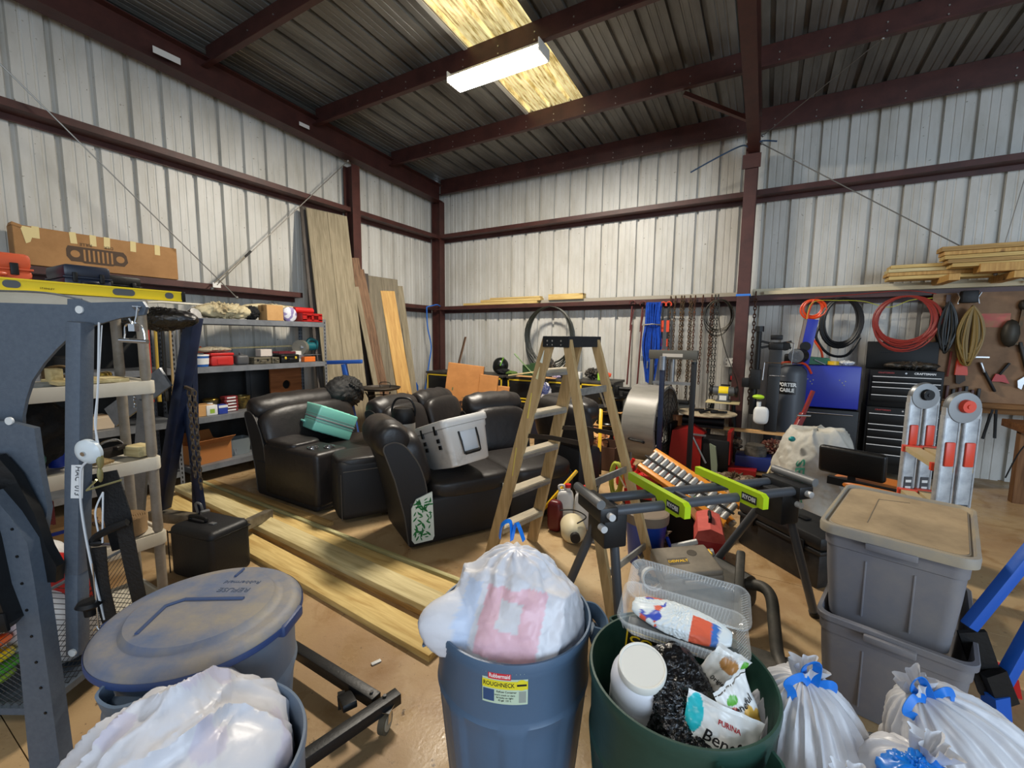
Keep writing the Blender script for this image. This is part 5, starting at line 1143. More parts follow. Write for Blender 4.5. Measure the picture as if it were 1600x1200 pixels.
A_ = seat_module('dark leather recliner section on the left carrying the turquoise suitcase', (1.72, -5.0, 0), 0, 1.2, 1, True, .38, 0, back_h=1.05)
for c in ((.80, .13), (.90, .24)): cup_holder(A_, (c[0]-.02, c[1], .607))
mb = MB(); mb.cushion((.38, .19, .585), (.46, .36, .11), p=5, n=18); mb.build('arm_pad', lea, A_)
console('narrow dark leather console with two cup holders between the sofa sections', (3.10, -5.06, 0), R61, .92, .42, .60, ((.20, .12), (.20, .27)))
seat_module('dark leather recliner section in front carrying the white cooler, leaf patch at its base', (3.95, -5.07, 0), R61, .62, 1, True, 0, 0, patch_=True, back_h=1.04, depth=.92)
def rotp(o, a, x, y): return (o[0]+x*math.cos(a)-y*math.sin(a), o[1]+x*math.sin(a)+y*math.cos(a), 0)
cC = rotp((3.95, -5.07), R61, .93, .95)
seat_module('dark leather recliner section at right behind the stepladder', cC, R61-PI/2, .72, 1, True, 0, 0, back_h=1.08, depth=.94)
mb_o = seat_module('dark leather sofa section standing sideways behind the stepladder recliner', (4.62, -3.18, 0), R61+PI, .95, 1, False, 0, 0, back_h=1.06, depth=.34, name='sofa_back_section') if False else None
t = thing('sofa_wedge', 'dark leather corner wedge section with its back behind the stepladder', 'sofa', (3.98, -3.08, 0), R61-PI/2)
mb = MB(); mb.box((.42, .17, .30), (.84, .30, .56), bev=.04); mb.build('base', leaside, t); mb = MB(); mb.cushion((.42, .12, .78), (.86, .26, .55), (.18, 0, 0), p=4, n=22); mb.build('back_cushion', lea, t); mb = MB(); mb.cushion((.42, .2, .96), (.86, .28, .24), (.1, 0, 0), p=3.2, n=22); mb.build('headrest', lea, t)
seat_module('dark leather two-seat sofa section at the back, insulated jug on it', (2.72, -4.26, 0), .04, 1.42, 2, True, .26, 0, back_h=1.02, depth=.74)
# things on the sofas
teal = mat('turquoise_shell', '#7fcab8', .35, coat=.3)
t = thing('hard_suitcase', 'turquoise hard shell suitcase lying on the left recliner seat', 'suitcase', (1.96, -4.33, .74), rot=(.22, .28, -.42+.15))
mb = MB()
for s in (-1, 1): mb.box((0, s*.070, 0), (.64, .138, .44), bev=.016, seg=3); [mb.box((0, s*.141, -.14+.07*k), (.50, .006, .012), bev=.003) for k in range(5)]
mb.T = Matrix.Identity(4); o = mb.build('shell', teal, t)
mb = MB(); mb.box((0, 0, 0), (.648, .022, .448), bev=.004); mb.box((0, .03, 0), (.645, .006, .445)); mb.box((0, -.03, 0), (.645, .006, .445)); mb.build('zip_band', mat('zip_grey', '#8f9694', .4, .3), t)
mb = MB(); mb.tube(smooth_path([(-.15, -.075, .215), (-.14, -.075, .245), (.04, -.075, .245), (.05, -.075, .215)], 4), .012, 8); mb.box((-.05, -.075, .222), (.24, .05, .008), bev=.003); mb.build('handle', mat('handle_teal', '#6aa79c', .4), t)
t.rotation_euler = (PI/2-.42, -.02, -.28)
mb = MB(); mb.tube(smooth_path([(-.10, -.015, -.20), (-.09, -.02, -.235), (.08, -.02, -.235), (.09, -.015, -.20)], 4), .011, 8); mb.build('side_handle', teal, t)
t = thing('backpack', 'black backpack slumped on the left recliner behind the suitcase', 'backpack', (1.62, -3.78, .98), rot=(0, .25, .4))
mb = MB(); star(mb, lambda d, th, ph: min(ell(d, (.19, .33, .19)), .33)+.07*crinkle(d, 71), 90, 60); mb.build('body', mat('backpack_fabric', '#141414', .7, bump=(60, .4)), t, 60)
mb = MB(); mb.tube(smooth_path([(.12, -.15, .18), (.2, -.05, .12), (.19, .12, .0), (.15, .22, -.1)], 5), 0, prof=[(-.018, -.003), (.018, -.003), (.018, .003), (-.018, .003)]); mb.tube(smooth_path([(.15, -.2, .0), (.2, -.1, -.05), (.18, .05, -.14)], 5), 0, prof=[(-.014, -.003), (.014, -.003), (.014, .003), (-.014, .003)]); mb.build('strap', webb, t)
mb = MB(); mb.box((.185, .05, .07), (.012, .08, .02), (0, 0, .2), .003); mb.build('tag', lab2, t)
t = thing('insulated_jug', 'big steel insulated jug with black lid and loop handle on the back sofa', 'jug', (3.03, -4.17, .62), .4)
ss = mat('brushed_steel', '#b3ada2', .5, .35, bump=(200, .05)); mb = MB(); mb.lathe([(0, 0), (.115, 0), (.12, .01), (.12, .19), (.118, .2)], 40); mb.build('steel_body', ss, t)
mb = MB(); mb.lathe([(.121, .18), (.124, .2), (.124, .28), (.112, .31), (.10, .335), (.04, .345), (0, .345)], 40); mb.build('lid', dark, t)
mb = MB(); mb.tube(smooth_path([(-.12, 0, .25), (-.125, 0, .33), (-.08, 0, .42), (0, 0, .44), (.08, 0, .42), (.125, 0, .33), (.12, 0, .25)], 5), .012, 8); mb.build('loop_handle', dark, t)
t = thing('white_cooler', 'dirty white hard cooler with a rope side handle, tilted on the front recliner', 'cooler', (4.03, -4.53, .60), rot=(.10, -.30, -.42))
t.scale = (1.12, 1.12, 1.12)
cw = mat('cooler_white', '#cfccc7', .4, n=5, col2='#a9a49c', lo=.55, hi=.75); mb = MB(); rows = [[(x, y, z) for x, y in rprism(.52*f, .37*f, .04, 5)] for f, z in ((.82, 0), (.86, .01), (.96, .24), (.985, .25), (1, .29))]; V = mb.grid(rows, False, True); mb.bm.faces.new(V[0]); mb.bm.faces.new(V[-1]); mb.build('body', cw, t, 40)
mb = MB(); rows = [[(x, y, z) for x, y in rprism(.54*f, .39*f, .045, 5)] for f, z in ((1, .292), (1.01, .30), (1.01, .335), (.97, .35), (.9, .352), (.88, .345))]; V = mb.grid(rows, False, True); mb.bm.faces.new(V[0]); mb.bm.faces.new(V[-1]); mb.build('lid', cw, t, 40)
mb = MB(); mb.tube([(.252, -.075, .245), (.262, -.072, .17), (.262, -.07, .08), (.258, .07, .08), (.262, .072, .17), (.252, .075, .245)], .007, 6); mb.cyl((.258, -.06, .08), (.258, .06, .08), .013, seg=10); mb.build('rope_handle', dark, t)
mb = MB(); mb.box((.247, 0, .165), (.006, .13, .15), (0, .09, 0), .002); mb.build('handle_recess', mat('cooler_pale', '#c9cccf', .4), t)
for y in (-.11,):
    for x in (-.12, .12):
        mb = MB(); mb.box((x, -.192, .29), (.04, .012, .07), bev=.004); mb.box((x, -.185, .21), (.04, .008, .03)); mb.box((x, -.18, .16), (.04, .008, .03)); mb.build('latch', dark, t)
# ================================================================ step ladder
lw = wood('ladder_wood', '#bb9d70', '#a08458', 4, 2, .65, False); alu = mat('aluminium', '#b7b8b5', .35, .8, n=12, col2='#999a98')
t = thing('step_ladder', 'open wooden step ladder with black top cap in the middle of the shop', 'ladder', (5.15, -4.745, 0), math.atan2(-.22, .975))
hw, tw, ht = .255, .16, 1.70
def railp(mb, a, b, wx, ty):
    a, b = Vector(a), Vector(b); mb.grid([[c+Vector((sx*wx/2, sy_*ty/2, 0)) for sx, sy_ in ((-1, -1), (1, -1), (1, 1), (-1, 1))] for c in (a, b)], False, True)
for sy in (-1, 1):
    mb = MB(); railp(mb, (-.545, sy*hw, 0), (-.07, sy*tw, ht), .095, .028); mb.build('front_rail', lw, t)
    mb = MB(); railp(mb, (.545, sy*(hw+.03), 0), (.07, sy*tw, ht), .06, .03); mb.build('rear_rail', lw, t)
for k in range(5):
    f = (k+1)*.295/ht; y = hw+(tw-hw)*f; x = -.545+(.475)*f; z = ht*f
    mb = MB(); mb.box((x, 0, z), (.10, 2*y-.01, .02), bev=.003); mb.box((x, 0, z+.0115), (.09, 2*y-.01, .004)); mb.build('step', mat('step_wood_aluminium', '#aca089', .5, .2, n=18, col2='#918a7a', stretch=(4, .3, 4)), t)
    mb = MB(); mb.box((x-.046, 0, z-.012), (.006, 2*y-.01, .04)); mb.box((x+.046, 0, z-.012), (.006, 2*y-.01, .04)); mb.build('step_edge', alu, t)
for f in (.18, .48, .80):
    y = hw+.03+(tw-hw-.03)*f; x = .545-.475*f; mb = MB(); mb.box((x, 0, ht*f), (.012, 2*y, .045)); mb.bar((x, -y+.01, ht*f-.02), (x-.01, -y*.35, ht*f+.0), .012, .006) if False else None
    mb.bar((x, -y+.01, ht*f-.13), (x, -y*.45, ht*f), .012, .004); mb.bar((x, y-.01, ht*f-.13), (x, y*.45, ht*f), .012, .004); mb.build('rear_brace', alu, t)
mb = MB(); mb.box((0, 0, ht+.005), (.20, .38, .012), bev=.003)
for s in (-1, 1): mb.box((s*.10, 0, ht-.025), (.006, .38, .07)); mb.box((0, s*.19, ht-.025), (.2, .006, .07))
cap = mb.build('top_cap', mat('cap_black', '#15171a', .45, bump=(60, .2)), t)
mb = MB()
for x in (-.06, -.02, .05): mb.cyl((x, -.194, ht-.02), (x, -.197, ht-.02), .006, seg=8); mb.cyl((x, -.194, ht-.045), (x, -.197, ht-.045), .005, seg=8)
mb.build('rivets', chrome, cap)
for sy in (-1, 1):
    mb = MB(); y = sy*.19; mb.bar((-.27, y*1.02, 1.02), (.0, y*1.08, 1.05), .006, .03); mb.bar((.25, y*1.05, 1.05), (.0, y*1.08, 1.05), .006, .03)
    mb.build('spreader', mat('spreader_brown', '#3b332c', .5, .5), t)
for f, c, l_ in ((.93, '#c9c9b8', .05), (.865, '#c4b98a', .05), (.74, '#c2a948', .11), (.50, '#b8a04c', .13)):
    y = hw+(tw-hw)*f; x = -.545+.475*f; mb = MB(); z = ht*f; mb.bar((x-.005, -y-.0155, z-l_), (x+.02, -y-.0145+.01, z+l_*.6), .002, .04); mb.build('sticker', mat('sticker_'+c[1:], c, .5), t)
# ================================================================ green mitre saw stand
lime = mat('lime_paint', '#b4d41c', .35); sg_ = mat('stand_grey', '#53575d', .4, .2, bump=(90, .05)); sb_ = mat('stand_black', '#1b1c1e', .45)
t = thing('mitre_saw_stand', 'folding mitre saw stand with lime green brackets and grey tube legs', 'saw stand', (6.0, -4.93, 0), math.radians(46))
H_ = .835
for sy in (-.085, .085):
    mb = MB(); mb.cyl((-.60, sy, H_), (.66, sy, H_), .026, seg=20); mb.build('rail', sg_, t)
mb = MB(); mb.bar((-.1, -.085, H_), (-.1, .085, H_), .02, .02); mb.build('cross_tie', sg_, t)
for x in (-.27, .20):
    mb = MB(); mb.prism([(-.26, .01), (-.26, .055), (-.22, .055), (.24, .055), (.26, .04), (.26, -.02), (.22, -.02), (.20, -.035), (.06, -.035), (.02, .01)][::1], .035, Matrix.Rotation(PI/2, 4, 'Z') @ Matrix.Scale(-1, 4, (1, 0, 0)), c=(0, 0, 0)); mb.T = Matrix.Identity(4)
    o = mb.build('green_bracket', lime, t, 20); o.location = (x, 0, H_+.018)
    mb = MB(); mb.box((-.0195, -.17, .008), (.002, .10, .042)); pl = mb.build('name_plate', ink, o, 0)
    text('RYOBI', .031, mat('plate_lettering', '#c8c9c8', .4), pl, Matrix.Translation((-.021, -.17, .008)) @ Matrix.Rotation(-PI/2, 4, 'Z') @ Matrix.Rotation(PI/2, 4, 'X'), bold=.001)
for s in (-1, 1):
    x = s*.62; mb = MB(); mb.box((x, 0, H_+.0), (.10, .27, .075), bev=.01); mb.build('end_housing', sb_, t)
    mb = MB(); mb.cyl((x+s*.05, -.14, H_+.06), (x+s*.05, .14, H_+.06), .024, seg=20); mb.build('roller', mat('roller_grey', '#6b6c6c', .5, .1), t)
    mb = MB(); mb.box((x-s*.06, 0, H_-.10), (.13, .19, .19), bev=.01); hb = mb.build('leg_hub', sb_, t)
    mb = MB(); mb.box((x-s*.06, -.087, H_-.10), (.08, .003, .05)); mb.build('warning_label', lab2, hb)
    for yy in (-.145,):
        for dx in (0,): mb = MB(); mb.cyl((x, yy+.01, H_), (x, yy-.02, H_), .018, seg=12); mb.cyl((x-.02, yy+.06, H_-.075), (x-.02, yy+.02, H_-.075), .018, seg=12); mb.build('knob', mat('knob_white', '#cfd0d0', .4), t)
legs = [((-.55, -.05, H_-.1), (-.52, -.14, 0)), ((-.60, .05, H_-.12), (-.74, .30, 0)), ((.52, .05, H_-.1), (.50, .50, 0)), ((.58, -.05, H_-.1), (.86, -.06, 0))]
for a, b in legs:
    mb = MB(); mb.cyl(a, b, .024, seg=16); lg = mb.build('leg', sg_, t); mb = MB(); d = (Vector(b)-Vector(a)).normalized(); mb.cyl(Vector(b)-d*.04, b, .028, seg=14); mb.build('rubber_foot', bl, lg)
# ================================================================ along the back wall
def coil(mb, c, rx, rz_, n, wire, seed=1, ax=(1, 0, 0), ay=(0, 0, 1), az=(0, 1, 0), spread=.02, sag=0):
    rnd = random.Random(seed); c = Vector(c); ax, ay, az = Vector(ax), Vector(ay), Vector(az); pts = []
    for k in range(n):
        a = rx*(1+rnd.uniform(-.14, .08)); b = rz_*(1+rnd.uniform(-.16, .08)); o = ax*rnd.uniform(-spread, spread)+az*rnd.uniform(-spread, spread); top = rz_-b
        lp = [c+o+ax*(a*math.sin(t_))+ay*(b*math.cos(t_)+top) for t_ in [2*PI*i/28 for i in range(28)]]
        mb.tube(lp, wire, 6, True)
def hose(name, label, c, rx, rz_, n, wire, m, seed=1, cat='hose coil', tails=()):
    mb = MB(); coil(mb, (0, 0, 0), rx, rz_, n, wire, seed)
    for tl in tails: mb.tube(smooth_path(tl, 6), wire, 6)
    return tag(mb.build(name, m, loc=c), label, cat)
pine_y = woods[0]
def hank(label, c, w_, L_, n, m, seed):
    mb = MB(); rnd = random.Random(seed)
    for k in range(n):
        a = w_*(.15+.85*k/n); b = L_*rnd.uniform(.8, 1); y = rnd.uniform(-.04, .04)
        mb.tube(smooth_path([(0, y*.3, 0), (-a*.7, y, -b*.25), (-a, y, -b*.6), (-a*.5, y, -b*.92), (0, y*.6, -b), (a*.5, y, -b*.92), (a, y*.8, -b*.6), (a*.7, y*.6, -b*.25), (0, y*.3, 0)], 4), .011, 6)
    return tag(mb.build('extension_cord', m, loc=c), label, 'cord')
def lstack(label, x0, x1, y, z, w_, h_, m=None, name='lumber_offcut', g='lumber on the wall girt'):
    mb = MB(); mb.box(((x1-x0)/2, 0, h_/2), (x1-x0, w_, h_), bev=.003, seg=1); return tag(mb.build(name, m or pine_y, loc=(x0, y, z)), label, 'lumber', g)
lstack('long yellow board end lying lowest at the left on the back wall girt', .85, 2.55, -.13, 2.337, .14, .045)
lstack('yellow board lying on the long board on the back wall girt', 1.28, 2.62, -.13, 2.385, .14, .05)
lstack('thin yellow board topping the left lumber stack on the back wall girt', 1.5, 2.60, -.13, 2.438, .14, .03)
lstack('short square timber block on the back wall girt above the black cable coil', 2.78, 3.45, -.13, 2.385, .15, .10)
mb = MB(); mb.bar((0, 0, 0), (3.3, .0, .0), .03, .07); tag(mb.build('wood_moulding', mat('grey_beige_trim', '#9f9786', .6), loc=(2.6, -.14, 2.36)), 'long grey beige moulding lying on the back wall girt up to the column', 'trim board')
mb = MB(); mb.bar((0, 0, 0), (2.9, .0, .0), .06, .09); tag(mb.build('wood_moulding', mat('cream_trim', '#d9cfb4', .6, n=5, col2='#cdc0a0'), loc=(6.05, -.13, 2.385)), 'long cream board lying on the girt right of the column', 'trim board')
mb = MB(); mb.bar((0, 0, 0), (2.7, .0, .0), .05, .05); tag(mb.build('wood_moulding', mat('cream_trim2', '#c8b995', .6), loc=(6.2, -.23, 2.365)), 'narrow darker cream board in front of the long cream board', 'trim board')
gblk = mat('black_cable', '#141512', .45); 
hose('cable_coil', 'big loose coil of black cable hanging from the back wall girt', (2.86, -.30, 1.66), .46, .60, 15, .010, mat('olive_black_cable', '#22241c', .45), 3, 'cable coil')
# straps
def hang(name, label, cat, x, y, z, build, m, g=None):
    mb = MB(); build(mb); o = mb.build(name, m, loc=(x, y, z)); return tag(o, label, cat, g)
dkred = mat('dark_red_iron', '#571c18', .5)
def binder(mb):
    mb.bar((0, 0, -.05), (-.02, 0, -.40), .035, .02); mb.bar((0, 0, -.35), (-.04, 0, -1.35), .028, .02); mb.tube(arc((0, 0, 0), .045, -.5, PI+.5, 8), .009, 6); mb.bar((.03, .0, -.1), (-.03, 0, -.45), .014, .014)
hang('lever_binder', 'long dark red lever tool hanging left of the blue straps, nearer the coil', 'lever tool', 4.33, -.24, 2.28, binder, dkred, 'dark red lever tools')
hang('lever_binder', 'long dark red lever tool hanging right beside the blue straps', 'lever tool', 4.50, -.24, 2.26, binder, dkred, 'dark red lever tools')
t = thing('strap_bundle', 'bundle of bright blue ratchet straps hanging from the back wall girt', 'straps', (4.68, -.27, 2.28))
mb = MB(); rnd = random.Random(2)
for k in range(14):
    x = -.115+.0175*k; L_ = rnd.uniform(.95, 1.3); mb.tube(smooth_path([(x, rnd.uniform(-.03, .03), .0), (x*.9, rnd.uniform(-.04, .02), -.35), (x*1.2, rnd.uniform(-.04, .02), -.7), (x*.6, rnd.uniform(-.02, .02), -L_)], 4), 0, prof=[(-.024, -.003), (.024, -.003), (.024, .003), (-.024, .003)])
mb.build('webbing', mat('strap_blue', '#1c4fb8', .5, n=20, col2='#123a93'), t)
mb = MB(); mb.tube([(-.14, -.05, -.36), (0, -.07, -.35), (.14, -.05, -.36)], .010, 6); mb.box((-.14, -.04, -.9), (.03, .02, .08)); mb.box((-.05, -.04, -1.0), (.02, .02, .12)); mb.build('buckle', chrome, t)
t = thing('orange_tow_hooks', 'pair of orange and black hooked straps hanging beside the blue straps', 'straps', (4.86, -.26, 2.30))
om = mat('orange_red_strap', '#cf3f1c', .5)
for x in (-.035, .05):
    mb = MB(); mb.tube(arc((x, 0, -.06), .04, -.6, PI+.6, 8), .011, 6); mb.box((x, 0, -.40), (.045, .02, .18)); mb.tube(arc((x, 0, -.80), .04, -PI*.9, .9, 8), .012, 6); mb.cyl((x, 0, -.72), (x, 0, -.6), .012)
    mb.build('hook', om, t); mb = MB(); mb.box((x, 0, -.40), (.028, .010, .60)); mb.build('webbing', webb, t)
cm = mat('olive_rust_chain', '#4d4130', .55, .6, n=25, col2='#6a4a2c'); cr = rust; cg = mat('grey_chain', '#55534d', .45, .8)
CH = [(4.93, 1.35, cm, 'olive brown chain hanging closest to the orange hooks'), (5.0, 1.65, cm, 'second olive brown chain right of the orange hooks'), (5.09, 1.55, cm, 'doubled olive chain hanging behind the left of the press frame'), (5.13, 1.2, cm, 'short olive chain behind the middle of the press frame'), (5.22, 1.6, cm, 'olive chain with a knot behind the middle of the press frame'), (5.29, 1.7, cr, 'long rusty chain reaching below the press table'), (5.40, 1.35, cr, 'single rusty chain above the right post of the press frame'), (5.52, 1.15, cr, 'thick reddish doubled chain right of the press frame'), (5.57, 1.75, cg, 'long grey chain hanging right of the press frame'), (5.61, 1.72, cg, 'long grey chain hanging directly beside the wire coil')]
for i, (x, L_, m, lb_) in enumerate(CH):
    mb = chain_mb((0, 0, 0), L_, .021, .0062); mb2 = mb
    if i in (2, 4, 7): 
        p = MB(); 
        for dx in (.03,):
            q_ = chain_mb((dx, -.01, -.02), L_*.8, .021, .006); me_ = bpy.data.meshes.new('tmp'); q_.bm.to_mesh(me_); mb.bm.from_mesh(me_); bpy.data.meshes.remove(me_)
    mb.tube(arc((0, .03, .0), .04, -.3, PI+.3, 8, (0, 1, 0)), .007, 6); mb.box((0, 0, -.22), (.03, .03, .04), bev=.008)
    tag(mb.build('hanging_chain', m, loc=(x, -.25, 2.33)), lb_, 'chain', 'chains on the back wall girt')
mb = chain_mb((0, 0, 0), 1.6, .026, .008); mb.tube(arc((0, .03, .0), .05, -.3, PI+.3, 8, (0, 1, 0)), .009, 6); tag(mb.build('hanging_chain', rust, loc=(6.10, -.27, 2.34)), 'thick rusty chain hanging right of the column', 'chain', 'chains on the back wall girt')
hose('wire_coil', 'round coil of thin wire rope hanging left of the column', (5.64, -.36, 2.03), .20, .25, 6, .006, mat('wire_rope', '#3d3a33', .4, .6), 8, 'wire coil', tails=[[(0, 0, .2), (.02, -.05, -.1), (.14, -.24, -.5), (.3, -.26, -.9), (.36, -.24, -1.2)]])
t = thing('wall_outlet', 'white double wall outlet with a black plug on the back wall left of the column', 'outlet', (5.80, -.03, 1.35)); mb = MB(); mb.box((0, 0, 0), (.17, .03, .14), bev=.004); mb.build('plate', mat('outlet_white', '#d8d6cf', .5), t); mb = MB()
for s in (-1, 1): mb.box((s*.04, -.016, .03), (.02, .004, .03)); mb.box((s*.04, -.016, -.03), (.02, .004, .03))
mb.build('sockets', mat('socket_grey', '#8d8a84', .5), t)
t = thing('plug_and_cord', 'black plug with red tagged cord box hanging from the wall outlet', 'plug', (5.86, -.075, 1.30)); mb = MB(); mb.box((0, 0, .02), (.04, .05, .04), bev=.008); mb.tube(smooth_path([(0, -.01, 0), (.01, -.02, -.08), (0, -.02, -.14)], 5), .006, 6); mb.box((0, -.02, -.18), (.09, .06, .13), bev=.015); mb.build('plug', dark, t); mb = MB(); mb.box((0, -.052, -.18), (.05, .004, .06)); mb.build('red_tag', redp, t)
# black and yellow workbenches
byel = mat('bench_yellow', '#d8b72c', .45); bblk = mat('bench_black', '#121315', .45)
def bench(label, x0, L_, D_=.62, H_=1.0, panels=1, rz=0):
    t = thing('workbench', label, 'workbench', (x0, -.12-D_, 0), rz, 'black and yellow workbenches')
    mb = MB(); mb.box((L_/2, D_/2, .5*(H_-.03)), (L_-.04, D_-.04, H_-.05), bev=.004); mb.build('cabinet', bblk, t)
    mb = MB(); mb.box((L_/2, D_/2, H_-.02), (L_, D_, .04), bev=.004); mb.build('worktop', mat('bench_top', '#2d2b28', .6, n=6, col2='#47423a'), t)
    for k in range(panels):
        a = L_*k/panels+.03; b = L_*(k+1)/panels-.03
        for zt, zb in ((H_-.05, H_-.40), (H_-.43, .08)):
            mb = MB(); w_ = .024
            mb.box(((a+b)/2, .012, zt-w_/2), (b-a, .012, w_)); mb.box(((a+b)/2, .012, zb+w_/2), (b-a, .012, w_)); mb.box((a+w_/2, .012, (zt+zb)/2), (w_, .012, zt-zb)); mb.box((b-w_/2, .012, (zt+zb)/2), (w_, .012, zt-zb)); dr = mb.build('yellow_frame', byel, t, 0)
            mb = MB(); mb.box(((a+b)/2, .014, (zt+zb)/2), (b-a-.06, .012, zt-zb-.06), bev=.003); mb.tube([((a+b)/2-.1, .01, zt-.07), ((a+b)/2-.1, -.02, zt-.07), ((a+b)/2+.1, -.02, zt-.07), ((a+b)/2+.1, .01, zt-.07)], .006, 6); mb.build('door', bblk, dr)
    return t
bench('black workbench with yellow framed doors in the back corner beside the blue drum', .30, 1.85, panels=2)
bench('black workbench with yellow framed doors behind the tall cartons', 2.22, .62)
bench('black workbench with yellow framed doors behind the step ladder', 3.02, 1.20, panels=2)
# cartons leaning
kraft = mat('kraft_carton', '#b4793e', .7, n=5, col2='#a66d35')
def flat_carton(label, loc, rot, d, mark=False):
    t = thing('flat_carton', label, 'box', loc, rot=rot, group='tall flat cartons'); mb = MB(); mb.box((0, 0, d[2]/2), d, bev=.006, seg=1); mb.build('carton', kraft, t)
    mb = MB(); mb.box((d[0]/2+.001, 0, d[2]*.5), (.001, .05, d[2]*.98)); mb.build('tape', brown_tape, t, 0)
    if mark:
        mb = MB(); mb.prism([(x+.10, z+.42) for x, z in rprism(.28, .115, .03, 4)], .002, c=(0, -d[1]/2-.001, .2)); p_ = mb.build('printed_badge', mat('print_brown', '#2b1a12', .5), t, 0)
        text('duorest', .062, kraft, p_, Matrix.Translation((.10, -d[1]/2-.0035, .62)) @ Matrix.Rotation(PI/2, 4, 'X') @ Matrix.Rotation(PI, 4, 'Z'), bold=.002)
        text('bluestarships', .03, mat('print_green', '#3d6b33', .5), t, Matrix.Translation((.08, -d[1]/2-.002, .53)) @ Matrix.Rotation(PI/2, 4, 'X') @ Matrix.Rotation(PI, 4, 'Z')) if False else None
        mb = MB(); mb.box((.09, -d[1]/2-.001, .735), (.20, .001, .008)); mb.box((-.17, -d[1]/2-.001, .85), (.02, .001, .05)); mb.build('print_line', mat('print_olive', '#4f5a33', .6), t, 0)
    return t
flat_carton('tall cardboard carton with a dark printed badge leaning behind the sofas', (2.02, -1.95, 0), (-.10, .12, .52), (.58, .16, 1.27), True)
flat_carton('plain tall carton leaning just right of the carton with the badge', (2.38, -1.78, 0), (-.08, .12, .52), (.30, .14, 1.10))
flat_carton('shortest of the tall cartons, at the right behind the sofas', (2.56, -1.62, 0), (-.06, .1, .52), (.26, .12, .92))
# things on the benches
t = thing('blue_hose_coil', 'small coil of bright blue hose on the corner workbench', 'hose coil', (1.05, -.55, 1.02)); mb = MB()
for k in range(4): mb.tube([(.2*math.cos(a)*(1-.05*k), .15*math.sin(a), .015+.025*k+.012*math.sin(3*a)) for a in [2*PI*i/24 for i in range(24)]], .013, 6, True)
mb.build('hose', MATS['hose_blue'], t)
t = thing('welding_helmet', 'black and green welding helmet on top of the workbench clutter', 'helmet', (1.92, -.45, 1.17), .3, rot=(.2, .35, .5)); mb = MB(); star(mb, lambda d, th, ph: ell(d, (.15, .13, .15))*(1 if d.z > -.3 else 1+.25*(-d.z-.3)), 40, 30); mb.build('shell', mat('helmet_black', '#111412', .3), t); mb = MB(); mb.tube(arc((0, 0, 0), .155, .2, PI-.2, 16, (0, 1, 0)), .012, 6); mb.box((.1, -.1, -.05), (.1, .02, .07), (0, 0, .7)); mb.build('green_trim', mat('helmet_green', '#5f9a1e', .4), t)
cloth('green_cloth', 'small crumpled olive green gloves on the workbench beside the cartons', (2.18, -.5, 1.0), (.14, .08, .04), mat('olive_green', '#4f6a28', .7), 83, amp=.03)
cloth('black_cloth', 'dark rumpled cloth on the middle workbench', (2.0, -.5, 1.0), (.16, .12, .06), MATS['black_fabric'], 84)
t = thing('green_tool_box', 'dark green metal box machine with a long lever on the middle workbench', 'machine', (2.58, -.42, 1.0), 0); gm2 = mat('machine_green', '#2f4a2c', .45); mb = MB(); mb.prism([(-.14, 0), (-.14, .20), (.02, .20), (.02, .24), (.16, .24), (.16, 0)], .22); mb.build('body', gm2, t); mb = MB(); mb.bar((.12, -.13, .02), (-.26, -.13, .36), .016, .016); mb.cyl((-.22, -.13, .33), (-.30, -.13, .40), .016); mb.build('lever', mat('pale_green', '#7f9a6a', .4), t)
for k, (x, z, h, lb_) in enumerate(((2.95, 1.0, (.13, .10, .17), 'heap of black tools under the cable coil'), (3.22, 1.0, (.12, .08, .09), 'small dark pile left of the ladder on the bench'), (3.75, 1.0, (.13, .1, .10), 'dark pile seen between the ladder rails'))):
    cloth('tool_heap', lb_, (x, -.45, z), h, mat('tool_heap_%d' % k, '#1b1a17', .5, n=20, col2='#4d4438', bump=(30, .6)), 90+k, cat='tools', amp=.07)
cloth('purple_cloth', 'pale purple rag on the bench beside the dark tool heap', (3.15, -.6, 1.0), (.09, .05, .03), mat('rag_purple', '#a89bb5', .7), 95, amp=.03)
t = thing('cardboard_sheet', 'tan cardboard sheet lying askew on the middle workbench', 'sheet', (2.85, -.75, 1.012), .2); mb = MB(); mb.box((0, 0, .004), (.7, .22, .006), (.0, .03, 0)); mb.build('sheet', card2, t); t = thing('wood_stick', 'long pale stick lying across the workbench clutter', 'stick', (2.3, -.8, 1.02)); mb = MB(); mb.bar((0, 0, 0), (.95, .2, .16), .018, .02); mb.build('stick', woods[1], t)
for k, (x, lb_, c) in enumerate(((3.50, 'white carton on the bench between the ladder rails', '#d3d0c8'), (3.95, 'neon green and orange package on the bench right of the ladder rail', '#9ad23a'))):
    t = thing('small_package', lb_, 'package', (x, -.5, 1.002), .3*k); mb = MB(); mb.box((0, 0, .06), (.16, .12, .12), bev=.01); mb.build('package', mat('pkg_%d' % k, c, .5), t)
    if k: mb = MB(); mb.box((.09, -.01, .10), (.10, .10, .06), (0, .3, 0), .01); mb.build('orange_end', MATS['orange_plastic'], t)
t = thing('navy_barrel', 'dark navy fabric bag standing in the gap between workbenches', 'bag', (2.93, -.93, .35)); mb = MB(); star(mb, lambda d, th, ph: ell(d, (.2, .12, .42))+.03*crinkle(d, 12), 60, 40); mb.build('fabric', mat('navy_fabric', '#14192e', .7), t, 60)
t = thing('crumpled_jacket', 'white and navy cloth bundle hanging off the bench left of ladder', 'cloth', (3.12, -1.0, .78)); mb = MB(); star(mb, lambda d, th, ph: ell(d, (.12, .08, .18))+.04*crinkle(d, 14), 60, 40); o = mb.build('cloth', bagp, t, 60); colour(o, lambda p: (.04, .05, .14) if nz(p, 9, 2) > .05 else (.62, .6, .6))
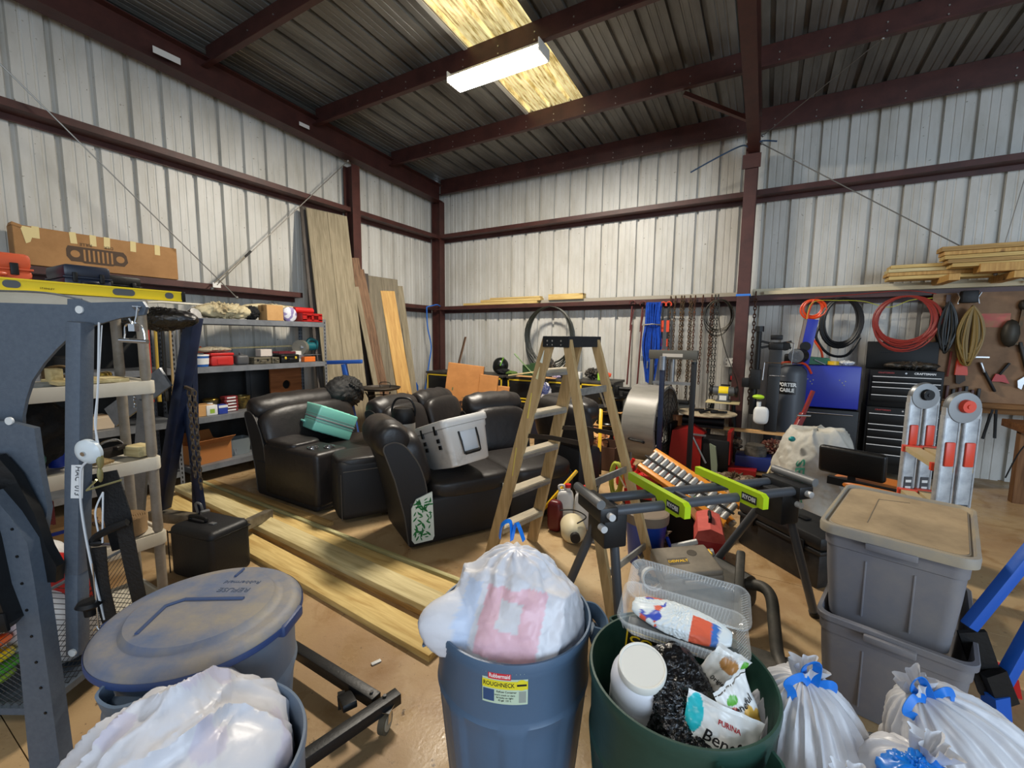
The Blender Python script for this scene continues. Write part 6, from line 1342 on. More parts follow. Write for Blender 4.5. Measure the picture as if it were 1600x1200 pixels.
# rims stacked with cardboard
for k in range(4):
    z = .80-.215*k
    t = thing('black_wheel_rim', ('topmost black wheel rim of the stack beside the drum fan', 'second black wheel rim from the top of the stack', 'third black wheel rim from the top of the stack', 'lowest black wheel rim in the stack')[k], 'wheel rim', (4.28-.02*k, -1.0, z-.19), 0, 'stacked wheel rims')
    mb = MB(); mb.lathe([(.20, 0), (.215, .0), (.205, .02), (.185, .035), (.18, .15), (.205, .165), (.215, .185), (.20, .185), (.17, .15), (.17, .04), (.20, 0)], 40); mb.lathe([(0, .10), (.06, .10), (.12, .12), (.17, .11), (.17, .10), (.12, .105), (0, .08)], 30); mb.build('rim', mat('gloss_black_rim', '#101113', .22, .3), t)
    if k < 3:
        t = thing('cardboard_sheet', ('cardboard sheet under the topmost wheel rim', 'cardboard sheet under the second wheel rim', 'cardboard sheet under the third wheel rim')[k], 'sheet', (4.27-.02*k, -1.0, z-.205), .2*k); mb = MB(); mb.box((0, 0, .004), (.44, .42, .006)); mb.build('sheet', card2, t)
t = thing('white_label_bottle', 'white bottle standing on the topmost black wheel rim', 'bottle', (4.20, -1.0, .80)); mb = MB(); mb.box((0, 0, .11), (.10, .08, .20), bev=.02); mb.cyl((0, 0, .2), (0, 0, .235), .02); mb.build('bottle', lab2, t); mb = MB(); mb.box((.03, -.042, .09), (.04, .003, .13)); mb.build('label', mat('lilac_label', '#8c83b5', .5), t)
t = thing('black_winch', 'small black winch on the wheel rim stack right of the white bottle', 'winch', (4.40, -.98, .80)); mb = MB(); mb.box((-.05, 0, .10), (.06, .1, .16), bev=.01); mb.box((.10, 0, .06), (.12, .09, .10), bev=.02); mb.cyl((-.08, 0, .14), (.16, 0, .14), .03); mb.box((.02, 0, .02), (.3, .12, .03)); mb.build('winch', dark, t)
# pieces between ladder and fan
t = thing('red_ball', 'small red ball-like float left of the drum fan', 'ball', (4.58, -1.6, .33)); mb = MB(); mb.sph((0, 0, 0), .075, 20); mb.cyl((0, 0, .07), (0, 0, .09), .015); mb.build('ball', redp, t)
t = thing('wooden_crate', 'low dark crate heaped with reddish kindling wood behind the ladder', 'crate', (4.45, -1.95, 0)); mb = MB()
for s in (-1, 1): mb.box((0, s*.22, .16), (.5, .015, .3)); mb.box((s*.25, 0, .16), (.015, .44, .3))
mb.box((0, 0, .01), (.5, .44, .02)); mb.build('crate', mat('crate_brown', '#4a3022', .7), t)
rnd = random.Random(11)
for k in range(16):
    x, y, z = rnd.uniform(-.2, .2), rnd.uniform(-.17, .17), .29+.05*(k % 4)
    t = thing('kindling_stick', 'short split reddish wood stick heaped in the low dark crate', 'kindling', (4.45+x, -1.95+y, z), rot=(rnd.uniform(-.3, .3), rnd.uniform(-.4, .4), rnd.uniform(0, PI)), group='kindling in the crate'); mb = MB(); mb.prism([(-.02, -.015), (.025, -.012), (.0, .022)], .18); mb.build('stick', mat('kindling_%d' % (k % 3), ('#b87a4a', '#9c5f38', '#c99a66')[k % 3], .8), t, 0)
t = thing('sledge_hammer', 'yellow handled sledge hammer with a black grip leaning behind the ladder', 'hammer', (4.60, -2.45, 0)); mb = MB(); mb.bar((-.12, .35, .80), (-.03, .06, .30), .045, .035, bev=.008); mb.build('yellow_handle', mat('handle_yellow', '#e0b21c', .4), t); mb = MB(); mb.bar((-.03, .06, .30), (.0, 0, .03), .048, .04, bev=.01); mb.build('grip', dark, t); mb = MB(); mb.cyl((-.24, .36, .80), (.0, .36, .82), .04, seg=8); mb.build('head', dark, t)
# drum fan
t = thing('drum_fan', 'big round grey drum fan standing before the back wall', 'fan', (5.03, -1.70, 0), -.12)
fg = mat('fan_grey', '#85827a', .42, .1, n=3, col2='#6f6c66', stretch=(.5, 3, 3)); R_ = .50
def Rx(m=None): return Matrix.Translation((0, 0, .60)) @ Matrix.Rotation(PI/2, 4, 'Y')
mb = MB(); mb.lathe([(R_-.03, -.21), (R_, -.205), (R_+.004, -.19), (R_, -.17), (R_, .17), (R_+.004, .19), (R_, .205), (R_-.03, .21), (R_-.02, .18), (R_-.02, -.18), (R_-.03, -.21)], 64, M=Rx()); mb.build('drum', fg, t)
mb = MB()
for s in (-1, 1):
    for q in range(9): mb.lathe([(R_*q/9+.02, s*.205), (R_*q/9+.026, s*.208), (R_*q/9+.02, s*.212)], 40, M=Rx())
    for a in range(12): mb.cyl(Rx() @ Vector((.03*math.cos(a*PI/6), .03*math.sin(a*PI/6), s*.208)), Rx() @ Vector((R_*math.cos(a*PI/6), R_*math.sin(a*PI/6), s*.208)), .004, seg=5)
mb.build('wire_guard', blk, t)
mb = MB(); mb.cyl(Rx() @ Vector((0, 0, -.12)), Rx() @ Vector((0, 0, .14)), .09, seg=24); mb.build('motor', dark, t)
for k in range(4):
    mb = MB(); a = k*PI/2+.4; mb.grid([[Rx() @ Vector((r_*math.cos(a+u), r_*math.sin(a+u), .05*(u-.3)*3)) for u in (0, .2, .4, .6)] for r_ in (.08, .2, .32, .44)]); mb.build('blade', dark, t)
for s in (-1, 1):
    mb = MB(); mb.tube([(s*.12, -.38, .0), (s*.12, -.36, .30), (s*.12, .36, .30), (s*.12, .38, .0)], .016, 8); mb.build('leg', steel, t)
    mb = MB(); mb.cyl((s*.12, -.38, 0), (s*.12, -.38, .03), .03); mb.build('foot', bl, t)
mb = MB(); mb.tube(smooth_path([(-.10, -R_*.93, .46), (-.08, -R_*.93-.03, .455), (.06, -R_*.93-.03, .445), (.08, -R_*.93, .44)], 4), .011, 8); mb.cyl((-.10, -R_*.9, .46), (-.10, -R_*.97, .46), .016); mb.cyl((.08, -R_*.9, .44), (.08, -R_*.97, .44), .016); mb.build('handle', dark, t)
mb = MB(); mb.box((.20, .30, .35), (.05, .35, .5), bev=.01); mb.build('switch_box', dark, t)
t = thing('plywood_piece', 'orange plywood piece with a curved cut leaning right of the drum fan', 'board', (5.42, -1.35, .0), .5, rot=(-.15, 0, .5)); mb = MB(); mb.prism([(-.15, .25), (-.15, .68), (.12, .68), (.20, .62), (.13, .5), (.12, .25)], .018); mb.build('board', mat('orange_ply', '#c07c4a', .6, n=8, col2='#ab6a3a'), t); mb = MB(); mb.box((.0, .02, .20), (.4, .3, .04)); mb.box((0, .1, .09), (.3, .1, .18)); mb.build('support_block', woods[1], t)
# H frame press
gp = mat('press_grey', '#56544d', .45, .4)
t = thing('shop_press', 'grey H-frame shop press standing in front of the hanging chains', 'press', (5.10, -.75, 0))
for s in (-1, 1): mb = MB(); mb.box((s*.30, 0, .76), (.05, .10, 1.52), bev=.003); mb.build('upright', gp, t); mb = MB(); mb.bar((s*.30, -.28, .03), (s*.30, .28, .03), .06, .06); mb.build('foot', gp, t)
mb = MB(); mb.box((0, 0, 1.47), (.68, .12, .13), bev=.004); mb.build('top_beam', gp, t); mb = MB(); mb.box((0, -.062, 1.46), (.28, .003, .05)); mb.build('label', mat('press_label', '#a9a39a', .5), t); mb = MB(); mb.box((0, 0, .70), (.66, .14, .10), bev=.004); mb.build('press_bed', gp, t); mb = MB(); mb.box((0, 0, 1.05), (.60, .08, .04)); mb.cyl((0, 0, 1.05), (0, 0, 1.40), .03); mb.build('ram_plate', steel, t)
for s in (-1, 1): mb = MB(); mb.box((s*.15, -.02, .78), (.2, .14, .05), bev=.006); mb.build('arbor_plate', dark, t)
for (x, lb_, c, z1) in ((5.31, 'thin dark blue vertical post standing before the drum fan', navy, 1.38), (5.63, 'thin black vertical post standing right of the drum fan', blk, 1.44)):
    t = thing('steel_post', lb_, 'post', (x, -2.55, 0)); mb = MB(); mb.bar((0, 0, 0), (0, 0, z1), .05, .05, bev=.004); mb.cyl((0, 0, z1-.0), (0, 0, z1+.02), .03); mb.build('post', c, t)
    if c is navy: mb = MB(); mb.cyl((0, 0, z1-.02), (0, 0, z1+.13), .035, seg=16); mb.build('end_cap', steel, t)
    mb = MB(); mb.box((0, 0, .01), (.2, .2, .02)); mb.build('base_plate', c, t)
# grinder stand
t = thing('bench_grinder_stand', 'dark steel stand carrying the bench grinder beside the column', 'stand', (5.80, -.80, 0)); mb = MB(); mb.box((0, 0, .83), (.42, .28, .02), bev=.004); mb.build('top_plate', woods[1], t)
for sx in (-1, 1):
    for sy in (-1, 1): mb = MB(); mb.bar((sx*.13, sy*.08, .82), (sx*.2, sy*.14, 0), .03, .03); mb.build('leg', blk, t)
t = thing('bench_grinder', 'grey bench grinder with a yellow band on its stand', 'grinder', (5.80, -.80, .842)); mb = MB(); mb.cyl((-.13, 0, .14), (.13, 0, .14), .065, seg=28); mb.box((0, 0, .06), (.14, .14, .12), bev=.02); mb.box((0, 0, .01), (.18, .18, .02)); mb.build('motor_housing', mat('grinder_grey', '#55585a', .4, .2), t)
mb = MB(); mb.cyl((-.06, 0, .14), (.06, 0, .14), .0665, seg=28); mb.build('yellow_band', MATS['level_yellow'], t)
for s in (-1, 1):
    mb = MB(); mb.cyl((s*.10, 0, .14), (s*.14, 0, .14), .06, .05, seg=28) if s > 0 else mb.cyl((s*.14, 0, .14), (s*.10, 0, .14), .05, .06, seg=28); mb.build('end_cover', steel, t); mb = MB(); mb.cyl((s*.145, 0, .14), (s*.175, 0, .14), .075, seg=28); mb.build('grinding_wheel', dark, t)
mb = MB(); mb.box((0, -.072, .05), (.09, .004, .07)); mb.build('label', lab2, t); mb = MB(); mb.box((.02, 0, .225), (.12, .03, .02), bev=.005); mb.build('handle', dark, t)
# round wood plate with stuff and red machine
t = thing('red_snow_blower', 'red and black snow blower style machine on the floor below the round board', 'machine', (5.62, -1.62, 0), -.05)
mb = MB(); mb.prism([(-.35, .0), (-.30, .55), (-.10, .60), (.05, .52), (.05, 0)], .35); mb.build('housing', mat('machine_red', '#8e1815', .4), t)
mb = MB(); mb.box((.20, 0, .27), (.32, .32, .45), bev=.02); mb.build('engine_box', dark, t); mb = MB(); mb.prism([(.14, .1), (.10, .45), (.17, .42), (.2, .2), (.2, .1)], .04, c=(.05, -.22, 0)); mb.build('chute', mat('dusty_green_grey', '#7f8a74', .5), t)
mb = MB(); mb.box((.40, 0, .14), (.5, .3, .06)); mb.box((.35, 0, .40), (.04, .3, .4)); mb.build('red_frame', MATS['machine_red'], t)
mb = MB(); mb.cyl((-.05, -.19, .5), (.12, -.22, .2), .012); mb.box((.0, -.18, .53), (.2, .02, .02)); mb.build('lever', steel, t)
t = thing('black_cylinder_jack', 'black horizontal cylinder on a dark frame under the round board', 'cylinder', (5.62, -1.38, .60)); mb = MB(); mb.cyl((-.25, 0, .04), (.25, 0, .04), .055, seg=24); mb.box((.0, 0, -.02), (.5, .16, .03)); mb.build('cylinder', dark, t)
t = thing('round_board', 'round pale wooden board cluttered with dark tools near the grinder', 'board', (5.65, -1.30, .72)); mb = MB(); mb.lathe([(0, 0), (.33, .0), (.36, .012), (.36, .022), (0, .026)], 40); mb.build('board', mat('dusty_board', '#a89a80', .7, n=8, col2='#6f6452', lo=.45, hi=.6), t)
for k, (x, y, a) in enumerate(((-.12, -.02, .4), (.05, .05, -.7), (.15, -.06, .2), (-.02, -.1, 1.2))):
    t = thing('hand_tool', ('dark pliers lying left on the round board', 'dark wrench at the back of the round board', 'dark clamp lying right on the round board', 'dark punch at the front of the round board')[k], 'hand tool', (5.65+x, -1.30+y, .748), a); mb = MB(); mb.bar((-.1, 0, .015), (.1, .01, .02), .022, .03, bev=.006); mb.bar((-.09, .02, .02), (.06, -.03, .03), .018, .02); mb.build('tool', dark, t)
t = thing('small_engine', 'old small engine on a blue steel base right of the red machine', 'engine', (6.22, -1.50, .12)); mb = MB(); mb.box((0, 0, .10), (.38, .28, .16), bev=.01); mb.build('blue_base', mat('engine_blue', '#18296b', .45), t); mb = MB(); mb.cyl((.02, 0, .18), (.02, 0, .28), .12, seg=24); mb.cyl((.02, 0, .28), (.02, 0, .31), .10, seg=24); mb.build('engine_block', mat('engine_grey', '#6f6b62', .5, .5, n=12, col2='#3b3833'), t)
for k, (x, y, z, h, c, lb_) in enumerate(((5.98, -1.5, .32, (.12, .1, .10), '#2b2522', 'greasy dark engine parts right of the red machine'), (6.42, -1.35, .30, (.13, .1, .09), '#5a2a1c', 'reddish parts heap beside the blue-based engine'), (6.05, -1.9, .0, (.3, .16, .07), '#5a4634', 'flat heap of scrap metal and wood on the floor before the engine'), (5.6, -2.1, .0, (.2, .14, .05), '#3a2f28', 'low dark scrap heap in front of the red machine'))):
    cloth('scrap_heap', lb_, (x, y, z), h, mat('scrap_%d' % k, c, .6, .2, n=14, col2='#8a7a66', bump=(25, .7), lo=.5, hi=.6), 100+k, cat='scrap', amp=.09)
t = thing('scrap_shelf', 'dark low bench plank carrying the engine and parts', 'bench', (6.05, -1.45, 0)); mb = MB(); mb.box((0, 0, .10), (1.0, .34, .03)); mb.box((0, .22, .54), (1.3, .1, .03)); mb.build('plank', card2, t); mb = MB(); [mb.box((sx*.45, 0, .05), (.05, .3, .1)) for sx in (-1, 1)]; [mb.box((sx*.6, .22, .27), (.05, .05, .54)) for sx in (-1, 1)]; mb.build('support', dark, t)
# screw jack and black lift column
t = thing('vertical_lift', 'tall black steel lift column with a threaded screw right of the column', 'lift', (6.38, -1.15, 0))
mb = MB(); mb.box((0, 0, .80), (.135, .13, 1.56), bev=.008); mb.prism([(-.30, .0), (-.06, .42), (.08, .42), (.20, 0)], .3); mb.build('column', blk, t)
mb = MB(); mb.cyl((-.19, .0, 1.25), (-.19, 0, 1.83), .026, seg=16)
for k in range(22): mb.cyl((-.19, 0, 1.34+.021*k), (-.19, 0, 1.35+.021*k), .034, seg=14)
mb.cyl((-.19, 0, 1.80), (-.19, 0, 1.87), .05, seg=8); mb.box((-.20, 0, 1.2), (.12, .12, .25), bev=.01); mb.cyl((-.21, 0, .75), (-.21, 0, 1.1), .04, seg=16); mb.box((-.28, 0, 1.15), (.14, .06, .12), bev=.01); mb.build('threaded_screw', dark, t)
mb = MB(); mb.box((0, 0, 1.62), (.16, .10, .10), bev=.02); mb.bar((-.16, 0, 1.60), (.16, 0, 1.68), .03, .03); mb.bar((-.16, 0, 1.68), (.16, 0, 1.60), .03, .03); mb.box((0, 0, 1.73), (.13, .12, .06), bev=.01); mb.build('top_cap', dark, t)
mb = MB(); mb.tube([(-.12, -.09, 1.2), (-.11, -.09, 1.42), (.17, -.09, 1.42), (.18, -.09, 1.66), (.10, -.09, 1.68)], .007, 6); mb.cyl((-.05, -.09, 1.26), (.12, -.09, 1.26), .006); mb.build('bent_rod', chrome, t)
t = thing('white_jug', 'small white plastic jug hanging on the black lift column', 'jug', (6.27, -1.28, .66)); mb = MB(); mb.cushion((0, 0, .10), (.17, .10, .22), p=3.5, n=14); mb.cyl((-.03, 0, .2), (-.03, 0, .27), .025); mb.build('jug', lab2, t); mb = MB(); mb.sph((-.04, -.01, .33), (.07, .05, .03), 10); mb.build('lime_rag', mat('lime_rag', '#a9cf2c', .6), t)
# compressor
t = thing('air_compressor', 'upright dark grey air compressor tank behind the black lift column', 'air compressor', (6.59, -.74, 0)); cgm = mat('compressor_grey', '#484c52', .45, .05)
mb = MB(); mb.lathe([(0, .30), (.12, .31), (.155, .36), (.165, .42), (.165, 1.26), (.155, 1.32), (.11, 1.37), (0, 1.38)], 48); mb.build('tank', cgm, t); mb = MB(); [mb.bar((.15*math.cos(a), .15*math.sin(a), .36), (.2*math.cos(a), .2*math.sin(a), 0), .04, .02) for a in (.5, 2.6, 4.7)]; mb.build('legs', cgm, t)
a0 = -PI/2-.45
pt = MB(); patch(pt, lambda z: .1665, a0-.55, a0+.75, 1.0, 1.17); pp = pt.build('name_panel', mat('panel_black', '#0c0c0d', .4), t, 0)
curve_text('PORTER', .065, white, pp, a0+.10, 1.125, .1685, .9, bold=.003); curve_text('CABLE', .065, white, pp, a0+.10, 1.055, .1685, .9, bold=.003)
mb = MB(); mb.box((0, 0, 1.46), (.2, .2, .12), bev=.02); mb.cyl((.08, -.05, 1.50), (.02, -.2, 1.50), .09, seg=28); mb.cyl((-.1, -.02, 1.62), (-.1, .05, 1.62), .06, seg=16); mb.cyl((.12, .0, 1.62), (.12, .05, 1.62), .06, seg=16); mb.build('pump', dark, t)
mb = MB(); mb.cyl((.02, -.20, 1.50), (.015, -.215, 1.50), .085, seg=32)
for a in range(8): mb.box((.017+.05*math.cos(a*PI/4), -.218, 1.50+.05*math.sin(a*PI/4)), (.02, .004, .008))
mb.build('fan_cover', steel, t); mb = MB(); mb.tube(smooth_path([(-.18, -.06, 1.38), (-.05, -.15, 1.42), (.12, -.14, 1.40), (.2, -.1, 1.28)], 5), .014, 6); mb.build('orange_hose', om, t)
t = thing('red_lever_bar', 'dark red steel lever bar leaning between the compressor and white sack', 'lever', (6.40, -2.21, .41)); mb = MB(); mb.bar((0, 0, -.2), (.26, .20, .52), .05, .06, bev=.006); mb.bar((.26, .2, .52), (.33, .25, .76), .03, .03); mb.build('bar', mat('jack_red', '#7e1b17', .4), t); mb = MB(); mb.bar((-.03, -.03, -.15), (.12, .08, .25), .02, .03); mb.build('wood_side', woods[1], t); mb = MB(); mb.cyl((.2, .14, .50), (.32, .2, .50), .012); mb.build('pin', chrome, t)
t = thing('blue_panel_box', 'tall narrow blue and tan box leaning above the air compressor', 'box', (6.70, -.62, 1.38), rot=(0, .12, 0)); mb = MB(); mb.box((.0, 0, .30), (.12, .2, .58), bev=.004); mb.build('blue_side', mat('deep_blue', '#14279a', .4), t); mb = MB(); mb.box((-.075, .0, .29), (.03, .2, .57)); mb.build('tan_side', mat('taupe_side', '#7d6f68', .6), t)
t = thing('blue_cabinet', 'bright blue metal tool cabinet on top of the black cabinet', 'cabinet', (6.95, -.55, .845)); mb = MB(); mb.box((0, 0, .27), (.70, .42, .53), bev=.008); mb.build('body', MATS['deep_blue'], t); mb = MB(); mb.box((0, -.214, .27), (.69, .006, .51), bev=.002); dd = mb.build('lid_panel', MATS['deep_blue'], t); mb = MB()
for s in (-.16, .17):
    for q in ((0, 0), (.03, .02), (-.03, .03), (.02, -.03)): mb.cyl((s+q[0], -.217, .33+q[1]), (s+q[0], -.22, .33+q[1]), .008, seg=8)
mb.build('rivets', steel, dd)
t = thing('black_cabinet', 'black steel rolling cabinet under the blue cabinet', 'cabinet', (6.95, -.55, 0)); mb = MB(); mb.box((0, 0, .45), (.72, .46, .76), bev=.008); mb.build('body', dark, t); mb = MB(); mb.cyl((-.33, -.245, .78), (.30, -.245, .78), .010); mb.build('rail', chrome, t)
for sx in (-1, 1):
    for sy in (-1, 1): caster(t, (sx*.3, sy*.17, .04), .036, 0)
t = thing('green_case', 'dark green plastic case lying on the blue cabinet', 'case', (6.84, -.50, 1.39), .05); mb = MB(); mb.prism([(-.14, 0), (-.12, .10), (.14, .08), (.17, 0)], .22); mb.build('case', mat('case_green', '#14603a', .45), t); mb = MB(); mb.bar((-.02, -.12, .06), (.1, -.13, .0), .02, .01); mb.build('strap', steel, t)
t = thing('yellow_tape_roll', 'roll of yellow tape lying on the blue cabinet', 'tape roll', (7.03, -.60, 1.39)); mb = MB(); mb.lathe([(.03, 0), (.06, 0), (.06, .045), (.03, .045), (.03, 0)], 28); mb.build('roll', MATS['handle_yellow'], t)
cloth('rope_bunch', 'white rope bunch on the right of the blue cabinet', (7.17, -.55, 1.385), (.09, .07, .03), lab2, 120, amp=.03)
# tool chest
ck = mat('chest_black', '#0b0c0d', .5, spec=.25); hl = mat('handle_aluminium', '#d9dadb', .4, .15)
t = thing('tool_chest', 'lower black rolling tool cabinet with silver drawer pulls', 'tool chest', (7.735, -.50, 0), -.03)
def chest(t, w_, d, z0, z1, rows, txt):
    mb = MB(); mb.box((0, 0, (z0+z1)/2), (w_, d, z1-z0), bev=.006); mb.build('cabinet', ck, t)
    z = z1-.07
    for h in rows:
        mb = MB(); mb.box((0, -d/2-.008, z-h/2), (w_-.05, .018, h-.008), bev=.003); dr = mb.build('drawer', ck, t); mb = MB(); mb.box((0, -d/2-.022, z-.012), (w_-.055, .014, .009), bev=.003); mb.build('drawer_pull', hl, dr); z -= h
    o = text('CRAFTSMAN', .033, hl, t, up_right((w_*.25, -d/2-.002, z1-.035)), bold=.0008)
    text('CRAFTSMAN', .026, mat('logo_red', '#8c2626', .4), t, up_right((-w_*.27, -d/2-.002, z1-.035)), bold=.0006)
    mb = MB(); mb.cyl((.0, -d/2, z1-.035), (.0, -d/2-.006, z1-.035), .010, seg=14); mb.build('lock', chrome, t)
chest(t, .68, .42, .09, .90, (.13, .07, .095, .09, .11, .13), 0)
for sx in (-1, 1):
    for sy in (-1, 1): caster(t, (sx*.28, sy*.16, .045), .04, .2)
t = thing('tool_chest', 'upper black tool chest with silver drawer pulls and raised lid', 'tool chest', (7.735, -.50, .902), -.03); chest(t, .67, .36, 0, .45, (.07, .06, .095, .09), 0)
mb = MB(); mb.box((.0, .17, .62), (.68, .03, .34), (-.08, 0, 0), .008); mb.box((-.15, .152, .66), (.12, .003, .01)); mb.build('open_lid', ck, t)
cloth('black_tray_tools', 'black tools heaped in the open top of the tool chest', (7.80, -.52, 1.355), (.27, .12, .05), MATS['tool_heap_0'], 130, cat='tools', amp=.05)
# hoses on right
hose('orange_hose_coil', 'small ring of orange hose hanging from the girt above the blue cabinet', (6.79, -.30, 2.12), .12, .12, 5, .014, mat('hose_orange', '#dd4a1f', .4), 5, tails=[[(0, -.02, .12), (-.05, -.03, -.05), (-.03, -.03, -.3), (.12, -.03, -.55), (.17, -.03, -.72), (.3, -.03, -.8)]])
hose('draped_cord', 'thin yellow-green cord draped along the girt from hose to hose', (6.77, -.34, 2.2), .001, .001, 1, .004, mat('cord_yellow', '#b9b93a', .5), 5, 'cord', tails=[[(-.05, 0, -.3), (0, 0, 0), (.3, 0, .02), (.55, 0, .0), (.8, 0, -.08), (1.0, 0, .0), (1.2, .0, .02)]])
hose('black_hose_coil', 'thick black hose coil hanging on the back wall above the blue cabinet', (7.10, -.30, 1.94), .21, .31, 6, .019, mat('hose_black', '#101112', .45), 6, tails=[[(-.2, 0, 0), (-.25, 0, -.2), (-.1, 0, -.42), (.1, 0, -.43), (.22, 0, -.2)]])
hose('red_hose_coil', 'big red air hose coil hanging above the open tool chest lid', (7.74, -.33, 1.93), .30, .32, 14, .011, mat('hose_red', '#8e3027', .45), 7)
hose('draped_cord', 'thin red cord running along the girt above the black hose', (6.8, -.33, 2.27), .001, .001, 1, .005, mat('cord_red', '#8c2a20', .5), 5, 'cord', tails=[[(0, 0, 0), (.4, 0, .02), (.9, 0, .05), (1.2, 0, .0)]])
# pegboard
t = thing('tool_board', 'brown plywood tool board on the back wall right of the tool chest', 'tool board', (9.05, -.22, .96)); pb = mat('tool_board_ply', '#8a6a4c', .7, n=2.5, col2='#705339')
mb = MB(); mb.box((0, 0, .66), (2.1, .02, 1.32)); mb.build('board', pb, t); mb = MB(); mb.box((0, -.06, .0), (2.1, .16, .05)); mb.box((0, -.03, -.06), (2.1, .04, .08)); mb.build('ledge', wood('ledge_wood', '#8a6239', '#6f4c2a', 4, 0), t)
def tool(name, lb_, x, z, parts_, cat='hand tool'):
    t = thing(name, lb_, cat, (x, -.26, z))
    for nm, f, m in parts_: mb = MB(); f(mb); mb.build(nm, m, t)
    return t
hank('dark cord bundle hanging at the left of the tool board', (8.13, -.32, 2.17), .10, .62, 10, gblk, 9)
hank('big bundle of yellow-brown extension cord hanging on the tool board', (8.33, -.34, 2.12), .12, .70, 15, mat('cord_tan', '#7d6632', .5), 10)
t = thing('black_clip', 'black bracket with springs from which the tan cord hangs', 'bracket', (8.28, -.36, 2.17)); mb = MB(); mb.box((0, 0, .05), (.14, .10, .14), bev=.01); mb.build('bracket', dark, t); mb = MB(); [mb.tube([(s*.09, 0, -.03), (s*.075, 0, .04), (s*.1, 0, .1)], .008, 6) for s in (-1, 1)]; mb.build('spring', chrome, t)
wr = mat('wrench_steel', '#9a9a9c', .3, .9)
tool('adjustable_wrench', 'large adjustable wrench hanging head down on the tool board', 8.86, 1.16, [('handle', lambda m: m.bar((0, 0, .12), (.03, 0, .50), .035, .014, bev=.005), wr), ('jaw', lambda m: m.prism([(-.06, .02), (-.07, .10), (-.02, .15), (.05, .14), (.07, .06), (.05, 0), (.02, .05), (-.02, .06), (-.03, .0)], .02), wr)])
tool('adjustable_wrench', 'second adjustable wrench at the right frame edge of the tool board', 9.02, 1.18, [('handle', lambda m: m.bar((0, 0, .12), (.03, 0, .40), .03, .014, bev=.005), wr), ('jaw', lambda m: m.prism([(-.05, .02), (-.06, .10), (-.02, .14), (.05, .12), (.06, .05), (.03, .04), (-.02, .05), (-.03, .0)], .02), wr)])
tool('spring_clamp', 'red-orange squared clamp low on the tool board below the tan cord', 8.31, 1.30, [('clamp', lambda m: (m.prism([(-.05, .0), (-.04, .24), (.03, .24), (.06, .03), (.06, 0)], .04)), mat('clamp_orange', '#b83a20', .45)), ('jaw', lambda m: m.prism([(-.03, -.1), (-.04, .0), (.04, .0), (.05, -.06), (0, -.11)], .03), mat('dark_iron2', '#2c2622', .5, .5))])
tool('red_c_clamp', 'dull red frame clamp at the lower left of the tool board', 8.13, 1.28, [('frame', lambda m: m.tube([(-.08, 0, .35), (-.09, 0, .0), (.07, 0, .0), (.08, 0, .3)], .012, 6), mat('dull_red', '#7a3228', .5))])
tool('pruning_shears', 'grey and black snips hanging point down below the tan cord', 8.53, 1.12, [('blade', lambda m: m.bar((-.06, 0, .34), (-.02, 0, .22), .06, .02, bev=.005), wr), ('handle', lambda m: m.bar((-.02, 0, .24), (.09, 0, .0), .05, .025, bev=.008), dark), ('hook', lambda m: m.box((-.05, 0, .40), (.12, .02, .015)), wr)])
tool('red_pliers', 'red handled pliers right of the snips on the tool board', 8.66, 1.24, [('handle', lambda m: m.prism([(-.08, .0), (-.05, .09), (.02, .08), (.07, -.02), (.0, .0)], .025), mat('plier_red', '#a3251f', .45)), ('jaw', lambda m: m.bar((-.02, 0, .08), (.05, 0, .22), .035, .02, bev=.004), dark)])
tool('rusty_chain_hoist', 'dark chain hoist with hook hanging in the middle of the tool board', 8.74, 1.62, [('chain', lambda m: m.bar((0, 0, .05), (.03, 0, .55), .03, .03), cm), ('block', lambda m: (m.sph((-.06, -.02, .18), (.08, .06, .16), 12), m.sph((.02, 0, .5), (.04, .04, .06), 10)), mat('dark_iron3', '#37332b', .5, .5)), ('bar', lambda m: m.bar((.03, 0, .08), (.12, 0, -.25), .05, .03, bev=.006), mat('dark_iron3b', '#2f2c28', .5, .4))])
tool('hacksaw', 'hacksaw with a shiny frame hanging at the right of the tool board', 9.0, 1.62, [('frame', lambda m: m.tube([(-.10, 0, .0), (.0, 0, .38), (.04, 0, .44), (.14, 0, .44), (.14, 0, .36)], .014, 8), wr), ('blade', lambda m: m.bar((-.10, 0, .0), (.14, 0, .0), .02, .006), dark), ('tape_grip', lambda m: m.bar((.04, 0, .06), (.14, 0, .32), .035, .02, bev=.006), mat('old_gold', '#a79a5c', .5))])
tool('wood_file', 'short dark file hanging high at the left of the tool board', 8.13, 2.12, [('file', lambda m: m.bar((0, 0, 0), (0, 0, .14), .04, .012), mat('dark_iron2b', '#3a2622', .5))])
mb = MB(); rnd = random.Random(4)
for k in range(8):
    tool('socket_rack_tool', ('first', 'second', 'third', 'fourth', 'fifth', 'sixth', 'seventh', 'last')[k]+' small dark tool in the row along the tool board foot, counted from left', 8.10+.055*k, 1.0, [('tool', lambda m, k=k: m.bar((0, 0, 0), (.004, 0, .13+.02*(k % 3)), .032, .03, bev=.006), mat('rack_%d' % (k % 2), ('#4b221d', '#1d1a1a')[k % 2], .5))]) ['group'] = 'row of small tools'
t = thing('pink_label', 'faded pink sign painted on plywood at the top of the tool board', 'sign', (8.55, -.234, 1.95)); mb = MB(); mb.box((0, 0, 0), (.26, .003, .16), bev=.001); mb.build('sign', mat('faded_pink', '#c0605a', .7, n=8, col2='#a8795a'), t)
mb.bm.free() if False else None
tool('long_pliers', 'long black tongs hanging under the tool board ledge', 8.62, .55, [('handle', lambda m: (m.bar((0, 0, .36), (-.05, 0, .0), .03, .02), m.bar((.03, 0, .36), (.05, 0, .02), .03, .02)), dark)])
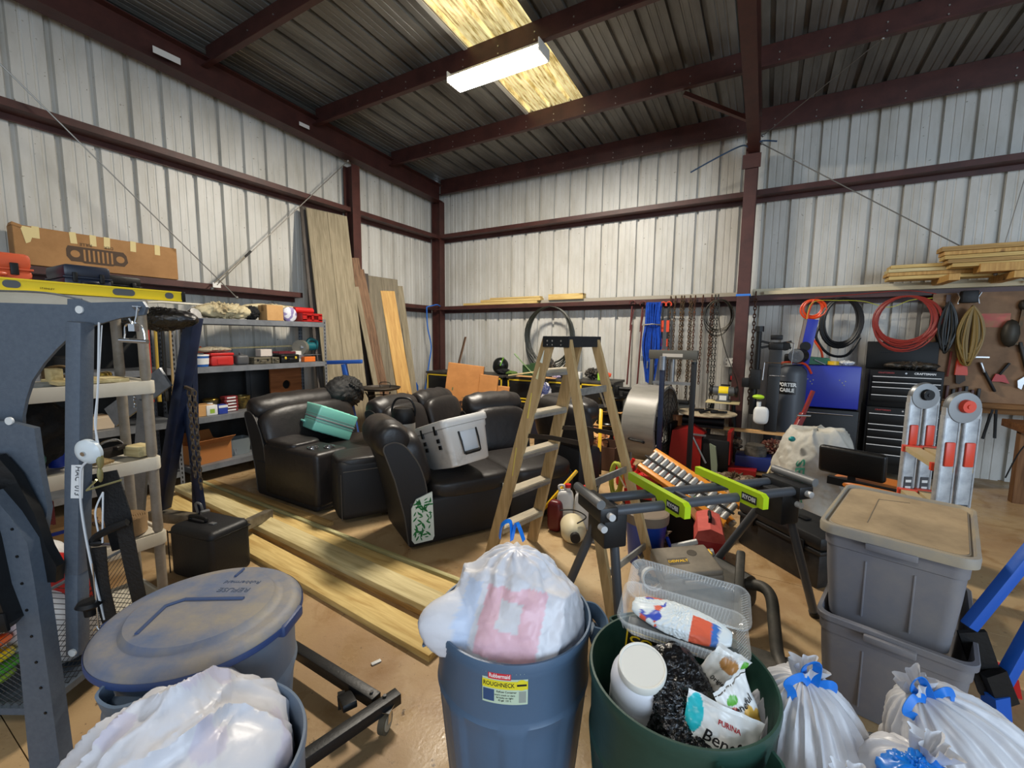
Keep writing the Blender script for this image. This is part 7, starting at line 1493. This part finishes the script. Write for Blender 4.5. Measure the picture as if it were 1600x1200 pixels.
tool('long_pliers', 'shorter black tongs hanging left under the tool board ledge', 8.47, .62, [('handle', lambda m: (m.bar((0, 0, .30), (-.04, 0, .0), .025, .02), m.bar((.03, 0, .3), (.04, 0, .02), .025, .02)), dark)])
# lumber stack at upper right
LX = 7.50
rows_ = [(7.52, 9.6, 2.44, .0, 0), (7.50, 9.6, 2.485, .0, 1), (7.51, 9.6, 2.53, .0, 0), (7.53, 9.4, 2.575, .0, 1)]
for k, (a, b, z, y, m) in enumerate(rows_): lstack(('lowest', 'second lowest', 'second highest', 'highest')[k]+' board of the left lumber stack at the upper right', a, b, -.36, z, .24, .04, (woods[0], org_w, woods[1], woods[0])[k], 'lumber_board', 'left stack at the upper right')
RS = [(8.24, 2.46, -.62, .09, 1, 'thick'), (8.02, 2.53, -.60, .04, 0, 'lowest thin'), (7.98, 2.575, -.60, .04, 3, 'second thin'), (7.95, 2.62, -.60, .04, 0, 'third thin'), (7.94, 2.665, -.60, .04, 1, 'fourth thin'), (7.92, 2.71, -.60, .05, 3, 'top wide')]
for k, (a, z, y, h, m, nm) in enumerate(RS): lstack(nm+' board of the nearer right lumber stack, far upper right', a, 9.7, y, z, .2, h, (woods[0], org_w, woods[1], woods[3])[m], 'lumber_board', 'right stack at the upper right')
t = thing('lumber_bracket', 'wooden cantilever bracket carrying the upper right lumber', 'bracket', (8.02, -.5, 2.38)); mb = MB(); mb.box((0, 0, .03), (.09, .62, .07)); mb.build('arm', org_w, t); mb = MB(); mb.box((.5, 0, .03), (.09, .62, .07)); mb.build('arm', org_w, t)
t = thing('vise_bench', 'rough wooden bench leg and top with a grey vise at the right edge', 'bench', (8.70, -1.0, 0)); rw = wood('rough_bench', '#7c5a3c', '#5c3f28', 4, 2)
mb = MB(); mb.box((-.02, .1, .40), (.10, .10, .80), bev=.004); mb.build('leg', rw, t); mb = MB(); mb.box((.35, .1, .82), (.95, .5, .08), bev=.006); mb.build('top', wood('rough_top', '#7c5433', '#5e3d24', 4, 0), t); mb = MB(); mb.box((.12, .0, .92), (.2, .12, .12), bev=.02); mb.cyl((.12, -.1, .9), (.12, -.25, .9), .02); mb.build('vise', steel, t)
mb = MB(); mb.tube(smooth_path([(0, -.1, .8), (-.12, -.12, .6), (-.2, -.12, .3)], 6), .006, 6); mb.build('cord', dark, t)

t = thing('blue_tape_band', 'band of blue tape wrapped round the column where the girt crosses it', 'tape', (5.95, -.38, 2.32)); 
mb = MB(); mb.box((0, -.152, 0), (.165, .008, .03)); mb.box((-.085, 0, 0), (.008, .31, .03)); mb.box((.085, 0, 0), (.008, .31, .03)); mb.build('tape', mat('band_blue', '#2f72c8', .4), t)
mb = MB(); mb.tube(smooth_path([(-.75, .05, -.20), (-.35, 0, -.06), (-.1, -.04, .0), (.0, -.06, -.05), (.12, -.02, .02), (.3, .03, .0)], 6), .010, 6); tag(mb.build('blue_airline', mat('airline_blue', '#23405e', .4), loc=(5.93, -.62, 4.28)), 'thin dark blue line looped round the top of the column', 'hose')
# ================================================================ clutter on the floor
t = thing('white_woven_sack', 'large white woven sack with teal lettering standing on the floor', 'sack', (6.74, -2.58, 0), .35)
def f(d, th, ph):
    r = min(ell(d, (.34, .28, .52)), rboxr(d, (.285, .23, .43)))
    return r+.03*crinkle(d, 61)+.03*nz(d, 2.3, 3)+.03*(1-abs(math.sin(2.6*th+3*d.z+2*nz(d, 1.3, 7))))**3
mb = MB(); star(mb, f, 130, 90); o = mb.build('sack_cloth', mat('sack_white', '#b9b6ab', .55, bump=(12, .6), n=3, col2='#a5a196'), t, 60); o.location.z = .43
o = text('SEEDS', .17, mat('sack_teal', '#5fb59b', .6), t, Matrix.Identity(4), bold=.004); me = o.data
for v in me.vertices:
    z = .42-v.co.x*1.1; x = -.27+v.co.y*.9; d = Vector((x, -.26, z-.43)).normalized(); R__ = f(d, math.atan2(d.y, d.x) % (2*PI), math.asin(d.z)); k = (f(d, 0, math.asin(max(-1, min(1, d.z))))+.006)
    v.co = Vector((0, 0, .43))+d*(R__+.010)
mb = MB(); mb.sph((-.28, -.16, .80), (.03, .02, .025), 10); mb.build('teal_stopper', mat('teal_cap', '#128a8a', .4), t)
t = thing('padded_stool', 'black padded back and orange seat of a shop stool behind the totes', 'stool', (7.10, -3.10, 0), -.38)
orr = mat('orange_vinyl', '#c4702a', .4)
mb = MB(); mb.box((-.13, -.16, .73), (.44, .06, .23), (.12, 0, 0), .045, 4); mb.build('back_pad', pad, t); mb = MB(); mb.cushion((.04, .0, .55), (.62, .42, .09), p=3, n=16); mb.build('seat', orr, t)
mb = MB(); mb.box((.0, -.16, .56), (.55, .05, .06)); mb.bar((-.12, -.16, .45), (-.12, -.16, .75), .05, .02); mb.build('frame', dark, t); mb = MB(); [mb.bar((sx*.12, sy*.12, .5), (sx*.24, sy*.2, 0), .025, .025) for sx in (-1, 1) for sy in (-1, 1)]; mb.build('legs', dark, t)
t = thing('orange_hub_wheel', 'small wheel with an orange hub beside the tool cabinet', 'wheel', (7.20, -1.55, .30), .3); Wm = Matrix.Rotation(PI/2, 4, 'X'); mb = MB(); mb.lathe([(.0, .035), (.12, .045), (.18, .03), (.18, -.03), (.12, -.045), (0, -.035)], 36, c=(0, 0, 0), M=Wm); mb.build('tyre', dark, t); mb = MB(); mb.lathe([(0, .06), (.09, .055), (.13, .046), (.13, .03)], 36, M=Wm); mb.build('hub', MATS['orange_vinyl'], t)
mb = MB(); mb.box((0, .12, -.15), (.3, .2, .3)); mb.build('frame', dark, t)
# multi position ladder
t = thing('folding_ladder', 'folded aluminium multi-position ladder with red-orange locks behind the totes', 'ladder', (7.15, -3.95, 0), 0); lgr = mat('ladder_red', '#d8442a', .4); al = mat('ladder_alu', '#aeb0b1', .4, .3, n=20, col2='#94979a')
LH = 1.27
P0 = Vector((-.03, .03)); 
def rail(cx, cy, top=LH):
    mb = MB(); mb.bar((cx, cy, .02), (cx, cy, top), .028, .085, roll=LR); return mb
LR = .0
dx = Vector((.93, -.10)).normalized()
def side(ox, oy, name):
    for s in (-1, 1):
        c = Vector((ox, oy))+Vector((math.cos(LA), math.sin(LA)))*s*.052
        mb = MB(); mb.box((0, 0, LH/2), (.088, .026, LH), bev=.003); mb.box((-.038, -.0, LH/2), (.008, .032, LH)); mb.box((.038, 0, LH/2), (.008, .032, LH)); r = mb.build('rail', al, t); r.location = (c.x, c.y, .02); r.rotation_euler = (0, 0, LA)
        mb = MB(); mb.box((0, -.018, 1.05), (.05, .014, .14), bev=.012); q = mb.build('lock_handle', lgr, r)
        mb = MB(); mb.box((0, -.0165, .62), (.05, .003, .28)); mb.build('label', mat('ladder_label', '#3b3c3f', .5), r); mb = MB(); [mb.box((0, -.0185, .55+.045*k), (.036, .002, .018)) for k in range(5)]; mb.build('label_print', lab2, r)
        if s < 0: text('Xtreme', .04, lab2, r, Matrix.Translation((0, -.018, .38)) @ Matrix.Rotation(PI/2, 4, 'X') @ Matrix.Rotation(PI/2, 4, 'Z'), bold=.001)
    mb = MB(); mb.lathe([(0, .022), (.085, .02), (.092, .0), (.085, -.02), (0, -.022)], 40, M=Matrix.Rotation(PI/2, 4, 'X')); hg = mb.build('hinge', mat('hinge_grey', '#8b8d8e', .35, .6), t); hg.location = (ox, oy, LH+.065); hg.rotation_euler = (0, 0, LA)
    mb = MB(); mb.cyl((0, -.02, .01), (0, -.045, .01), .038, .034, seg=20) ; mb.cyl((0, -.045, .01), (0, -.05, .01), .012, seg=12); mb.build('hinge_knob', lgr if name == 'near' else dark, hg)
    mb = MB(); mb.prism([(-.092, -.06), (-.092, .0), (-.03, -.05), (-.012, -.06)], .03); mb.prism([(.092, -.06), (.092, .0), (.03, -.05), (.012, -.06)], .03); mb.build('hinge_plate', al, hg)
LA = .45
side(.09, -.20, 'near'); side(.06, .36, 'far')
for k in range(4):
    for s in (-1, 1):
        z = .98-.30*k; c0 = Vector((.09, -.20))+Vector((math.cos(LA), math.sin(LA)))*s*.052; c1 = Vector((.06, .36))+Vector((math.cos(LA), math.sin(LA)))*s*.052
        mb = MB(); mb.bar((c0.x, c0.y, z), (c1.x, c1.y, z), .075, .03); rg = mb.build('rung', mat('rung_tan', '#b3a077', .5), t); e = (c1-c0).normalized()
        for q in (c0+e*.04, c1-e*.04): mb = MB(); mb.bar((q.x-e.x*.015, q.y-e.y*.015, z), (q.x+e.x*.015, q.y+e.y*.015, z), .10, .045); mb.build('rung_end', lgr, rg)
# blue hand truck at right
t = thing('blue_steel_frame', 'bright blue steel tube frame standing at the right edge by the totes', 'frame', (7.28, -5.02, 0), 0); bb_ = mat('frame_blue', '#1a56b4', .4)
mb = MB(); mb.bar((.16, .12, 1.25), (-.21, -.06, .53), .042, .042, bev=.004); mb.bar((.13, .12, .90), (-.10, -.03, .24), .045, .045, bev=.004); mb.build('tube', bb_, t)
mb = MB(); mb.bar((-.19, -.03, .50), (-.10, -.02, .25), .02, .09); mb.build('bracket', dark, t); mb = MB(); mb.bar((-.12, -.05, .36), (-.06, -.02, .22), .03, .08); mb.build('bracket', dark, t); mb = MB(); mb.bar((.19, .14, 1.05), (.35, .2, 1.0), .04, .04); mb.bar((.05, .055, .46), (.10, .08, .56), .048, .048); mb.build('worn_patch', lab2, t); mb = MB(); mb.bar((-.1, -.03, .26), (-.05, .0, .0), .06, .06); mb.build('foot', bb_, t)
t = thing('red_wheel_chock', 'small red plastic piece on the floor beside the lower tote', 'chock', (7.38, -4.55, 0)); mb = MB(); mb.prism([(-.06, 0), (.06, 0), (.04, .09), (-.05, .12)], .1); mb.build('chock', redp, t)
# black long tool box
t = thing('black_tool_chest', 'long black plastic truck tool box on the floor beside the saw stand', 'tool box', (6.55, -3.62, 0), -.78); bx_ = mat('dusty_black_box', '#1a1b1c', .5, n=4, col2='#3b3834', lo=.5, hi=.75)
mb = MB(); mb.box((0, 0, .13), (.72, .36, .26), bev=.02); mb.box((0, -.0, .255), (.74, .38, .03), bev=.008); mb.build('body', bx_, t); mb = MB(); mb.box((0, 0, .32), (.74, .38, .10), bev=.03); mb.build('lid', bx_, t); mb = MB(); mb.box((0, 0, .378), (.22, .06, .012), bev=.004); mb.build('handle', dark, t)
for s in (-1, 1): mb = MB(); mb.box((s*.22, -.195, .26), (.06, .014, .09), bev=.004); mb.build('latch', dark, t)
# red generator
t = thing('red_generator', 'red suitcase generator on the floor behind the saw stand', 'generator', (5.38, -3.10, 0), .15)
mb = MB(); mb.prism([(-.25, .04), (-.27, .2), (-.22, .30), (-.12, .36), (.20, .34), (.27, .24), (.27, .05)], .27); mb.build('housing', redp, t, 25); mb = MB(); mb.tube(smooth_path([(-.16, 0, .34), (-.12, 0, .42), (.0, 0, .44), (.14, 0, .41), (.17, 0, .34)], 5), .022, 10); mb.build('handle', redp, t)
mb = MB(); mb.box((.02, -.137, .27), (.13, .006, .05)); mb.box((.0, -.137, .10), (.3, .006, .04)); mb.box((-.26, 0, .03), (.05, .2, .05)); mb.box((.24, 0, .03), (.05, .2, .05)); mb.build('control_panel', dark, t); mb = MB(); mb.box((.10, -.138, .17), (.2, .006, .10)); mb.build('plate', mat('generator_plate', '#b8aaa0', .5), t); text('HONDA', .035, white, t, up_right((.06, -.139, .235)), bold=.001); mb = MB(); mb.box((.03, .0, .355), (.12, .14, .012), (0, .05, 0)); mb.build('top_label', mat('label_pinkish', '#cfa39a', .5), t)
t = thing('green_hose_loop', 'bright green hose loop on the floor behind the saw stand', 'hose', (5.75, -2.85, .0)); mb = MB(); mb.tube([(.12*math.cos(a), .1*math.sin(a), .02+.16*abs(math.sin(a/2))) for a in [2*PI*k/20 for k in range(20)]], .012, 6, True); mb.build('hose', mat('bright_green', '#2fae4e', .4), t)
t = thing('red_fuel_can', 'small red fuel can behind the ladder and before the generator', 'fuel can', (4.95, -2.55, 0)); mb = MB(); mb.box((0, 0, .12), (.2, .16, .24), bev=.03); mb.cyl((.05, 0, .24), (.09, 0, .32), .02); mb.build('can', redp, t)
t = thing('yellow_green_cord', 'yellow-green cord bundle standing behind the ladder leg', 'cord', (4.98, -3.05, 0)); mb = MB(); coil(mb, (0, 0, .20), .06, .19, 5, .012, 4); mb.build('cord', mat('lime_cord', '#b7bf45', .5), t)
# orange roller conveyor
t = thing('roller_conveyor', 'orange sided grey roller conveyor piece leaning behind the saw stand', 'conveyor', (5.72, -3.30, .36), rot=(.55, .36, -.32)); oc = mat('conveyor_orange', '#d88a2c', .4)
for s in (-1, 1): mb = MB(); mb.box((0, s*.12, 0), (.90, .05, .06), bev=.006); rl = mb.build('side_rail', oc, t); mb = MB(); [mb.cyl((-.42+.07*k, s*.172, 0), (-.42+.07*k, s*.174, 0), .006, seg=6) for k in range(13)]; mb.build('holes', dark, rl)
for k in range(14): mb = MB(); mb.cyl((-.41+.063*k, -.10, .01), (-.41+.063*k, .10, .01), .028, seg=12); mb.build('roller', mat('roller_pale', '#a9a9a6', .4, .4), t)
mb = MB(); mb.box((.0, -.01, .045), (.92, .018, .01)); mb.build('black_strip', dark, t)
for k, (a, b) in enumerate((((5.62, -3.15, .22), (6.02, -3.52, .05)), ((5.80, -3.0, .24), (6.12, -3.25, .05)))):
    t = thing('aluminium_tube', ('aluminium tube lying nearer, behind the lime bracket', 'aluminium tube with orange grip lying farther back')[k], 'tube', a); d = Vector(b)-Vector(a); mb = MB(); mb.cyl((0, 0, 0), d, .035, seg=18); mb.build('tube', al, t)
    mb = MB(); mb.cyl(d*.82, d*.95, .04, seg=18); mb.build('orange_grip', oc, t)
# white jugs
wj = mat('jug_white', '#cfcdc9', .4, sss=.1)
for k, (x, y, s, lb_) in enumerate(((4.82, -4.02, 1, 'white jug with red cap beside the sofa, left of two'), (4.97, -3.98, 1, 'white jug with red cap beside the sofa, right of two'))):
    t = thing('white_jug', lb_, 'jug', (x, y, 0), .3); mb = MB(); mb.cushion((0, 0, .19), (.15, .11, .34), p=4, n=18); mb.cyl((.02, 0, .34), (.02, 0, .385), .022); mb.tube(smooth_path([(-.05, 0, .34), (-.06, 0, .39), (-.02, 0, .40), (.0, 0, .36)], 4), .011, 8); mb.build('jug', wj, t); mb = MB(); mb.cyl((.02, 0, .385), (.02, 0, .415), .026, seg=16); mb.build('cap', redp, t)
t = thing('oil_jug', 'dark red oil jug half hidden beside the white jugs', 'jug', (4.76, -4.10, 0)); mb = MB(); mb.cushion((0, 0, .14), (.13, .10, .28), p=4, n=16); mb.build('jug', mat('oil_red', '#5e1418', .4), t)
t = thing('sprayer_tank', 'off-white round sprayer tank lying on its side on the floor', 'tank', (4.98, -4.22, .11), rot=(PI/2, .2, .5)); mb = MB(); mb.lathe([(0, -.14), (.06, -.135), (.10, -.10), (.105, .04), (.07, .11), (.04, .13), (0, .13)], 32); mb.build('tank', mat('sprayer_cream', '#cbbf9d', .5), t); mb = MB(); mb.tube(smooth_path([(.0, .10, .1), (.08, .13, .0), (.0, .12, -.12), (-.12, .08, -.15)], 6), .006, 6); mb.cyl((0, 0, .13), (0, 0, .17), .04); mb.build('hose', dark, t)
t = thing('yellow_handle_tool', 'long yellow fibreglass handle leaning low beside the sofa', 'handle', (4.56, -4.12, .06)); mb = MB(); mb.bar((0, 0, 0), (.30, .26, .44), .032, .026, bev=.008); mb.build('handle', MATS['handle_yellow'], t)
t = thing('brass_valve', 'small brass and steel valve lying by the ladder foot', 'valve', (5.14, -4.2, .02)); mb = MB(); mb.cyl((-.05, 0, .02), (.05, 0, .02), .018); mb.cyl((0, 0, .02), (0, 0, .07), .012); mb.cyl((0, 0, .07), (0, 0, .075), .03, seg=8); mb.build('valve', steel, t)
t = thing('blue_bucket', 'tall blue bucket with a dirty grey lid behind the saw stand leg', 'bucket', (5.57, -4.22, 0)); mb = MB(); mb.lathe([(0, 0), (.12, 0), (.155, .37), (.16, .38), (0, .38)], 40); mb.build('bucket', mat('bucket_blue', '#143a94', .4), t); mb = MB(); mb.lathe([(.162, .33), (.165, .36), (.165, .40), (.15, .405), (.14, .395), (0, .395)], 40); mb.build('lid', mat('dirty_lid', '#77695a', .7), t)
t = thing('sloped_black_case', 'black wedge-shaped case with handle behind the red tool box', 'case', (5.74, -3.75, 0), .10); mb = MB(); mb.prism([(-.19, 0), (-.19, .40), (-.05, .42), (.30, .02), (.30, 0)], .22); mb.build('body', dark, t); mb = MB(); mb.tube([(-.10, -.115, .29), (-.10, -.15, .30), (.03, -.15, .30), (.03, -.115, .30)], .008, 6); mb.build('handle', steel, t)
mb = MB(); mb.bar((-.04, -.02, .44), (.33, -.02, .03), .2, .012); mb.build('tan_board', card2, t)
t = thing('red_tool_box', 'old red metal tool box with a peaked lid on the floor', 'tool box', (5.98, -3.92, 0), .15); rb = mat('faded_red', '#9c1f1e', .45); rb2 = mat('faded_pink_red', '#c65a50', .5, n=6, col2='#b0463f')
mb = MB(); mb.box((0, 0, .11), (.21, .40, .22), bev=.006); mb.build('body', rb, t); mb = MB(); mb.prism([(-.108, .22), (-.085, .29), (.0, .32), (.085, .29), (.108, .22)], .405); mb.build('peaked_lid', rb2, t); mb = MB(); mb.tube(smooth_path([(0, -.07, .315), (0, -.06, .355), (0, .06, .355), (0, .07, .315)], 4), .012, 8); mb.build('handle', dark, t)
t = thing('spray_gun', 'white and blue paint spray gun with a metal cup lying in the clutter', 'spray gun', (5.88, -4.24, .13), .35); mb = MB(); mb.bar((-.12, 0, .06), (.06, .0, .12), .03, .035, bev=.008); mb.bar((-.10, 0, .06), (-.07, 0, -.04), .03, .025, bev=.006); mb.build('body', lab2, t); mb = MB(); mb.bar((-.13, 0, .02), (-.06, 0, -.06), .03, .02); mb.cyl((-.15, 0, .13), (-.12, 0, .05), .012); mb.build('blue_grip', MATS['blue_plastic'], t); mb = MB(); mb.cyl((.0, -.02, .0), (.17, -.02, .04), .045, seg=24); mb.build('metal_cup', steel, t)
cloth('grey_rubber_mat', 'dusty grey rubber mat rumpled on the floor near the ladder foot', (5.78, -4.42, 0), (.24, .22, .09), mat('dusty_rubber', '#4f493f', .85, n=5, col2='#6b6252', bump=(30, .3)), 140, amp=.08, cat='mat')
t = thing('dusty_black_bin', 'dusty black plastic housing lying under the grey drill case', 'housing', (6.06, -4.55, 0), -.5); mb = MB(); mb.box((0, 0, .10), (.40, .46, .20), bev=.07, seg=4); mb.cyl((-.1, .2, .15), (.16, .16, .15), .07, seg=20); mb.build('housing', mat('dusty_charcoal', '#3a3a38', .7, n=5, col2='#5a554b'), t)
t = thing('drill_case', 'dusty grey-tan power tool case with a yellow latch on the clutter', 'tool case', (5.93, -4.72, .235), rot=(.12, -.10, .52)); dc = mat('dusty_tan_case', '#7f7565', .65, n=5, col2='#6a6154')
mb = MB(); mb.box((0, 0, .045), (.36, .28, .09), bev=.02, seg=3); mb.build('bottom_shell', dc, t); mb = MB(); mb.box((0, 0, .10), (.35, .27, .04), bev=.015, seg=3); mb.box((0, -.15, .07), (.13, .03, .03), bev=.01); mb.build('top_shell', dc, t)
mb = MB(); mb.box((.178, .06, .09), (.012, .05, .05), bev=.003); mb.build('yellow_latch', MATS['handle_yellow'], t)
mb = MB(); mb.box((-.05, -.02, .1205), (.12, .06, .002)); lp = mb.build('label', mat('worn_label', '#4c453b', .6), t); text('DEWALT', .03, MATS['handle_yellow'], lp, Matrix.Translation((-.05, -.02, .122)), bold=.001)
mb = MB(); mb.lathe([(0, .0), (.03, .0), (.03, .002), (0, .002)], 16, c=(.06, .05, .12)); mb.build('round_mark', mat('dust_dark', '#4a4238', .8), t)
t = thing('pipe_ring', 'white pipe ring with black stripes lying beside the grey case', 'pipe ring', (5.75, -4.80, .20), rot=(1.2, .2, .3)); mb = MB(); mb.lathe([(.055, -.04), (.066, -.04), (.066, .04), (.055, .04), (.055, -.04)], 32); mb.build('ring', lab2, t); mb = MB(); mb.box((0, 0, 0), (.10, .02, .04)); mb.build('black_insert', dark, t)
t = thing('black_roll_bar', 'dusty black steel bar with a tall upright plate and a bent tube on the floor', 'bumper bar', (6.24, -4.62, 0)); db = mat('dusty_black_steel', '#34342f', .6, .3, n=6, col2='#57524a')
mb = MB(); mb.bar((-.02, .08, .38), (-.01, -.25, .10), .05, .10, bev=.015); mb.build('upright_plate', db, t); mb = MB(); mb.tube(smooth_path([(.02, -.02, .24), (.10, -.04, .26), (.15, -.10, .24), (.17, -.22, .15), (.19, -.34, .06), (.22, -.44, .04)], 6), .032, 14); mb.build('bent_tube', db, t); mb = MB(); mb.box((.10, -.42, .03), (.3, .2, .06), bev=.01); mb.build('foot_plate', db, t)
for k, (x, y, a) in enumerate(((5.42, -6.0, .4), (5.06, -6.06, 1.2))):
    t = thing('paper_scrap', ('tiny white plastic clip on the floor between the two cans', 'tiny white paper scrap on the bare floor by the planks')[k], 'scrap', ((5.86, -5.88, .001), (4.62, -6.02, .001))[k], a); mb = MB(); mb.box((0, 0, .004), (.05, .02, .006), bev=.001); mb.build('scrap', lab2, t)
for k, (x, y, z, h, c, lb_) in enumerate(((5.2, -3.6, 0, (.12, .1, .08), '#55483a', 'small heap of hardware behind the ladder'), (5.6, -3.98, 0, (.10, .1, .12), '#3c342c', 'small brown motor parts beside the blue bucket'), (6.5, -2.2, 0, (.2, .15, .12), '#3a2a22', 'dark scrap heap left of the white sack'))):
    cloth('scrap_heap', lb_, (x, y, z), h, mat('scrapb_%d' % k, c, .6, .3, n=18, col2='#9a8a72', bump=(25, .7), lo=.5, hi=.6), 150+k, cat='scrap', amp=.08)
